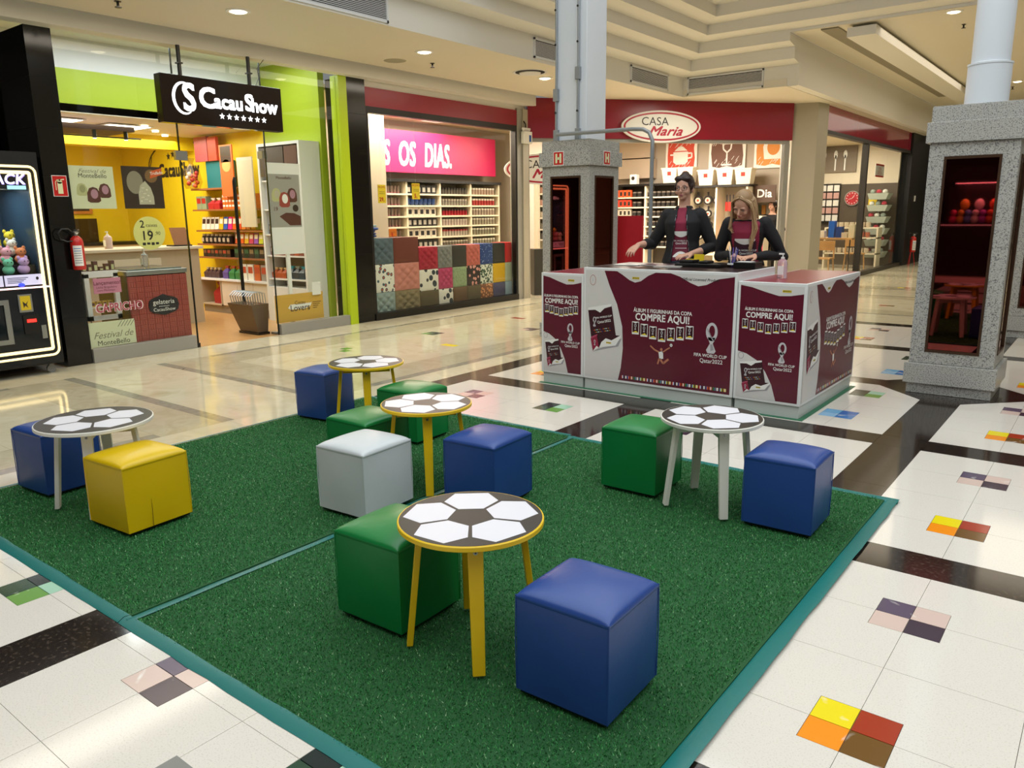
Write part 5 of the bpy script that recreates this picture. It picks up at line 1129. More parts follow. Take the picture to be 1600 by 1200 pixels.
for li, z in enumerate(LVL):
    nm = ln[li]
    wrow(MS, B[0]+0.02, B[1]-0.035, z, 'glass', 0.13, 0.035, '#7d6a5e', ['#5a4c40', '#6a5a44', '#8b4a50', '#8a4d5c', '#8c3e52', '#93485a'][li], 'tinted drinking glass in the bay nearest the lime post, %s shelf' % nm, 'tinted glasses, %s shelf' % nm)
    if li in (1, 3): wrow(MS, B[1]+0.025, B[2]-0.035, z, 'carton', 0.15, 0.07, '#d8cdbb', '#2b2b2d', 'white box with dark picture in the second bay, %s shelf' % nm, 'picture boxes, %s shelf' % nm)
    elif li == 4: wrow(MS, B[1]+0.025, B[2]-0.035, z, 'cup', 0.12, 0.05, '#2c4678', '#1d2c50', 'blue mug in the second bay, %s shelf' % nm, 'blue mugs, %s shelf' % nm)
    else: wrow(MS, B[1]+0.025, B[2]-0.035, z, 'carton', 0.148, 0.06, '#2b2b2d', '#b9b2a6', 'black box with pale picture in the second bay, %s shelf' % nm, 'black picture boxes, %s shelf' % nm)
    wrow(MS, B[2]+0.02, B[3]-0.035, z, 'jar', 0.12, 0.035, ['#7a7365', '#b8aea0', '#bfb0a6', '#a32331', '#8b8478', '#5a544c'][li], ['#d6d0c2', '#a8323a', '#d8d0c4', '#3a2f2c', '#c9c2b4', '#24211e'][li], 'lidded jar in the third bay, %s shelf' % nm, 'lidded jars, %s shelf' % nm)
    wrow(MS, B[3]+0.02, B[4]-0.02, z, 'jar', 0.13, 0.038, ['#8e8a76', '#8a8470', '#9a917d', '#a08f80', '#a23b3a', '#a8917f'][li], '#e8e2d2', 'white-lidded storage jar in the bay at the beige corner, %s shelf' % nm, 'white-lidded jars, %s shelf' % nm)
# cups in the gap by the second oval sign
MG = Matrix.Translation((-9.12, 12.6, 0)) @ Matrix.Rotation(TH, 4, 'Z')
gondola('cup_shelving', 'narrow cream shelving of printed cups seen past the granite column', MG, 0.9, 1, [1.0, 1.2, 1.42, 1.65, 1.88], 0.3, 2.1, mat('gondola_back', '#a8a08c', 0.6))
for li, z in enumerate([1.0, 1.2, 1.42, 1.65, 1.88]):
    wrow(MG, 0.03, 0.87, z, 'cup', 0.11, 0.045, ['#6f6a5e', '#8d8676', '#cfc3ae', '#d0a79a', '#c99f8c'][li], '#5a4a40', 'printed cup beside the granite column, %s shelf' % ln[li], 'printed cups, %s shelf' % ln[li])
o = MB().box(0.0, 0.6, 0.0, 0.3, 0.0, 0.85).xf(Matrix.Translation((-8.62, 11.75, 0.001)) @ Matrix.Rotation(TH, 4, 'Z')).build('dark_cabinet', mat('cabinet_dark', '#3d3a33', 0.4)); tag(o, 'dark ribbed cabinet just inside the slanted shop front', 'cabinet')
# ---- main room: three wall pictures, bins, two units
Y0 = 17.58
def wallpic(x0, x1, z0, z1, c, bg, sym, label):
    t = thing('wall_picture', label, 'picture', ((x0+x1)/2, Y0, z0))
    MB().box(x0, x1, Y0-0.03, Y0, z0, z1).build('panel', M_PRINTW, t, w=True)
    d = Decal((x0, Y0-0.03, z0), (1, 0, 0), (0, 0, 1), (0, -1, 0), 0.002); w, h = x1-x0, z1-z0; rr = random.Random(int(x0*10))
    d.poly([(0.08+rr.uniform(-.02, .02), 0.08), (w*0.3, 0.05), (w*0.5, 0.09), (w*0.7, 0.05), (w-0.07, 0.09), (w-0.05, h*0.4), (w-0.08, h*0.7), (w-0.05, h-0.06), (w*0.5, h-0.04), (0.07, h-0.07), (0.05, h*0.5)], c, 1)
    for k in range(26):
        x = rr.uniform(0.06, w-0.15); y = rr.choice([rr.uniform(0.05, 0.22), rr.uniform(h-0.25, h-0.1)]); d.line([(x, y), (x+0.06, y+0.08)], 0.009, M_PRINTW, 2)
    def ol(pts, wd=0.035): d.line(pts, wd, bg, 3)
    if sym == 'pot':
        d.poly([(w*0.25, h*0.3), (w*0.25, h*0.6), (w*0.72, h*0.6), (w*0.72, h*0.3), (w*0.62, h*0.22), (w*0.35, h*0.22)], bg, 3); d.poly([(w*0.28, h*0.63), (w*0.7, h*0.63), (w*0.55, h*0.76), (w*0.42, h*0.76)], bg, 3); ol([(w*0.72, h*0.55), (w*0.84, h*0.55), (w*0.84, h*0.42), (w*0.72, h*0.4)])
        ol([(w*0.25, h*0.52), (w*0.15, h*0.52)])
    if sym == 'flute':
        ol([(w*0.36, h*0.95), (w*0.40, h*0.6), (w*0.5, h*0.5), (w*0.6, h*0.6), (w*0.64, h*0.95)]); ol([(w*0.5, h*0.5), (w*0.5, h*0.18)]); ol([(w*0.36, h*0.15), (w*0.64, h*0.15)]); ol([(w*0.4, h*0.75), (w*0.6, h*0.75)], 0.02)
    if sym == 'jug':
        d.poly([(w*0.28, h*0.25), (w*0.24, h*0.6), (w*0.32, h*0.85), (w*0.75, h*0.85), (w*0.8, h*0.6), (w*0.74, h*0.25)], bg, 3); d.disc(w*0.52, h*0.58, 0.14, 0.17, c, 4)
    d.build('print', t, w=True)
wallpic(-8.95, -8.15, 2.42, 3.18, mat('pic_vermilion', '#cf4b36', 0.6), M_PRINTW, 'pot', 'vermilion wall picture with a white cooking pot')
wallpic(-7.85, -6.98, 2.42, 3.18, mat('pic_umber', '#6d4a3b', 0.6), M_PRINTW, 'flute', 'brown wall picture with white champagne flutes')
wallpic(-6.78, -5.95, 2.42, 3.18, mat('pic_amber', '#d98e3c', 0.6), M_PRINTW, 'jug', 'amber wall picture with a white jug')
MU1 = Matrix.Translation((-10.0, 16.9, 0)); MU2 = Matrix.Translation((-8.05, 16.9, 0))
L1 = [0.7, 0.95, 1.17, 1.4, 1.62, 1.85]
gondola('cookware_shelving', 'cream shelving of black cookware behind the red panel', MU1, 1.75, 2, L1, 0.45, 2.1, mat('gondola_back_dark', '#4a4238', 0.6))
for li, z in enumerate(L1):
    for xa, xb in ((0.5, 0.85), (0.9, 1.72)): wrow(MU1, xa, xb, z, 'jar', 0.12, 0.055, '#2a2725', '#6c6258', 'black cooking pot, %s shelf behind the woman in the jacket' % ln[li], 'black pots, %s shelf' % ln[li])
    wrow(MU1, 0.03, 0.48, z, 'carton', 0.17, 0.05, ['#c98a6a', '#d06a48', '#e0d3bd', '#cfc3b0', '#d6452f', '#e0592f'][li], '#2a2522', 'bright utensil pack at the end bay, %s shelf' % ln[li], 'utensil packs, %s shelf' % ln[li])
t = gondola('pan_wall', 'black-topped pan display wall behind the two women', MU2, 1.4, 2, [0.55], 0.5, 2.02, mat('pegboard', '#b5a890', 0.6))
def pan(x, z, r, label):
    t = thing('frying_pan', label, 'pan', (x, 17.2, z), 0, 'frying pans on the display wall')
    MB().cyl((0, 0, 0), r, 0.04, 20, ax='y').build('pan_body', mat('pan_black', '#201d1c', 0.3), t)
    MB().cyl((0, -0.003, -0.005), r*0.62, 0.003, 20, ax='y').cyl((0, -0.005, -0.005), r*0.3, 0.002, 12, 1, ax='y').build('paper_disc', [mat('pan_card', '#e3cdb8', 0.5), mat('pan_card_red', '#c8412f', 0.5)], t)
    MB().box(-0.018, 0.018, 0.01, 0.03, r*0.9, r*0.9+0.09).build('handle', mat('pan_black', '#201d1c', 0.3), t)
pn = 0
for zz, rr_, xs in ((1.75, 0.105, (-7.92, -7.68, -7.45)), (1.45, 0.085, (-7.88, -7.66, -7.44)), (1.2, 0.08, (-7.85, -7.62, -7.42)), (0.95, 0.09, (-7.85, -7.6)), (0.7, 0.085, (-7.7, -7.45))):
    for k, x in enumerate(xs): pan(x, zz, rr_, '%s frying pan of the %s row on the display wall' % (['first', 'middle', 'last'][k], ['top', 'second', 'third', 'fourth', 'lowest'][pn]))
    pn += 1
for k in range(9):
    o = MB().box(-0.03, 0.03, -0.01, 0.01, 0, 0.2).box(-0.012, 0.012, -0.008, 0.008, 0.2, 0.36, 1).build('kitchen_utensil', [mat('utensil_red', '#c8281f', 0.4), mat('utensil_black', '#26221f', 0.4)]); o.location = (-7.22+0.075*k, 17.2, 1.5-0.0*k)
    tag(o, 'red and black kitchen utensil hanging beside the pans', 'utensil', 'utensils beside the pans')
    o = o.copy(); COL.objects.link(o); o.location = (-7.22+0.075*k, 17.2, 1.0); o['label'] = 'red and black kitchen utensil in the lower hanging row'; o['group'] = 'utensils in the lower row'
for k, x in enumerate((-8.55, -8.15, -7.65, -7.2, -6.78)):
    ware('bin', (x, 17.1), 2.15 if k < 2 else 2.07, 0.34, 0.19, '#e9dfc6', '#b83a34', '%s white storage bin with red mark on top of the units' % ['first', 'second', 'third', 'fourth', 'fifth'][k], 'white bins on top of the units')
# brown day board, cashier area
t = thing('day_board', 'brown board with large white letters beside the pan wall', 'sign', (-6.35, 17.2, 1.7))
MB().box(-6.62, -6.12, 17.2, 17.23, 1.68, 2.04).build('board', mat('day_brown', '#4c3422', 0.5), t, w=True); d = Decal((-6.37, 17.2, 1.86), (1, 0, 0), (0, 0, 1), (0, -1, 0), 0.002); d.text('Dia', 0, 0, 0.24, M_PRINTW, 1, 0.02); d.build('letters', t, w=True)
t = thing('checkout_desk', 'white and pink checkout desk stacked with goods inside the shop', 'counter', (-6.3, 16.9, 0))
MB().box(-6.5, -6.15, 16.72, 17.02, 0.001, 1.15).build('desk', M_SHOPW, t, w=True)
for k in range(4): MB().box(-6.49+0.1*k, -6.465+0.1*k, 16.70, 16.72, 0.3, 1.15).build('pink_post', mat('pink_stripe', '#c8405f', 0.5), t, w=True)
for k in range(8):
    o = MB().box(-0.04, 0.04, -0.03, 0.03, 0, 0.12).build('wrapped_goods', prodmat(['#c9a58e', '#a8524e', '#d9cdb8', '#8f8a80'][k % 4])); o.location = (-6.45+0.085*(k % 4), 16.82, 1.153+0.121*(k//4)); tag(o, ['tan', 'brick red', 'cream', 'grey'][k % 4]+' packet on the checkout desk, '+('lower' if k < 4 else 'upper')+' layer', 'packet', 'packets on the checkout desk')
for k in range(5):
    o = MB().box(-6.65+k*0.11, -6.56+k*0.11, 17.55, 17.58, 1.42, 1.62).build('note_card', prodmat(['#59604a', '#c78a3a', '#a39a82', '#b7ad94', '#bd8433'][k])); tag(o, '%s card pinned under the day board' % ['dark green', 'orange', 'grey', 'cream', 'amber'][k], 'card', 'cards under the day board')
t = thing('shelf_speaker', 'small white box with dark dial on the cookware shelving', 'box', (-9.5, 17.0, 2.15)); MB().box(-9.58, -9.40, 16.95, 17.1, 2.15, 2.38).build('body', M_WHITE, t, w=True, bevel=0.01); MB().cyl((-9.49, 16.949, 2.29), 0.045, -0.004, 14, ax='y').build('dial', P_INK, t, w=True)
o = MB().box(-10.2, -9.2, 17.3, 17.58, 2.3, 2.75).box(-10.15, -9.25, 17.32, 17.58, 2.78, 3.15).build('beige_box', mat('box_taupe', '#b9a894', 0.6)); tag(o, 'pale taupe duct box high on the shop wall', 'duct')
# people-free wing: clock, rack, table with goods, chairs
def Bx(name, label, cat, a, m, group=None, **k):
    o = MB().box(*a).build(name, m, **k); tag(o, label, cat, group); return o
t = thing('wall_clock', 'round red wall clock with white dial marks on the brown panel', 'clock', (-6.04, 22.9, 1.8))
MB().cyl((-6.04, 22.94, 1.80), 0.2, -0.04, 36, ax='y').build('rim', M_SILV, t, w=True)
d = Decal((-6.04, 22.9, 1.80), (1, 0, 0), (0, 0, 1), (0, -1, 0), 0.002); d.disc(0, 0, 0.175, 0.175, mat('clock_red', '#b5222e', 0.4), 1)
for k in range(12): d.rect(0.14*cos(k*pi/6)-0.012, 0.14*sin(k*pi/6)-0.012, 0.14*cos(k*pi/6)+0.012, 0.14*sin(k*pi/6)+0.012, M_PRINTW, 2)
d.line([(0, 0), (0.06, 0.08)], 0.012, M_PRINTW, 3).line([(0, 0), (-0.1, -0.03)], 0.008, M_PRINTW, 3); d.build('dial', t, w=True)
t = thing('egg_rack', 'black rack of white carded goods beside the clock', 'rack', (-6.6, 22.88, 1.2))
MB().box(-6.9, -6.36, 22.88, 22.94, 1.15, 2.2).build('rack_board', M_BLK, t, w=True)
for a in range(3):
    for b in range(5): MB().box(-6.87+0.175*a, -6.73+0.175*a, 22.85, 22.88, 1.2+0.2*b, 1.36+0.2*b).build('card_pack', mat('card_rose' if b % 2 else 'card_white', '#c69a92' if b % 2 else '#e3dfd6', 0.5), t, w=True)
Bx('notice_card', 'yellow and white notice on the brown panel near the mullion', 'notice', (-5.62, -5.4, 22.92, 22.94, 1.55, 1.9), TY)
o = board('red_notice', 'red framed white notice high in the wing window', 'notice', -4.852, 20.2, 21.0, 2.25, 2.55, M_PRINTW, draw=lambda d, w, h: d.rect(0, 0, w, 0.04, M_RED, 1).rect(0, h-0.04, w, h, M_RED, 1).text('CIMA', w/2, h*0.62, 0.12, M_RED, 1, 0.01).text('OFERTA', w/2, h*0.3, 0.12, M_RED, 1, 0.01))
t = thing('wall_picture', 'taupe cutlery picture with white forks high in the wing', 'picture', (-6.5, 22.9, 2.7)); MB().box(-7.1, -6.0, 22.9, 22.94, 2.5, 3.18).build('panel', mat('pic_taupe', '#7d6f60', 0.6), t, w=True)
d = Decal((-6.5, 22.9, 2.85), (1, 0, 0), (0, 0, 1), (0, -1, 0), 0.002)
for x in (-0.35, -0.05, 0.2): d.disc(x, 0.12, 0.05, 0.11, M_PRINTW, 1, 14).line([(x, 0.1), (x, -0.3)], 0.035, M_PRINTW, 1)
d.build('print', t, w=True)
t = thing('display_table', 'long pale display table with curved metal legs in the wing window', 'table', (-5.45, 19.5, 0.001))
MB().box(-6.0, -4.97, 19.1, 19.9, 0.82, 0.86).build('tabletop', M_WOOD, t, w=True)
for x in (-5.95, -5.02):
    for y in (19.15, 19.85): MB().tube([(x, y, 0.82), (x*0.97-0.16, y, 0.5), (x, y, 0.001)], 0.014, 6).build('leg', M_BLK, t, w=True)
for k, (x, c, h, n) in enumerate(((-5.9, '#d9d2bf', 0.2, 'cream'), (-5.72, '#e5e0d2', 0.16, 'white'), (-5.5, '#1e62c4', 0.38, 'bright blue'), (-5.33, '#1b3d84', 0.25, 'navy blue'), (-5.20, '#c9bfa5', 0.12, 'beige'), (-5.05, '#d6cba9', 0.3, 'sand'))):
    Bx('display_box', n+' box on the display table in the wing window', 'box', (x-0.065, x+0.065, 19.3, 19.5, 0.86, 0.86+h), prodmat(c), 'boxes on the wing table')
t = thing('low_shelf_unit', 'cream low shelf unit of crockery inside the wing window', 'shelf', (-5.4, 21.6, 0.001)); 
for z in (0.4, 0.8, 1.05): MB().box(-6.3, -4.98, 21.5, 21.9, z-0.03, z).build('shelf_board', M_GOND, t, w=True)
MB().box(-6.3, -6.26, 21.5, 21.9, 0.001, 1.02).box(-5.02, -4.98, 21.5, 21.9, 0.001, 1.02).build('upright', M_GOND, t, w=True)
MU3 = Matrix.Translation((-6.25, 21.5, 0))
for z, nm in ((0.4, 'lower'), (0.8, 'middle'), (1.05, 'upper')): wrow(MU3, 0.02, 1.2, z, 'cup', 0.13, 0.06, '#cfc0a8' if nm != 'middle' else '#b56a55', '#8a7a66', 'crockery piece on the %s board of the low wing shelf' % nm, 'crockery, %s board' % nm)
t = thing('wooden_chair', 'pale wooden chair standing inside the wing window', 'chair', (-5.35, 18.3, 0.001))
MB().box(-0.2, 0.2, -0.2, 0.2, 0.42, 0.45).build('seat', M_WOOD, t)
for sx in (-1, 1):
    for sy in (-1, 1): MB().tube([(sx*0.17, sy*0.17, 0.42), (sx*0.2, sy*0.2, 0.0)], 0.016, 6).build('leg', M_WOOD, t)
MB().box(-0.19, 0.19, 0.18, 0.2, 0.6, 0.82).box(-0.19, -0.16, 0.18, 0.2, 0.45, 0.6).box(0.16, 0.19, 0.18, 0.2, 0.45, 0.6).build('backrest', M_WOOD, t)
dup(t, (-5.3, 20.7, 0.001), 0.5, 'pale wooden chair deeper in the wing behind the display table')
t = thing('basket_stand', 'tall stand of white wire baskets at the end of the wing window', 'stand', (-5.25, 22.5, 0.001))
for k in range(6):
    z = 0.25+0.3*k; MB().rings([[(-5.45, 22.3, z), (-5.05, 22.3, z), (-5.05, 22.7, z), (-5.45, 22.7, z)], [(-5.5, 22.25, z+0.16), (-4.98, 22.25, z+0.16), (-4.98, 22.75, z+0.16), (-5.5, 22.75, z+0.16)]]).build('basket', mat('basket_pale', '#b9c2b6', 0.5), t, w=True)
    for q in range(3): MB().ell((-5.4+0.15*q, 22.4, z+0.2), (0.07, 0.08, 0.06), 8, 5).build('bundle', prodmat(['#b23a4a', '#d8d6cc', '#8f9a90'][(q+k) % 3]), t, w=True, smooth=True)
MB().cyl((-5.25, 22.5, 0.001), 0.02, 2.0, 8).build('pole', M_SILV, t, w=True)
# lamps inside the shops' ceilings
for x, y, z, lb in ((-9.6, 9.6, 3.195, 'first'), (-9.3, 10.5, 3.195, 'second'), (-9.9, 11.3, 3.195, 'third'), (-9.2, 12.2, 3.195, 'fourth'), (-9.9, 12.6, 3.195, 'fifth')):
    t = thing('ceiling_spot', '%s round lamp from the front in the ceiling over the glassware' % lb, 'ceiling light', (x, y, z), 0, 'round lamps over the glassware'); MB().cyl((0, 0, -0.012), 0.07, 0.012, 16).build('lamp_glass', M_LAMP, t)
t = extinguisher(-4.58, 23.7, 0.35, 'distant red fire extinguisher on a thin stand by the black end wall', face=-0.4, s=1.25)
MB().tube([(0, -0.05, 0), (0.02, -0.12, -0.35)], 0.008, 6).tube([(0, 0.05, 0), (0.02, 0.12, -0.35)], 0.008, 6).tube([(-0.05, 0, 0), (-0.1, 0, -0.35)], 0.008, 6).build('stand', M_RED, t)
Bx('wall_switch', 'small white switch on the black end wall', 'switch', (-4.72, -4.70, 24.0, 24.1, 1.7, 1.85), M_WHITE)
# ================================================================ granite-clad columns with bronze mirrors
M_BRZ = mat('bronze_frame', '#4a3423', 0.35, 0.5); M_MIR = mat('smoked_mirror', '#7a3432', 0.03, 1.0)
def mirror_mat():
    m = mat('smoked_mirror_glass', '#7d3a36', 0.02, 1.0); return m
M_MIR = mirror_mat()
def granite_column(x0, y0, w, label, name='granite_column'):
    t = thing(name, label, 'column', (x0+w/2, y0+w/2, 0)); h = w/2
    def S(a, b, c, d, e, f): MB().box(a, b, c, d, e+0.0008, f-0.0008).build('stone_slab', M_GRANITE, t, bevel=0.002, bseg=1)
    MB().box(-h+0.014, h-0.014, -h+0.014, h-0.014, 0, 2.26).build('core', M_GRANJ, t)
    p = 0.028; th = 0.03
    for (e, z0, z1) in ((0.002, 0, 0.086), (p, 0.086, 0.255), (p, 2.0, 2.155), (0.004, 2.155, 2.27)):
        S(-h-e, h+e, -h-e, -h-e+th, z0, z1); S(-h-e, h+e, h+e-th, h+e, z0, z1); S(-h-e, -h-e+th, -h-e+th, h+e-th, z0, z1); S(h+e-th, h+e, -h-e+th, h+e-th, z0, z1)
    S(-h, h, -h, h, 2.27, 2.276); S(-h-p, h+p, -h-p, h+p, 2.150, 2.156)
    fw = w*0.64; f0 = -fw/2; z0, z1 = 0.352, 1.895
    for k in range(4):
        M = Matrix.Rotation(k*pi/2, 4, 'Z')
        def SS(a, b, e, f): 
            MB().box(a, b, -h, -h+0.022, e+0.0008, f-0.0008).xf(M).build('stone_slab', M_GRANITE, t, bevel=0.0015, bseg=1)
        e = 0.023
        SS(-h+(e if k % 2 else 0), f0, 0.255, 2.0); SS(-f0, h-(e if k % 2 else 0), 0.255, 2.0); SS(f0, -f0, 0.255, z0); SS(f0, -f0, z1, 2.0)
        fr = MB()
        for a in ((f0, -f0, z0, z0+0.02), (f0, -f0, z1-0.02, z1), (f0, f0+0.018, z0+0.02, z1-0.02), (-f0-0.018, -f0, z0+0.02, z1-0.02)): fr.box(a[0], a[1], -h-0.006, -h+0.018, a[2], a[3])
        fr.xf(M).build('bronze_frame', M_BRZ, t)
        MB().box(f0+0.018, -f0-0.018, -h+0.008, -h+0.014, z0+0.02, z1-0.02).xf(M).build('mirror_panel', M_MIR, t)
    return t
granite_column(-1.31, 7.06, 0.61, 'grey granite column with bronze mirror panel under a round white post')
granite_column(-5.27, 7.35, 0.62, 'grey granite column with red hydrant signs behind the sticker counter')
granite_column(-1.02, 10.8, 0.61, 'farther granite column partly hidden behind the mirrored one')
t = thing('round_post', 'round white steel post with wider sleeve on the granite column', 'post', (-1.0, 7.37, 2.277))
MB().lathe([(0.152, 0), (0.152, 0.30), (0.157, 0.305), (0.157, 0.318), (0.134, 0.325), (0.134, 3.06)], n=40).build('post_body', M_BEAM, t, smooth=True)
t = thing('square_post', 'square white steel post rising from the hydrant column', 'post', (-4.97, 7.66, 2.277))
MB().box(-0.205, 0.205, -0.2, 0.2, 0, 3.06).build('post_body', M_BEAM, t, bevel=0.006)
for x, label in ((-5.145, 'grey electrical conduit at the outer edge of the square white post'), (-4.86, 'grey electrical conduit near the corner of the square white post')):
    t = thing('electrical_conduit', label, 'conduit', (x, 7.44, 2.28)); g = mat('conduit_grey', '#8d9192', 0.4, 0.3)
    MB().tube([(0, 0, 0.1), (0, 0, 0.5), (0.004, 0.0, 0.8), (0, 0, 3.0)], 0.014, 10).build('pipe', g, t, smooth=True)
    MB().box(-0.03, 0.03, -0.018, 0.018, 0.0, 0.12).build('junction_box', g, t, bevel=0.004)
    zz = 0.42 if x < -5 else 0.62; MB().box(-0.03, 0.03, -0.022, 0.018, zz, zz+0.13).build('junction_box', g, t, bevel=0.004)
    for z in (0.3, 1.0, 1.35): MB().cyl((0.0, -0.02, z), 0.012, 0.02, 8, ax='y').build('clip', M_BLK, t)
t = thing('bent_conduit', 'grey conduit running off the column top and bending down behind counter', 'conduit', (-3.87, 7.29, 0))
MB().tube([(-5.05, 7.31, 2.335), (-4.1, 7.29, 2.325), (-3.98, 7.29, 2.315), (-3.91, 7.29, 2.28), (-3.87, 7.29, 2.2), (-3.87, 7.29, 2.1), (-3.87, 7.29, 0.0)], 0.02, 12).build('pipe', mat('conduit_grey', '#8d9192', 0.4, 0.3), t, w=True, smooth=True)
MB().cyl((-3.87, 7.29, 0), 0.05, 0.01, 14).build('floor_flange', mat('conduit_grey', '#8d9192', 0.4, 0.3), t, w=True)
def hydrant(o, u, n, label):
    t = thing('hydrant_sign', label, 'sign', o)
    c = Vector(o); U = Vector(u); Nn = Vector(n); d = Decal((0, 0, 0), u, (0, 0, 1), n, 0.002)
    d.rect(-0.07, -0.075, 0.07, 0.075, M_PRINTW, 1).rect(-0.062, -0.067, 0.062, 0.067, M_RED, 2); gw = MATS['glow_cream']
    d.rect(-0.04, -0.05, -0.014, 0.05, gw, 3).rect(0.014, -0.05, 0.04, 0.05, gw, 3).rect(-0.02, -0.013, 0.02, 0.013, gw, 3); d.build('symbol', t)
hydrant((-5.03, 7.35-0.0285, 2.085), (1, 0, 0), (0, -1, 0), 'red hydrant sign with pale H on the wider column face')
hydrant((-4.65+0.0285, 7.66, 2.085), (0, 1, 0), (1, 0, 0), 'red hydrant sign with pale H on the narrow side face')
Bx('red_board', 'plain red board standing beside the hydrant column', 'board', (-4.79, -4.45, 8.18, 8.22, 0.0, 1.46), mat('panel_red', '#b8202c', 0.4))
t = thing('fern_pot', 'potted palm whose leaf tips show past the granite column', 'plant', (0.12, 8.75, 0))
MB().lathe([(0.16, 0), (0.2, 0.4), (0.21, 0.42), (0.17, 0.42)], n=20).build('pot', mat('pot_dark', '#332b26', 0.5), t, smooth=True)
for k in range(14):
    a = k*2*pi/14; L = 0.66+0.08*(k % 3)
    mb = MB()
    for q in range(7):
        f = q/6; r0 = L*f; z = 0.42+1.25*sin(f*1.9)*0.75+0.15*(k % 2)
        for s in (-1, 1):
            b = a+s*0.5*(1-f*0.6); ex, ey = r0*cos(a), r0*sin(a); ln_ = 0.22*(1-0.4*f)
            mb.add([(ex, ey, z), (ex+ln_*cos(b), ey+ln_*sin(b), z-0.03), (ex+ln_*0.6*cos(b)+0.012, ey+ln_*0.6*sin(b)+0.012, z-0.005)], [(0, 1, 2)])
    mb.tube([(0, 0, 0.4)]+[(L*f*cos(a), L*f*sin(a), 0.42+1.25*sin(f*1.9)*0.75+0.15*(k % 2)) for f in (0.2, 0.4, 0.6, 0.8, 1.0)], 0.006, 5)
    mb.build('frond', mat('palm_green', '#2c4423', 0.6), t)

# ================================================================ sticker counter
K_WHT = mat('kiosk_white', '#e2e4e2', 0.35); K_MAR = mat('print_maroon', '#5c1128', 0.32); K_DKM = mat('print_deep_maroon', '#38101c', 0.35); K_TOP = mat('kiosk_top_maroon', '#8a3340', 0.3)
K_SIL = mat('print_silver', '#c9c6c9', 0.35); K_GRY = mat('print_shade_grey', '#9d9a9e', 0.4); K_YEL = mat('print_logo_yellow', '#e9cf38', 0.4); K_SKIN = mat('print_skin', '#b9785a', 0.5); K_PANELW = mat('print_offwhite', '#d3d1cd', 0.38)
FLG = [mat('flag_%d' % i, c, 0.4) for i, c in enumerate(('#c8262b', '#f2f2ee', '#2b5db0', '#e8c528', '#2f8d4c', '#22222a', '#7fbde6', '#e2732c'))]
def emblem(d, cx, cy, s, l=3, bg=None):
    bg = bg or K_MAR
    d.disc(cx, cy+0.20*s, 0.20*s, 0.30*s, K_SIL, l, 22); d.disc(cx+0.01*s, cy+0.22*s, 0.10*s, 0.19*s, bg, l+1, 18)
    d.poly([(cx-0.13*s, cy+0.02*s), (cx+0.13*s, cy+0.02*s), (cx+0.05*s, cy-0.18*s), (cx+0.16*s, cy-0.42*s), (cx+0.1*s, cy-0.5*s), (cx-0.12*s, cy-0.5*s), (cx-0.17*s, cy-0.4*s), (cx-0.05*s, cy-0.18*s)], K_SIL, l)
    d.poly([(cx-0.03*s, cy-0.2*s), (cx+0.04*s, cy-0.2*s), (cx+0.09*s, cy-0.38*s), (cx-0.02*s, cy-0.42*s)], K_GRY, l+1); d.line([(cx-0.15*s, cy+0.3*s), (cx+0.02*s, cy-0.02*s), (cx+0.1*s, cy-0.1*s)], 0.035*s, K_GRY, l+2)
def wordmark(d, cx, cy, s, m=None, l=3):
    m = m or M_PRINTW; d.text('FIFA WORLD CUP', cx, cy, s, m, l, 0.015, sx=0.92).text('Qatar2022', cx+0.01, cy-s*1.15, s*1.25, m, l, 0.008, sx=0.95)
def logo(d, cx, cy, s, l=4):
    d.rect(cx-1.9*s, cy-0.5*s, cx+1.9*s, cy+0.5*s, K_YEL, l).text('PANINI', cx+0.35*s, cy, 0.85*s, P_INK, l+1, 0.02).disc(cx-1.35*s, cy, 0.2*s, 0.33*s, P_INK, l+1, 8).line([(cx-1.6*s, cy-0.3*s), (cx-1.1*s, cy+0.3*s)], 0.12*s, P_INK, l+1)
def packs(d, x0, x1, y, s, l=3):
    for i in range(7):
        f = (i-3)/3; cx = x0+(x1-x0)*i/6; cy = y-0.30*s*(1-abs(f))*2.2; w, h = 0.52*s, 0.85*s
        d.rect(cx-w, cy-h, cx+w, cy+h, M_PRINTW, l).rect(cx-w*0.86, cy-h*0.70, cx+w*0.86, cy+h*0.90, K_DKM, l+1)
        emblem(d, cx, cy+0.15*s, 0.8*s, l+2, K_DKM); d.poly([(cx-w*0.86, cy+h*0.92), (cx+w*0.86, cy+h*0.92), (cx, cy+h*0.72)], M_PRINTW, l+2); d.poly([(cx-w*0.86, cy-h*0.72), (cx+w*0.86, cy-h*0.72), (cx+w*0.2, cy-h*0.45)], K_YEL, l+2)
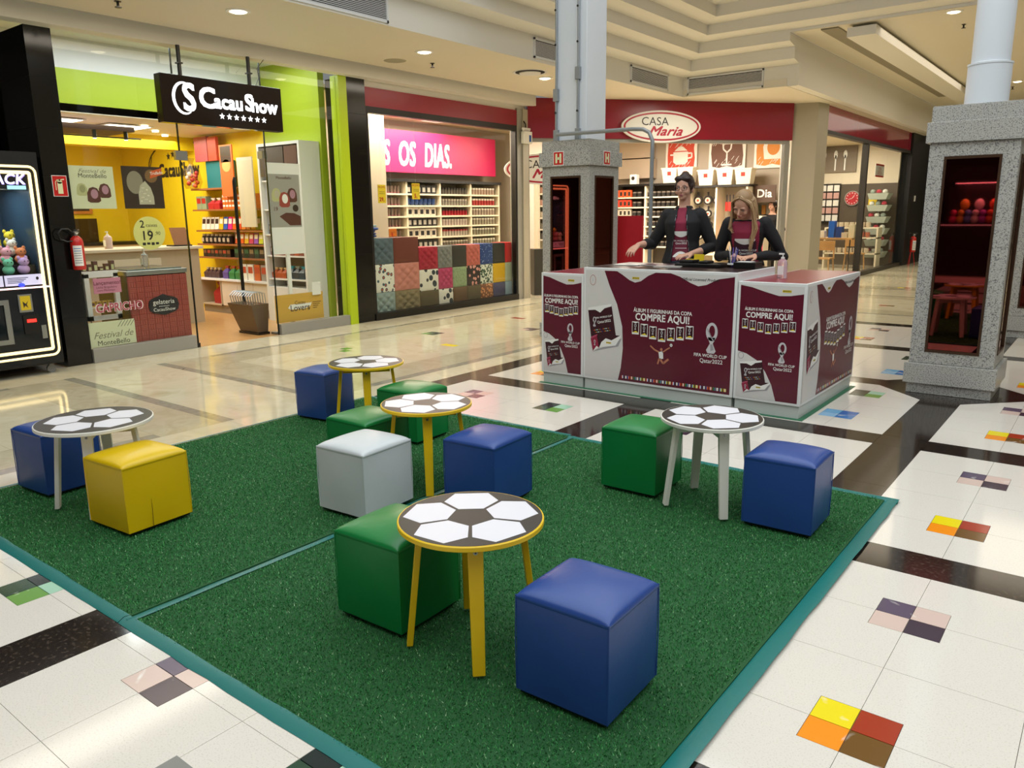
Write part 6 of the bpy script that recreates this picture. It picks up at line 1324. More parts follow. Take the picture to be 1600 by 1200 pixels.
def album(d, P, l=3):
    """P maps album coordinates (0..1, 0..1) to the panel"""
    def pl(pts, m, ll): d.poly([P(*p) for p in pts], m, ll)
    sc = hypot(P(1, 0)[0]-P(0, 0)[0], P(1, 0)[1]-P(0, 0)[1]); a = atan2(P(1, 0)[1]-P(0, 0)[1], P(1, 0)[0]-P(0, 0)[0])
    pl([(0.08, -0.07), (1.1, -0.03), (1.28, 0.16), (1.0, 0.1)], K_GRY, l)
    pl([(0, 0), (1.0, 0.0), (1.28, 0.22), (1.05, 0.25), (1.0, 1.0), (0, 1.0)], K_DKM, l+1)
    pl([(0, 1.03), (0, 0.97), (0.3, 0.95), (0.5, 0.86), (0.7, 0.95), (1.0, 0.97), (1.0, 1.03)], M_PRINTW, l+2)
    pl([(0.3, 0.0), (0.42, 0.13), (0.62, 0.21), (0.85, 0.14), (1.28, 0.24), (1.26, 0.2), (1.0, 0.0)], M_PRINTW, l+2)
    c = P(0.72, 0.09); logo(d, c[0], c[1], 0.055*sc, l+3); e = P(0.22, 0.66); emblem(d, e[0], e[1], 0.36*sc, l+3, K_DKM)
    c = P(0.62, 0.74); d.text('FIFA WORLD CUP', c[0], c[1], 0.085*sc, M_PRINTW, l+3, 0.02, a=a, sx=1.0); c = P(0.62, 0.63); d.text('Qatar2022', c[0], c[1], 0.13*sc, M_PRINTW, l+3, 0.01, a=a)
    for r in range(2):
        for k in range(15):
            c = P(0.16+0.048*k, 0.45-0.06*r); q = 0.016*sc; d.rect(c[0]-q, c[1]-q*0.8, c[0]+q, c[1]+q*0.8, FLG[(k*3+r*5) % 8], l+3)
    pl([(0.02, -0.07), (0.3, 0.0), (0.26, 0.30), (-0.02, 0.25)], mat('print_crimson', '#8e1c3c', 0.35), l+4); pl([(-0.02, 0.25), (0.26, 0.30), (0.3, 0.34), (0.03, 0.30)], mat('print_crimson_light', '#b34a66', 0.35), l+5)
    e = P(0.14, 0.14); emblem(d, e[0], e[1], 0.2*sc, l+6, MATS['print_crimson']); pl([(0.02, -0.07), (0.3, 0.0), (0.2, 0.05)], M_PRINTW, l+6)
def art_small(d, w, h):
    d.rect(0, 0, w, h, K_MAR, 1)
    d.poly([(0, h), (0, h*0.995), (w*0.18, h*0.98), (w*0.4, h*0.945), (w*0.62, h*0.915), (w*0.8, h*0.92), (w, h*0.94), (w, h)], K_PANELW, 2); logo(d, w*0.74, h*0.958, 0.017)
    d.text('ÁLBUM E FIGURINHAS DA COPA', w*0.47, h*0.79, 0.030, M_PRINTW, 2, 0.020, sx=0.80).text('COMPRE AQUI!', w*0.48, h*0.738, 0.058, M_PRINTW, 2, 0.022, sx=0.85)
    packs(d, w*0.10, w*0.86, h*0.660, 0.043)
    emblem(d, w*0.72, h*0.43, 0.155); wordmark(d, w*0.72, h*0.32, 0.026)
    cu = [(0, 0), (0, h*0.415), (w*0.15, h*0.395), (w*0.32, h*0.345), (w*0.47, h*0.25), (w*0.58, h*0.14), (w*0.66, 0)]
    d.poly(cu, K_PANELW, 2); d.disc(w*0.06, h*0.375, 0.022, 0.026, K_GRY, 3, 20); d.disc(w*0.06, h*0.375, 0.018, 0.022, K_PANELW, 4, 20)
    album(d, lambda x, y: (w*(0.09+0.36*x+0.0*y-0.07*y+0.03), h*(0.06+0.03*x+0.25*y)), 3)
def art_big(d, w, h):
    d.rect(0, 0, w, h, K_MAR, 1)
    d.poly([(0, 0), (0, h), (w*0.14, h), (w*0.18, h*0.86), (w*0.235, h*0.7), (w*0.275, h*0.5), (w*0.282, h*0.3), (w*0.27, h*0.12), (w*0.25, 0)], K_PANELW, 2)
    d.poly([(w*0.23, h), (w*0.27, h*0.97), (w*0.32, h*0.925), (w*0.36, h*0.905), (w*0.40, h*0.92), (w*0.45, h*0.97), (w*0.5, h)], K_PANELW, 2)
    d.poly([(w*0.60, h), (w*0.66, h*0.975), (w*0.73, h*0.925), (w*0.78, h*0.90), (w*0.83, h*0.915), (w*0.90, h*0.965), (w, h*0.99), (w, h)], K_PANELW, 2)
    logo(d, w*0.365, h*0.945, 0.017); d.text('Official Licensed Product', w*0.79, h*0.955, 0.030, P_INK, 3, 0.01, shear=0.3)
    d.disc(w*0.055, h*0.91, 0.030, 0.045, mat('print_rose_ring', '#b98d86', 0.4), 3, 24); d.disc(w*0.055, h*0.91, 0.025, 0.039, K_PANELW, 4, 24); emblem(d, w*0.055, h*0.915, 0.03, 5, K_PANELW)
    d.text('ÁLBUM E FIGURINHAS DA COPA', w*0.55, h*0.66, 0.041, M_PRINTW, 2, 0.020, sx=0.84).text('COMPRE AQUI!', w*0.55, h*0.60, 0.080, M_PRINTW, 2, 0.022, sx=0.85)
    packs(d, w*0.37, w*0.735, h*0.500, 0.062)
    # small figure kicking a ball
    x, y = w*0.545, h*0.27; d.poly([(x-0.015, y+0.03), (x+0.025, y+0.04), (x+0.03, y-0.02), (x-0.005, y-0.03)], M_PRINTW, 3).disc(x+0.01, y+0.052, 0.011, 0.013, K_SKIN, 3, 12)
    d.line([(x-0.01, y+0.03), (x-0.05, y+0.045), (x-0.09, y+0.075)], 0.013, K_SKIN, 3).line([(x+0.02, y+0.03), (x+0.06, y+0.06), (x+0.085, y+0.075)], 0.010, K_SKIN, 3).line([(x+0.0, y-0.025), (x+0.03, y-0.06), (x+0.075, y-0.02)], 0.017, K_SKIN, 3).line([(x-0.005, y-0.02), (x-0.02, y-0.07)], 0.014, K_SKIN, 3)
    d.disc(x+0.095, y+0.095, 0.012, 0.013, M_PRINTW, 3, 14); d.disc(x+0.095, y+0.095, 0.004, 0.005, P_INK, 4, 5)
    emblem(d, w*0.875, h*0.47, 0.24); wordmark(d, w*0.87, h*0.315, 0.036)
    for k in range(32):
        x = w*(0.275+0.0222*k); a, b, c = FLG[(k*5) % 8], FLG[(k*3+1) % 8], FLG[(k*7+2) % 8]; y = h*0.022
        d.rect(x, y, x+0.008, y+0.024, a, 2).rect(x+0.008, y, x+0.016, y+0.024, M_PRINTW if k % 2 else b, 2); d.rect(x+0.016, y, x+0.021, y+0.024, c, 2)
    album(d, lambda x, y: (w*(0.055+0.175*x-0.035*y), h*(0.27+0.03*x+0.37*y+0.02*x)), 3)
def unit(name, label, x0, x1, y0, y1, zt, topm, small, side=False):
    t = thing(name, label, 'counter', ((x0+x1)/2, (y0+y1)/2, 0), 0, 'sticker counter units')
    MB().box(x0+0.012, x1-0.012, y0+0.015, y1-0.012, 0.0, 0.097).build('plinth', mat('kiosk_plinth', '#c9cfca', 0.4), t, w=True)
    MB().box(x0+0.0015, x1-0.0015, y0, y1, 0.097, zt).build('body', K_WHT, t, w=True, bevel=0.003)
    MB().box(x0+0.02, x1-0.02, y0+0.03, y1-0.02, zt, zt+0.0015).build('top_surface', topm, t, w=True)
    w, h = x1-x0-0.045, zt-0.097-0.042
    d = Decal((x0+0.022, y0, 0.097+0.02), (1, 0, 0), (0, 0, 1), (0, -1, 0)); (art_small if small else art_big)(d, w, h); d.build('printed_front', t, w=True)
    if side:
        d = Decal((x1-0.0015, y0+0.022, 0.097+0.02), (0, 1, 0), (0, 0, 1), (1, 0, 0)); art_big(d, y1-y0-0.045, h); d.build('printed_side', t, w=True)
    return t
unit('counter_unit', 'low narrow maroon counter unit beside the granite hydrant column', -4.045, -3.60, 5.62, 6.40, 0.99, K_TOP, True)
unit('counter_unit', 'tall central maroon counter unit with large album print', -3.598, -2.242, 5.615, 6.40, 1.05, mat('kiosk_top_dark', '#2b1a18', 0.3), False)
unit('counter_unit', 'maroon counter unit with side print and red top carrying the pink bottle', -2.24, -1.73, 5.62, 7.0, 0.99, K_TOP, True, side=True)
t = thing('floor_tape', 'thin green tape stuck round the foot of the sticker counter', 'tape', (-2.9, 5.6, 0.0))
M_GT = mat('green_tape', '#1c6b4a', 0.4)
MB().box(-4.06, -1.70, 5.592, 5.632, 0.001, 0.004).box(-1.74, -1.70, 5.632, 7.02, 0.001, 0.004).build('tape_strip', M_GT, t, w=True)
t = Bx('white_box', 'white carton on end beside the woman with long blonde hair', 'box', (-2.33, -2.245, 5.75, 6.3, 1.053, 1.09), K_WHT) if False else None
# things lying on the counters
bt = bottle(-2.05, 6.0, 0.992, 'clear pump bottle of pink gel on the red counter top', mat('pink_gel', '#ead3da', 0.1, trans=0.75, ior=1.3), 1.15, 0.19)
t = thing('cash_drawer', 'black tray with card terminals on the dark counter top', 'tray', (-2.75, 6.12, 1.052))
MB().box(-0.20, 0.20, -0.12, 0.12, 0, 0.03).build('tray', M_BLK, t, bevel=0.006)
MB().box(-0.17, -0.05, -0.1, 0.04, 0.03, 0.055).build('terminal', M_BLK, t, bevel=0.006); MB().box(0.0, 0.08, -0.10, 0.04, 0.03, 0.05).build('terminal', M_BLK, t, bevel=0.006)
MB().box(-0.16, -0.06, 0.0, 0.035, 0.055, 0.058).build('terminal_display', K_YEL, t)
t = thing('pen_cup', 'clear cup of pens standing in front of the blonde woman', 'cup', (-2.50, 6.12, 1.052))
MB().lathe([(0.034, 0), (0.04, 0.085)], n=16).build('cup', glass_mat('cup_clear', '#e4e6ea'), t, smooth=True)
for k, c in enumerate(('#3b3f9a', '#8f7fb0', '#c9c6c4', '#26262e', '#6a5fc0')):
    a = k*1.3; MB().tube([(0.01*cos(a), 0.01*sin(a), 0.003), (0.045*cos(a), 0.045*sin(a), 0.15+0.01*(k % 3))], 0.004, 6).build('pen', prodmat(c), t)
o = MB().cyl((-2.50, 6.12, 1.055+0.02), 0.037, 0.012, 16).build('cup_band', M_PRINTW, t, w=True)
for k, (x, y, a, c, lb) in enumerate(((-3.38, 6.0, 0.1, '#cfcbc4', 'pale sticker album lying at the end of the dark counter top'), (-3.15, 6.08, -0.15, '#6d5058', 'maroon sticker album under the standing woman\'s hand'), (-2.98, 5.95, 0.3, '#a9a39d', 'grey leaflet in the middle of the dark counter top'))):
    t = thing('sticker_album', lb, 'album', (x, y, 1.0520), a); MB().box(-0.11, 0.11, -0.085, 0.085, 0, 0.006).build('pages', M_PRINTW, t); MB().box(-0.112, 0.112, -0.087, 0.087, 0.006, 0.0075).build('cover', prodmat(c), t)
t = thing('dark_box', 'low black box with papers beside the blonde woman\'s arm', 'box', (-2.36, 6.1, 1.052)); MB().box(-0.09, 0.09, -0.08, 0.08, 0, 0.05).build('box', M_BLK, t, bevel=0.004); MB().box(-0.07, 0.05, -0.06, 0.03, 0.05, 0.053).build('paper', M_PRINTW, t)
t = thing('yellow_tent_card', 'small yellow promotion card standing at the counter back', 'card', (-2.87, 6.3, 1.052)); MB().box(-0.045, 0.045, -0.003, 0.003, 0, 0.09).box(-0.045, 0.045, 0.02, 0.05, 0, 0.003).build('card', TY, t)


# prize cabinet across the hall behind the photographer, seen in the mirrored column
t = thing('prize_cabinet', 'long dark arcade prize cabinet across the hall, mirrored in the granite column', 'arcade machine', (-1.4, -6.4, 0))
MB().box(-3.4, 0.6, -6.9, -6.2, 0.0, 1.15).box(-3.4, 0.6, -6.9, -6.2, 2.1, 2.4).box(-3.4, 0.6, -6.9, -6.85, 1.15, 2.1).build('cabinet', M_BLK, t, w=True)
MB().box(-3.4, 0.6, -6.21, -6.19, 1.12, 1.14).build('light_edge', mat('pale_pink_light', '#fff', 0.5, emit='#e8c8e8', es=0.8), t, w=True)
rz_ = random.Random(21)
for k in range(26):
    x = -3.2+0.145*k; m = prodmat(['#d9487a', '#e2b23a', '#6a8fd8', '#e8e0da', '#b04fc0', '#e06a3a', '#4fae8a'][k % 7])
    MB().ell((x, -6.45, 1.25), (0.09, 0.09, 0.1), 10, 7).ell((x+0.01, -6.43, 1.40), (0.07, 0.07, 0.07), 10, 7).build('plush_prize', m, t, w=True, smooth=True)
    if k % 2: MB().ell((x+0.05, -6.6, 1.58), (0.1, 0.08, 0.13), 10, 7).build('plush_prize', m, t, w=True, smooth=True)
area('prize_cabinet_lamp', (-1.4, -6.45, 2.05), 3.6, 40, (1.0, 0.6, 0.75), size_y=0.4)
# ================================================================ the two women behind the counter
from mathutils.bvhtree import BVHTree
def voxel_mesh(mb, vox, smooth=4, fac=0.5):
    me = bpy.data.meshes.new('m'); me.from_pydata(mb.v, [], mb.f)
    o = bpy.data.objects.new('m', me); COL.objects.link(o)
    r = o.modifiers.new('r', 'REMESH'); r.mode = 'VOXEL'; r.voxel_size = vox
    if smooth: q = o.modifiers.new('s', 'SMOOTH'); q.factor = fac; q.iterations = smooth
    dg = bpy.context.evaluated_depsgraph_get(); out = bpy.data.meshes.new_from_object(o.evaluated_get(dg))
    bpy.data.objects.remove(o); return out
def finish(me, name, mats, parent, cut=None, thick=0, matfn=None):
    bm = bmesh.new(); bm.from_mesh(me)
    if cut: bmesh.ops.delete(bm, geom=[f for f in bm.faces if cut(f.calc_center_median(), f.normal)], context='FACES')
    for f in bm.faces:
        f.smooth = True
        if matfn: f.material_index = matfn(f.calc_center_median(), f.normal)
    bm.to_mesh(me); bm.free(); me.name = name; me.materials.clear()
    for m in (mats if isinstance(mats, (list, tuple)) else [mats]): me.materials.append(m)
    o = bpy.data.objects.new(name, me); COL.objects.link(o); o.parent = parent
    if thick: s = o.modifiers.new('s', 'SOLIDIFY'); s.thickness = thick; s.offset = 1
    return o
def ering(c, rx, ry, n=20, tilt=0.0, p=2.3):
    out = []
    for i in range(n):
        a = 2*pi*i/n; ca, sa = cos(a), sin(a); x = rx*abs(ca)**(2/p)*(1 if ca > 0 else -1); y = ry*abs(sa)**(2/p)*(1 if sa > 0 else -1)
        out.append((c[0]+x, c[1]+y*cos(tilt), c[2]+y*sin(tilt)))
    return out
def torso(mb, secs, grow=0.0):
    mb.rings([ering((cx, cy, z), rx+grow, ry+grow) for (cx, cy, z, rx, ry) in secs])
def limb(mb, pts, rs, grow=0.0):
    mb.tube(pts, [r+grow for r in rs], 14)
    for p, r in zip(pts, rs): mb.ell(p, r+grow, 12, 8)
def hand(mb, W, D, Nn, side, curl=0.35):
    """W wrist, D finger direction, Nn back-of-hand normal, side +1 when the thumb lies towards D x N"""
    D = Vector(D).normalized(); Nn = (Vector(Nn)-D*Vector(Nn).dot(D)).normalized(); T = D.cross(Nn)*side; W = Vector(W)
    def Q(x, y, z): return W+D*x+T*y+Nn*z
    rs = []
    for (x, ry, rz) in ((-0.015, 0.024, 0.018), (0.02, 0.030, 0.016), (0.055, 0.038, 0.014), (0.085, 0.037, 0.011)):
        rs.append([Q(x, ry*cos(2*pi*i/14), rz*sin(2*pi*i/14)) for i in range(14)])
    mb.rings(rs)
    for (y, L, sp) in ((0.030, 0.070, 0.16), (0.0105, 0.080, 0.04), (-0.0105, 0.073, -0.06), (-0.030, 0.056, -0.18)):
        p = [(0.075, y, 0.0)]; x, z, a = 0.082, 0.0, 0.10; yy = y
        for seg in (0.45, 0.30, 0.25):
            x += L*seg*cos(a); z -= L*seg*sin(a); yy += L*seg*sin(sp); p.append((x, yy, z)); a += curl
        mb.tube([Q(*q) for q in p], [0.0098, 0.0088, 0.0078, 0.0064], 10); mb.ell(Q(*p[-1]), 0.0064, 8, 6)
        mb.ell(Q(*p[1]), 0.0086, 8, 6)
    p = [(0.012, 0.022, -0.004), (0.040, 0.048, -0.010), (0.068, 0.060, -0.016), (0.090, 0.062, -0.022)]
    mb.tube([Q(*q) for q in p], [0.014, 0.0115, 0.0095, 0.0075], 10); mb.ell(Q(*p[-1]), 0.0075, 8, 6)
def head(mb, HM):
    h = MB()
    h.ell((0, 0.012, 0.128), (0.074, 0.092, 0.094), 22, 16)          # skull
    h.ell((0, -0.030, 0.085), (0.060, 0.056, 0.072), 18, 12)         # face
    h.ell((0, -0.042, 0.036), (0.040, 0.036, 0.034), 16, 10)         # jaw
    h.ell((0, -0.066, 0.020), (0.018, 0.014, 0.014), 12, 8)          # chin
    for s in (-1, 1):
        h.ell((s*0.036, -0.058, 0.072), (0.024, 0.022, 0.024), 12, 8)  # cheek
        h.ell((s*0.072, 0.012, 0.092), (0.010, 0.018, 0.030), 10, 8)   # ear
        h.ell((s*0.030, -0.074, 0.118), (0.026, 0.012, 0.009), 12, 8)  # brow ridge
    h.tube([(0, -0.078, 0.112), (0, -0.094, 0.090), (0, -0.106, 0.074)], [0.007, 0.009, 0.0115], 10); h.ell((0, -0.101, 0.071), (0.015, 0.012, 0.009), 12, 8)
    h.ell((0, -0.082, 0.048), (0.021, 0.010, 0.0050), 12, 8); h.ell((0, -0.080, 0.040), (0.019, 0.010, 0.0060), 12, 8)
    h.tube([(0, 0.02, 0.07), (0, 0.02, -0.04)], [0.05, 0.05], 16)
    h.xf(HM); mb.add(h.v, h.f)
def skin_of(name, c): return mat(name, c, 0.5, spec=0.35)
M_EYE = mat('eye_white', '#cfc4bb', 0.3); M_IRIS = mat('eye_dark', '#2c211c', 0.2)
def on_face(parent, HM, glasses, brow_m, lip_m, look=(0, 0), closed=False):
    for s in (-1, 1):
        c = HM @ Vector((s*0.0305, -0.0785, 0.1035)); 
        e = MB().ell((0, 0, 0), (0.0112, 0.0062, 0.0030 if closed else 0.0055), 12, 8).xf(Matrix.Translation(c) @ HM.to_3x3().to_4x4()).build('eye', M_EYE, parent, smooth=True)
        if not closed:
            c2 = HM @ Vector((s*0.0305+look[0], -0.0835, 0.1035+look[1])); MB().ell(c2, (0.0052, 0.003, 0.0052), 10, 6).build('iris', M_IRIS, e, smooth=True)
        MB().tube([HM @ Vector((s*0.017, -0.0855, 0.111)), HM @ Vector((s*0.031, -0.0875, 0.1135)), HM @ Vector((s*0.044, -0.079, 0.108))], 0.0017, 6).build('eyelid', M_IRIS, parent, smooth=True)
        MB().tube([HM @ Vector((s*0.014, -0.0865, 0.124)), HM @ Vector((s*0.030, -0.0885, 0.1285)), HM @ Vector((s*0.049, -0.075, 0.122))], [0.0022, 0.0030, 0.0014], 6).build('eyebrow', brow_m, parent, smooth=True)
    MB().ell((0, -0.0885, 0.0482), (0.019, 0.005, 0.0034), 12, 6).ell((0, -0.087, 0.0405), (0.0165, 0.0055, 0.0042), 12, 6).xf(HM).build('lips', lip_m, parent, smooth=True)
    if glasses:
        g = MB()
        for s in (-1, 1):
            pts = [(s*(0.033+0.024*cos(a)*1.0), -0.104+0.006*abs(cos(a)), 0.102+0.0175*sin(a)) for a in [2*pi*k/16 for k in range(17)]]
            pts = [(s*(0.033+0.0245*max(-1, min(1, 1.25*cos(a)))), -0.103+0.004*abs(cos(a)), 0.102+0.0170*max(-1, min(1, 1.25*sin(a)))) for a in [2*pi*k/16 for k in range(17)]]
            g.tube(pts, 0.0019, 6)
            g.tube([(s*0.058, -0.099, 0.108), (s*0.076, -0.03, 0.108), (s*0.077, 0.015, 0.100)], 0.0018, 6)
        g.tube([(-0.009, -0.106, 0.107), (0, -0.109, 0.110), (0.009, -0.106, 0.107)], 0.0018, 6)
        g.xf(HM).build('glasses', mat('glasses_black', '#1a1718', 0.25), parent, smooth=True)
def HMat(px, py, pz, yaw, pitch, roll=0.0, s=1.08):
    return Matrix.Translation((px, py, pz)) @ Matrix.Rotation(yaw, 4, 'Z') @ Matrix.Rotation(pitch, 4, 'X') @ Matrix.Rotation(roll, 4, 'Y') @ Matrix.Scale(s, 4)
def legs(mb, z0, g=0.0, feet=True, cy=0.0):
    for s in (-1, 1):
        limb(mb, [(s*0.085, cy, z0), (s*0.095, cy-0.005, 0.5), (s*0.095, cy+0.02, 0.10)], [0.085, 0.055, 0.038], g)
        if feet: mb.tube([(s*0.095, cy+0.04, 0.035), (s*0.1, cy-0.06, 0.03), (s*0.105, cy-0.14, 0.022)], [0.036, 0.036, 0.026], 10)
def drape(parent_me, parts_xy, dec, parent, name):
    """presses a flat print on to the cloth in front"""
    bm = bmesh.new(); bm.from_mesh(parent_me); tree = BVHTree.FromBMesh(bm); bm.free()
    vs = []
    for (x, y, z) in dec.mb.v:
        hit = tree.ray_cast(Vector((x, -1, z)), Vector((0, 1, 0)))
        vs.append((x, (hit[0].y if hit[0] is not None else -0.1)+(y)*1.0-0.0022, z))
    dec.mb.v = vs; return dec.mb.build(name, dec.mats, parent)
def grid_poly(d, x0, x1, zf0, zf1, m, l, n=16, k=10):
    """patch between the curves zf0(x) and zf1(x), cut fine enough to follow cloth"""
    for i in range(n):
        for j in range(k):
            xa, xb = x0+(x1-x0)*i/n, x0+(x1-x0)*(i+1)/n
            def zz(x, f): return zf0(x)+(zf1(x)-zf0(x))*f
            d.poly([(xa, zz(xa, j/k)), (xb, zz(xb, j/k)), (xb, zz(xb, (j+1)/k)), (xa, zz(xa, (j+1)/k))], m, l)
C_MAR = mat('apron_maroon', '#6a1730', 0.7); C_MAR2 = mat('tshirt_maroon', '#8a1f3c', 0.75); C_DKA = mat('apron_dark', '#3b1a2a', 0.7); C_JKT = mat('jacket_black', '#141316', 0.8); C_JEAN = mat('jeans_blue', '#1c2434', 0.8)
PLAT = 0.10
Bx('standing_platform', 'low grey platform the two women stand on behind the counter', 'platform', (-3.8, -2.3, 6.45, 7.25, 0.0, 0.1), mat('platform_grey', '#6f6e6a', 0.7))
# ---- woman in black jacket
S1 = skin_of('skin_fair', '#c99a83')
w1 = thing('person', 'standing woman in open black jacket, glasses and dark pinned-up hair, one hand reaching aside', 'person', (-3.20, 6.66, PLAT+0.012), radians(17))
TS1 = [(0, 0.0, 0.86, 0.150, 0.105), (0, 0.0, 0.95, 0.160, 0.112), (0, 0, 1.04, 0.132, 0.095), (0, 0, 1.12, 0.122, 0.090), (0, -0.005, 1.22, 0.138, 0.105), (0, -0.008, 1.29, 0.148, 0.108), (0, 0.0, 1.345, 0.142, 0.086), (0, 0.008, 1.40, 0.095, 0.062), (0, 0.010, 1.44, 0.055, 0.05)]
AR1R = ([(-0.138, 0.0, 1.352), (-0.225, 0.015, 1.19), (-0.285, 0.02, 1.10), (-0.335, -0.09, 1.10), (-0.375, -0.17, 1.095)], [0.050, 0.043, 0.039, 0.034, 0.024])
AR1L = ([(0.138, 0.0, 1.352), (0.215, 0.02, 1.20), (0.262, 0.02, 1.08), (0.175, -0.10, 1.04), (0.105, -0.18, 1.02)], [0.050, 0.043, 0.039, 0.034, 0.024])
HM1 = HMat(0, -0.010, 1.487, radians(-10), radians(1), 0, 1.02)
b = MB(); torso(b, TS1); legs(b, 0.88); b.tube([(0, 0.012, 1.40), (0, 0.006, 1.47), (0, 0.006, 1.53)], [0.056, 0.046, 0.045], 16)
for A in (AR1R, AR1L): limb(b, *A)
hand(b, (-0.375, -0.17, 1.095), (-0.42, -0.75, -0.50), (-0.1, -0.45, 0.85), 1, 0.42)
hand(b, (0.105, -0.18, 1.02), (-0.75, -0.62, -0.16), (0.0, -0.15, 1.0), -1, 0.22)
head(b, HM1)
body1 = finish(voxel_mesh(b, 0.0046, 3), 'body', S1, w1)
hairm = mat('hair_dark_brown', '#2a1a16', 0.45, spec=0.4)
on_face(w1, HM1, True, hairm, mat('lips_rose', '#a5545a', 0.4), look=(-0.003, -0.001))
# hair swept up into a loose knot
h = MB(); h.ell((0, 0.022, 0.136), (0.083, 0.096, 0.100), 28, 20); h.ell((-0.012, 0.055, 0.226), (0.036, 0.038, 0.026), 18, 12); h.ell((-0.02, 0.085, 0.12), (0.05, 0.036, 0.065), 16, 10); h.ell((-0.034, -0.044, 0.184), (0.044, 0.036, 0.026), 16, 10); h.ell((0.030, -0.046, 0.182), (0.046, 0.034, 0.024), 16, 10); h.ell((-0.073, -0.016, 0.115), (0.012, 0.024, 0.034), 12, 8); h.ell((0.073, -0.010, 0.120), (0.012, 0.022, 0.03), 12, 8)
h.xf(HM1); inv = HM1.inverted()
finish(voxel_mesh(h, 0.005, 2), 'hair', hairm, w1, cut=lambda p, n: (inv @ p).y < -0.066 and (inv @ p).z < 0.152)
tee = MB(); torso(tee, [(x, y, z, rx+0.006, ry+0.006) for (x, y, z, rx, ry) in TS1[1:-1]]); tee.tube([(0, 0.01, 1.37), (0, 0.008, 1.425)], [0.085, 0.064], 16)
tme = voxel_mesh(tee, 0.009, 3); tee_o = finish(tme.copy(), 'tshirt', C_MAR2, w1)
jk = MB(); torso(jk, [(0, 0.004, 0.88, 0.178, 0.130), (0, 0.004, 0.95, 0.180, 0.132)]+[(x, y+0.003, z, rx+0.020, ry+0.018) for (x, y, z, rx, ry) in TS1[2:-1]]); jk.tube([(0, 0.018, 1.37), (0, 0.016, 1.435)], [0.092, 0.070], 18)
for (P_, R_) in (AR1R, AR1L):
    q = [Vector(p) for p in P_]; limb(jk, q[:3]+[q[2].lerp(q[3], 0.75)], [R_[0]+0.010, R_[1]+0.006, R_[2]+0.006, R_[3]+0.006], 0.006)
def jcut(p, n):
    wv = 0.034+max(0, (1.44-p.z))*0.09
    return p.y < 0.0 and abs(p.x+0.004) < wv and p.z > 0.84
jme = voxel_mesh(jk, 0.008, 3); finish(jme, 'jacket', bumped(C_JKT, 120, 0.3, 0.001), w1, cut=jcut, thick=0.005)
for s in (-1, 1):
    pts = []
    bm = bmesh.new(); bm.from_mesh(jme); tr = BVHTree.FromBMesh(bm); bm.free()
    for k in range(12):
        z = 1.40-0.5*k/11; x = s*(0.034+(1.44-z)*0.09+0.006)-0.004; hit = tr.ray_cast(Vector((x+s*0.004, -1, z)), Vector((0, 1, 0)))
        pts.append((x, (hit[0].y if hit[0] is not None else -0.11)-0.004, z))
    MB().tube(pts, 0.0028, 6).build('zip', mat('zip_grey', '#8f8f92', 0.35, 0.5), w1, smooth=True)
d = Decal((0, 0, 0), (1, 0, 0), (0, 0, 1), (0, -1, 0), 0.0012)
grid_poly(d, -0.074, 0.074, lambda x: 0.90, lambda x: 1.19+0.10*min(1, (abs(x)/0.074))*0.15, C_MAR, 1, 12, 14)
grid_poly(d, -0.066, 0.066, lambda x: 1.195-0.032*(1-(x/0.066)**2), lambda x: 1.215, M_PRINTW, 2, 12, 3)
grid_poly(d, -0.070, 0.070, lambda x: 0.985, lambda x: 0.992+0.045*max(0, 1-(x/0.070)**2), M_PRINTW, 2, 12, 4)
d.text('FIFA WORLD CUP', 0.0, 1.130, 0.019, M_PRINTW, 3, 0.01).text('Qatar2022', 0.0, 1.108, 0.023, M_PRINTW, 3, 0.01).text('sticker album', 0.0, 1.068, 0.014, M_PRINTW, 3, 0.01) if False else d.text('FIFA WORLD CUP', 0.0, 1.130, 0.019, M_PRINTW, 3, 0.01).text('Qatar2022', 0.0, 1.108, 0.023, M_PRINTW, 3, 0.01)
for k in range(9): d.rect(-0.05+0.0115*k, 1.062, -0.042+0.0115*k, 1.068, M_PRINTW, 3)
d.rect(-0.018, 1.003, 0.018, 1.013, K_YEL, 4)
drape(tme, None, d, w1, 'apron_print')
tr_ = MB(); torso(tr_, [(0, 0, 0.84, 0.152, 0.112), (0, 0, 0.93, 0.163, 0.117), (0, 0, 0.965, 0.155, 0.112)]); legs(tr_, 0.88, 0.008, feet=False); finish(voxel_mesh(tr_, 0.011, 2), 'jeans', C_JEAN, w1, cut=lambda p, n: p.z < 0.09)
sh = MB()
for s in (-1, 1): sh.tube([(s*0.095, 0.045, 0.040), (s*0.1, -0.06, 0.037), (s*0.105, -0.145, 0.030)], [0.040, 0.039, 0.030], 12)
finish(voxel_mesh(sh, 0.008, 2), 'shoes', C_JKT, w1)
# ---- woman with long blonde hair, bent over her work
S2 = skin_of('skin_light', '#cf9f85')
w2 = thing('person', 'woman with long loose blonde hair looking down, black sleeves under a maroon apron', 'person', (-2.60, 6.66, PLAT+0.012), radians(14))
TS2 = [(0, 0.04, 0.84, 0.145, 0.105), (0, 0.04, 0.92, 0.155, 0.110), (0, 0.025, 1.00, 0.130, 0.095), (0, 0.01, 1.07, 0.122, 0.090), (0, -0.005, 1.15, 0.138, 0.103), (0, -0.015, 1.21, 0.148, 0.105), (0, -0.02, 1.27, 0.148, 0.088), (0, -0.025, 1.315, 0.105, 0.062), (0, -0.03, 1.345, 0.055, 0.05)]
AR2R = ([(-0.148, -0.02, 1.280), (-0.205, -0.01, 1.13), (-0.225, 0.0, 1.00), (-0.14, -0.14, 1.015), (-0.07, -0.22, 1.012)], [0.054, 0.044, 0.040, 0.035, 0.025])
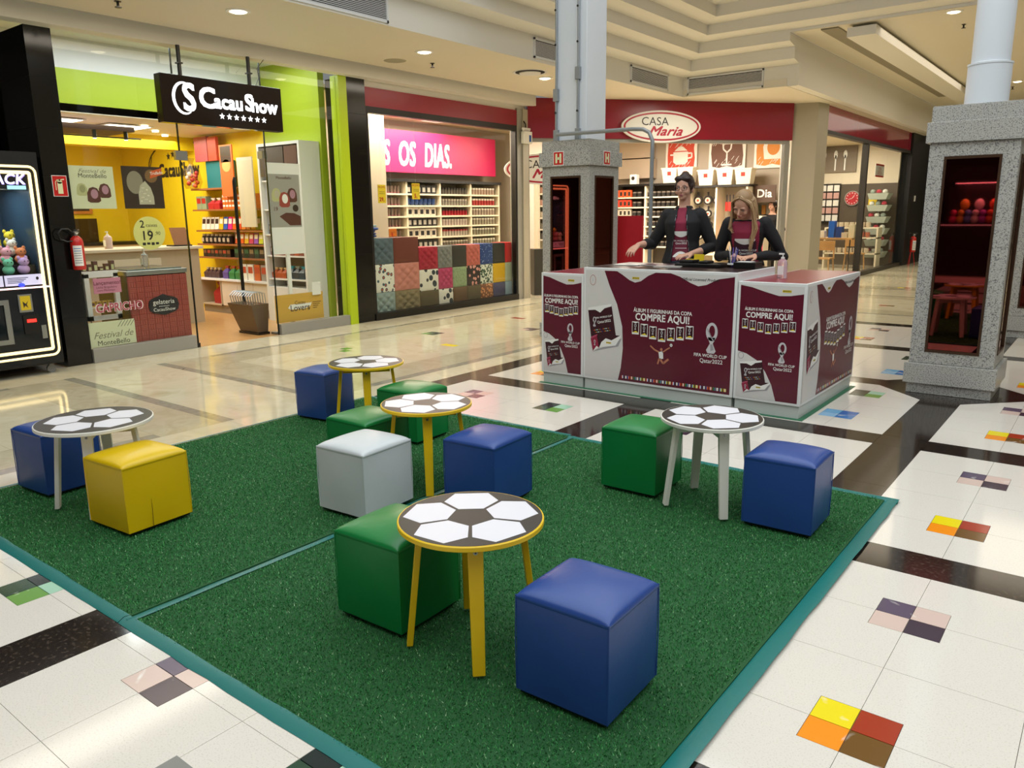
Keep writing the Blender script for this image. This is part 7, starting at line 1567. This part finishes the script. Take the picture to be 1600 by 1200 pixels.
AR2L = ([(0.148, -0.02, 1.280), (0.235, 0.0, 1.14), (0.305, 0.01, 1.00), (0.19, -0.12, 1.017), (0.10, -0.21, 1.012)], [0.054, 0.044, 0.040, 0.035, 0.025])
HM2 = HMat(-0.018, -0.085, 1.350, radians(-20), radians(33), radians(8), 0.99)
b = MB(); torso(b, TS2); legs(b, 0.86, cy=0.04); b.tube([(0, -0.025, 1.30), (-0.006, -0.05, 1.355), (-0.014, -0.065, 1.41)], [0.056, 0.046, 0.045], 16)
for A in (AR2R, AR2L): limb(b, *A)
hand(b, (-0.07, -0.22, 1.012), (0.55, -0.75, -0.04), (0, -0.1, 1), 1, 0.24)
hand(b, (0.10, -0.21, 1.012), (-0.6, -0.72, -0.04), (0, -0.1, 1), -1, 0.24)
head(b, HM2); finish(voxel_mesh(b, 0.0046, 3), 'body', S2, w2)
hair2 = ramp_mat('hair_blonde', [(0.2, '#8a6a48'), (0.5, '#a98a62'), (0.8, '#c8ab80')], 1, 0.42, kind='random')
on_face(w2, HM2, False, mat('brow_brown', '#6b4a34', 0.6), mat('lips_pink', '#b0605c', 0.4), closed=True)
h = MB(); h.ell((0, 0.022, 0.136), (0.082, 0.094, 0.098), 28, 20); h.xf(HM2); inv2 = HM2.inverted()
finish(voxel_mesh(h, 0.005, 1), 'hair', mat('hair_blonde_cap', '#9a7a54', 0.45), w2, cut=lambda p, n: (inv2 @ p).y < -0.052 and (inv2 @ p).z < 0.176-0.35*abs((inv2 @ p).x))
rh = random.Random(3); st = MB()
for k in range(150):
    s = -1 if k % 2 else 1; f = rh.random()
    a = radians(95-150*f) if s > 0 else radians(85+150*f)                 # round the head from the parting backwards
    ang = f*1.15
    top = Vector((s*0.006, -0.066+0.13*f, 0.222-0.02*abs(f-0.5)))
    side = Vector((s*(0.080+0.006*rh.random()), -0.048+0.115*f, 0.155-0.02*rh.random()))
    low = Vector((s*(0.084+0.012*rh.random()), -0.040+0.105*f, 0.075))
    P3 = [HM2 @ top, HM2 @ top.lerp(side, 0.55)+Vector((0, 0, 0.006)), HM2 @ side, HM2 @ low]
    e = P3[-1]; end = 1.04+0.10*rh.random() if s > 0 else 1.20+0.07*rh.random()
    fy = -0.135 if (f < 0.7 and s > 0) else (-0.118 if f < 0.18 else 0.06)
    P3 += [Vector((e.x*0.92+s*0.012, e.y*0.6+fy*0.4, 1.33)), Vector((e.x*0.85+s*(0.018+0.02*rh.random()), fy+rh.uniform(-0.012, 0.01), 1.24)), Vector((e.x*0.8+s*0.02*rh.random()-(0.01 if s > 0 else 0), fy+rh.uniform(-0.018, 0.006)-0.002, end))]
    st.tube(P3, [0.003, 0.0052, 0.006, 0.0065, 0.0062, 0.0055, 0.0015], 6)
st.build('hair_strands', hair2, w2, smooth=True)
sl = MB(); torso(sl, [(x, y, z, rx+0.006, ry+0.006) for (x, y, z, rx, ry) in TS2[1:-1]])
for (P_, R_) in (AR2R, AR2L): limb(sl, P_[:4]+[Vector(P_[3]).lerp(Vector(P_[4]), 0.8)], [r+0.005 for r in R_[:4]]+[0.032], 0.004)
sme = voxel_mesh(sl, 0.008, 3); finish(sme.copy(), 'long_sleeved_top', C_JKT, w2)
ap = MB(); torso(ap, [(x, y-0.003, z, rx-0.005, ry+0.013) for (x, y, z, rx, ry) in TS2[1:-1]]); ame = voxel_mesh(ap, 0.008, 3)
finish(ame.copy(), 'apron', C_MAR2, w2, cut=lambda p, n: p.y > -0.03 or abs(p.x) > 0.112 or p.z > 1.30, thick=0.003)
d = Decal((0, 0, 0), (1, 0, 0), (0, 0, 1), (0, -1, 0), 0.0012)
grid_poly(d, -0.092, 0.092, lambda x: 0.90, lambda x: 1.135, C_DKA, 3, 14, 10)
grid_poly(d, -0.085, 0.085, lambda x: 1.140-0.035*(1-(x/0.085)**2), lambda x: 1.155, M_PRINTW, 4, 14, 3)
d.text('FIFA WORLD CUP', 0.012, 1.055, 0.021, M_PRINTW, 5, 0.01).text('Qatar2022', 0.012, 1.030, 0.026, M_PRINTW, 5, 0.01); emblem(d, -0.066, 1.045, 0.05, 5, C_DKA)
for k in range(11): d.rect(-0.06+0.0115*k, 0.990, -0.052+0.0115*k, 0.996, M_PRINTW, 5)
drape(ame, None, d, w2, 'apron_print')
tr_ = MB(); torso(tr_, [(0, 0.04, 0.82, 0.150, 0.112), (0, 0.04, 0.91, 0.160, 0.116)]); legs(tr_, 0.86, 0.008, feet=False, cy=0.04); finish(voxel_mesh(tr_, 0.011, 2), 'trousers', C_JKT, w2, cut=lambda p, n: p.z < 0.09)
sh = MB()
for s in (-1, 1): sh.tube([(s*0.095, 0.085, 0.040), (s*0.1, -0.02, 0.037), (s*0.105, -0.105, 0.030)], [0.040, 0.039, 0.030], 12)
finish(voxel_mesh(sh, 0.008, 2), 'shoes', C_JKT, w2)
# cashier far inside the shop, only head and shoulders over the desk
w3 = thing('person', 'small distant shop assistant with dark hair at the checkout inside the shop', 'person', (-6.25, 17.42, 0.012), 0)
b = MB(); torso(b, TS1); legs(b, 0.88); b.tube([(0, 0.012, 1.40), (0, 0.004, 1.47), (0, 0.0, 1.53)], [0.056, 0.049, 0.048], 12)
for A in (AR1L, ([(-x, y, z) for x, y, z in AR1L[0]], AR1L[1])): limb(b, *A)
hand(b, (0.105, -0.18, 1.02), (-0.75, -0.62, -0.16), (0.0, -0.15, 1.0), -1, 0.22); hand(b, (-0.105, -0.18, 1.005), (0.75, -0.62, -0.18), (0.0, -0.15, 1.0), 1, 0.22)
head(b, HM1); finish(voxel_mesh(b, 0.008, 2), 'body', S1, w3)
h = MB(); h.ell((0, 0.022, 0.136), (0.088, 0.100, 0.104), 20, 14).ell((0, 0.06, 0.05), (0.08, 0.05, 0.10), 14, 10); h.xf(HM1); finish(voxel_mesh(h, 0.008, 1), 'hair', hairm, w3, cut=lambda p, n: (inv @ p).y < -0.060 and (inv @ p).z < 0.16)
j = MB(); torso(j, [(x, y, z, rx+0.012, ry+0.012) for (x, y, z, rx, ry) in TS1[1:-1]])
for A in (AR1L, ([(-x, y, z) for x, y, z in AR1L[0]], AR1L[1])): limb(j, A[0][:4], [r+0.01 for r in A[1][:4]])
finish(voxel_mesh(j, 0.012, 2), 'dark_top', C_JKT, w3)
tr_ = MB(); legs(tr_, 0.86, 0.01, feet=True); finish(voxel_mesh(tr_, 0.012, 2), 'trousers', C_JKT, w3)
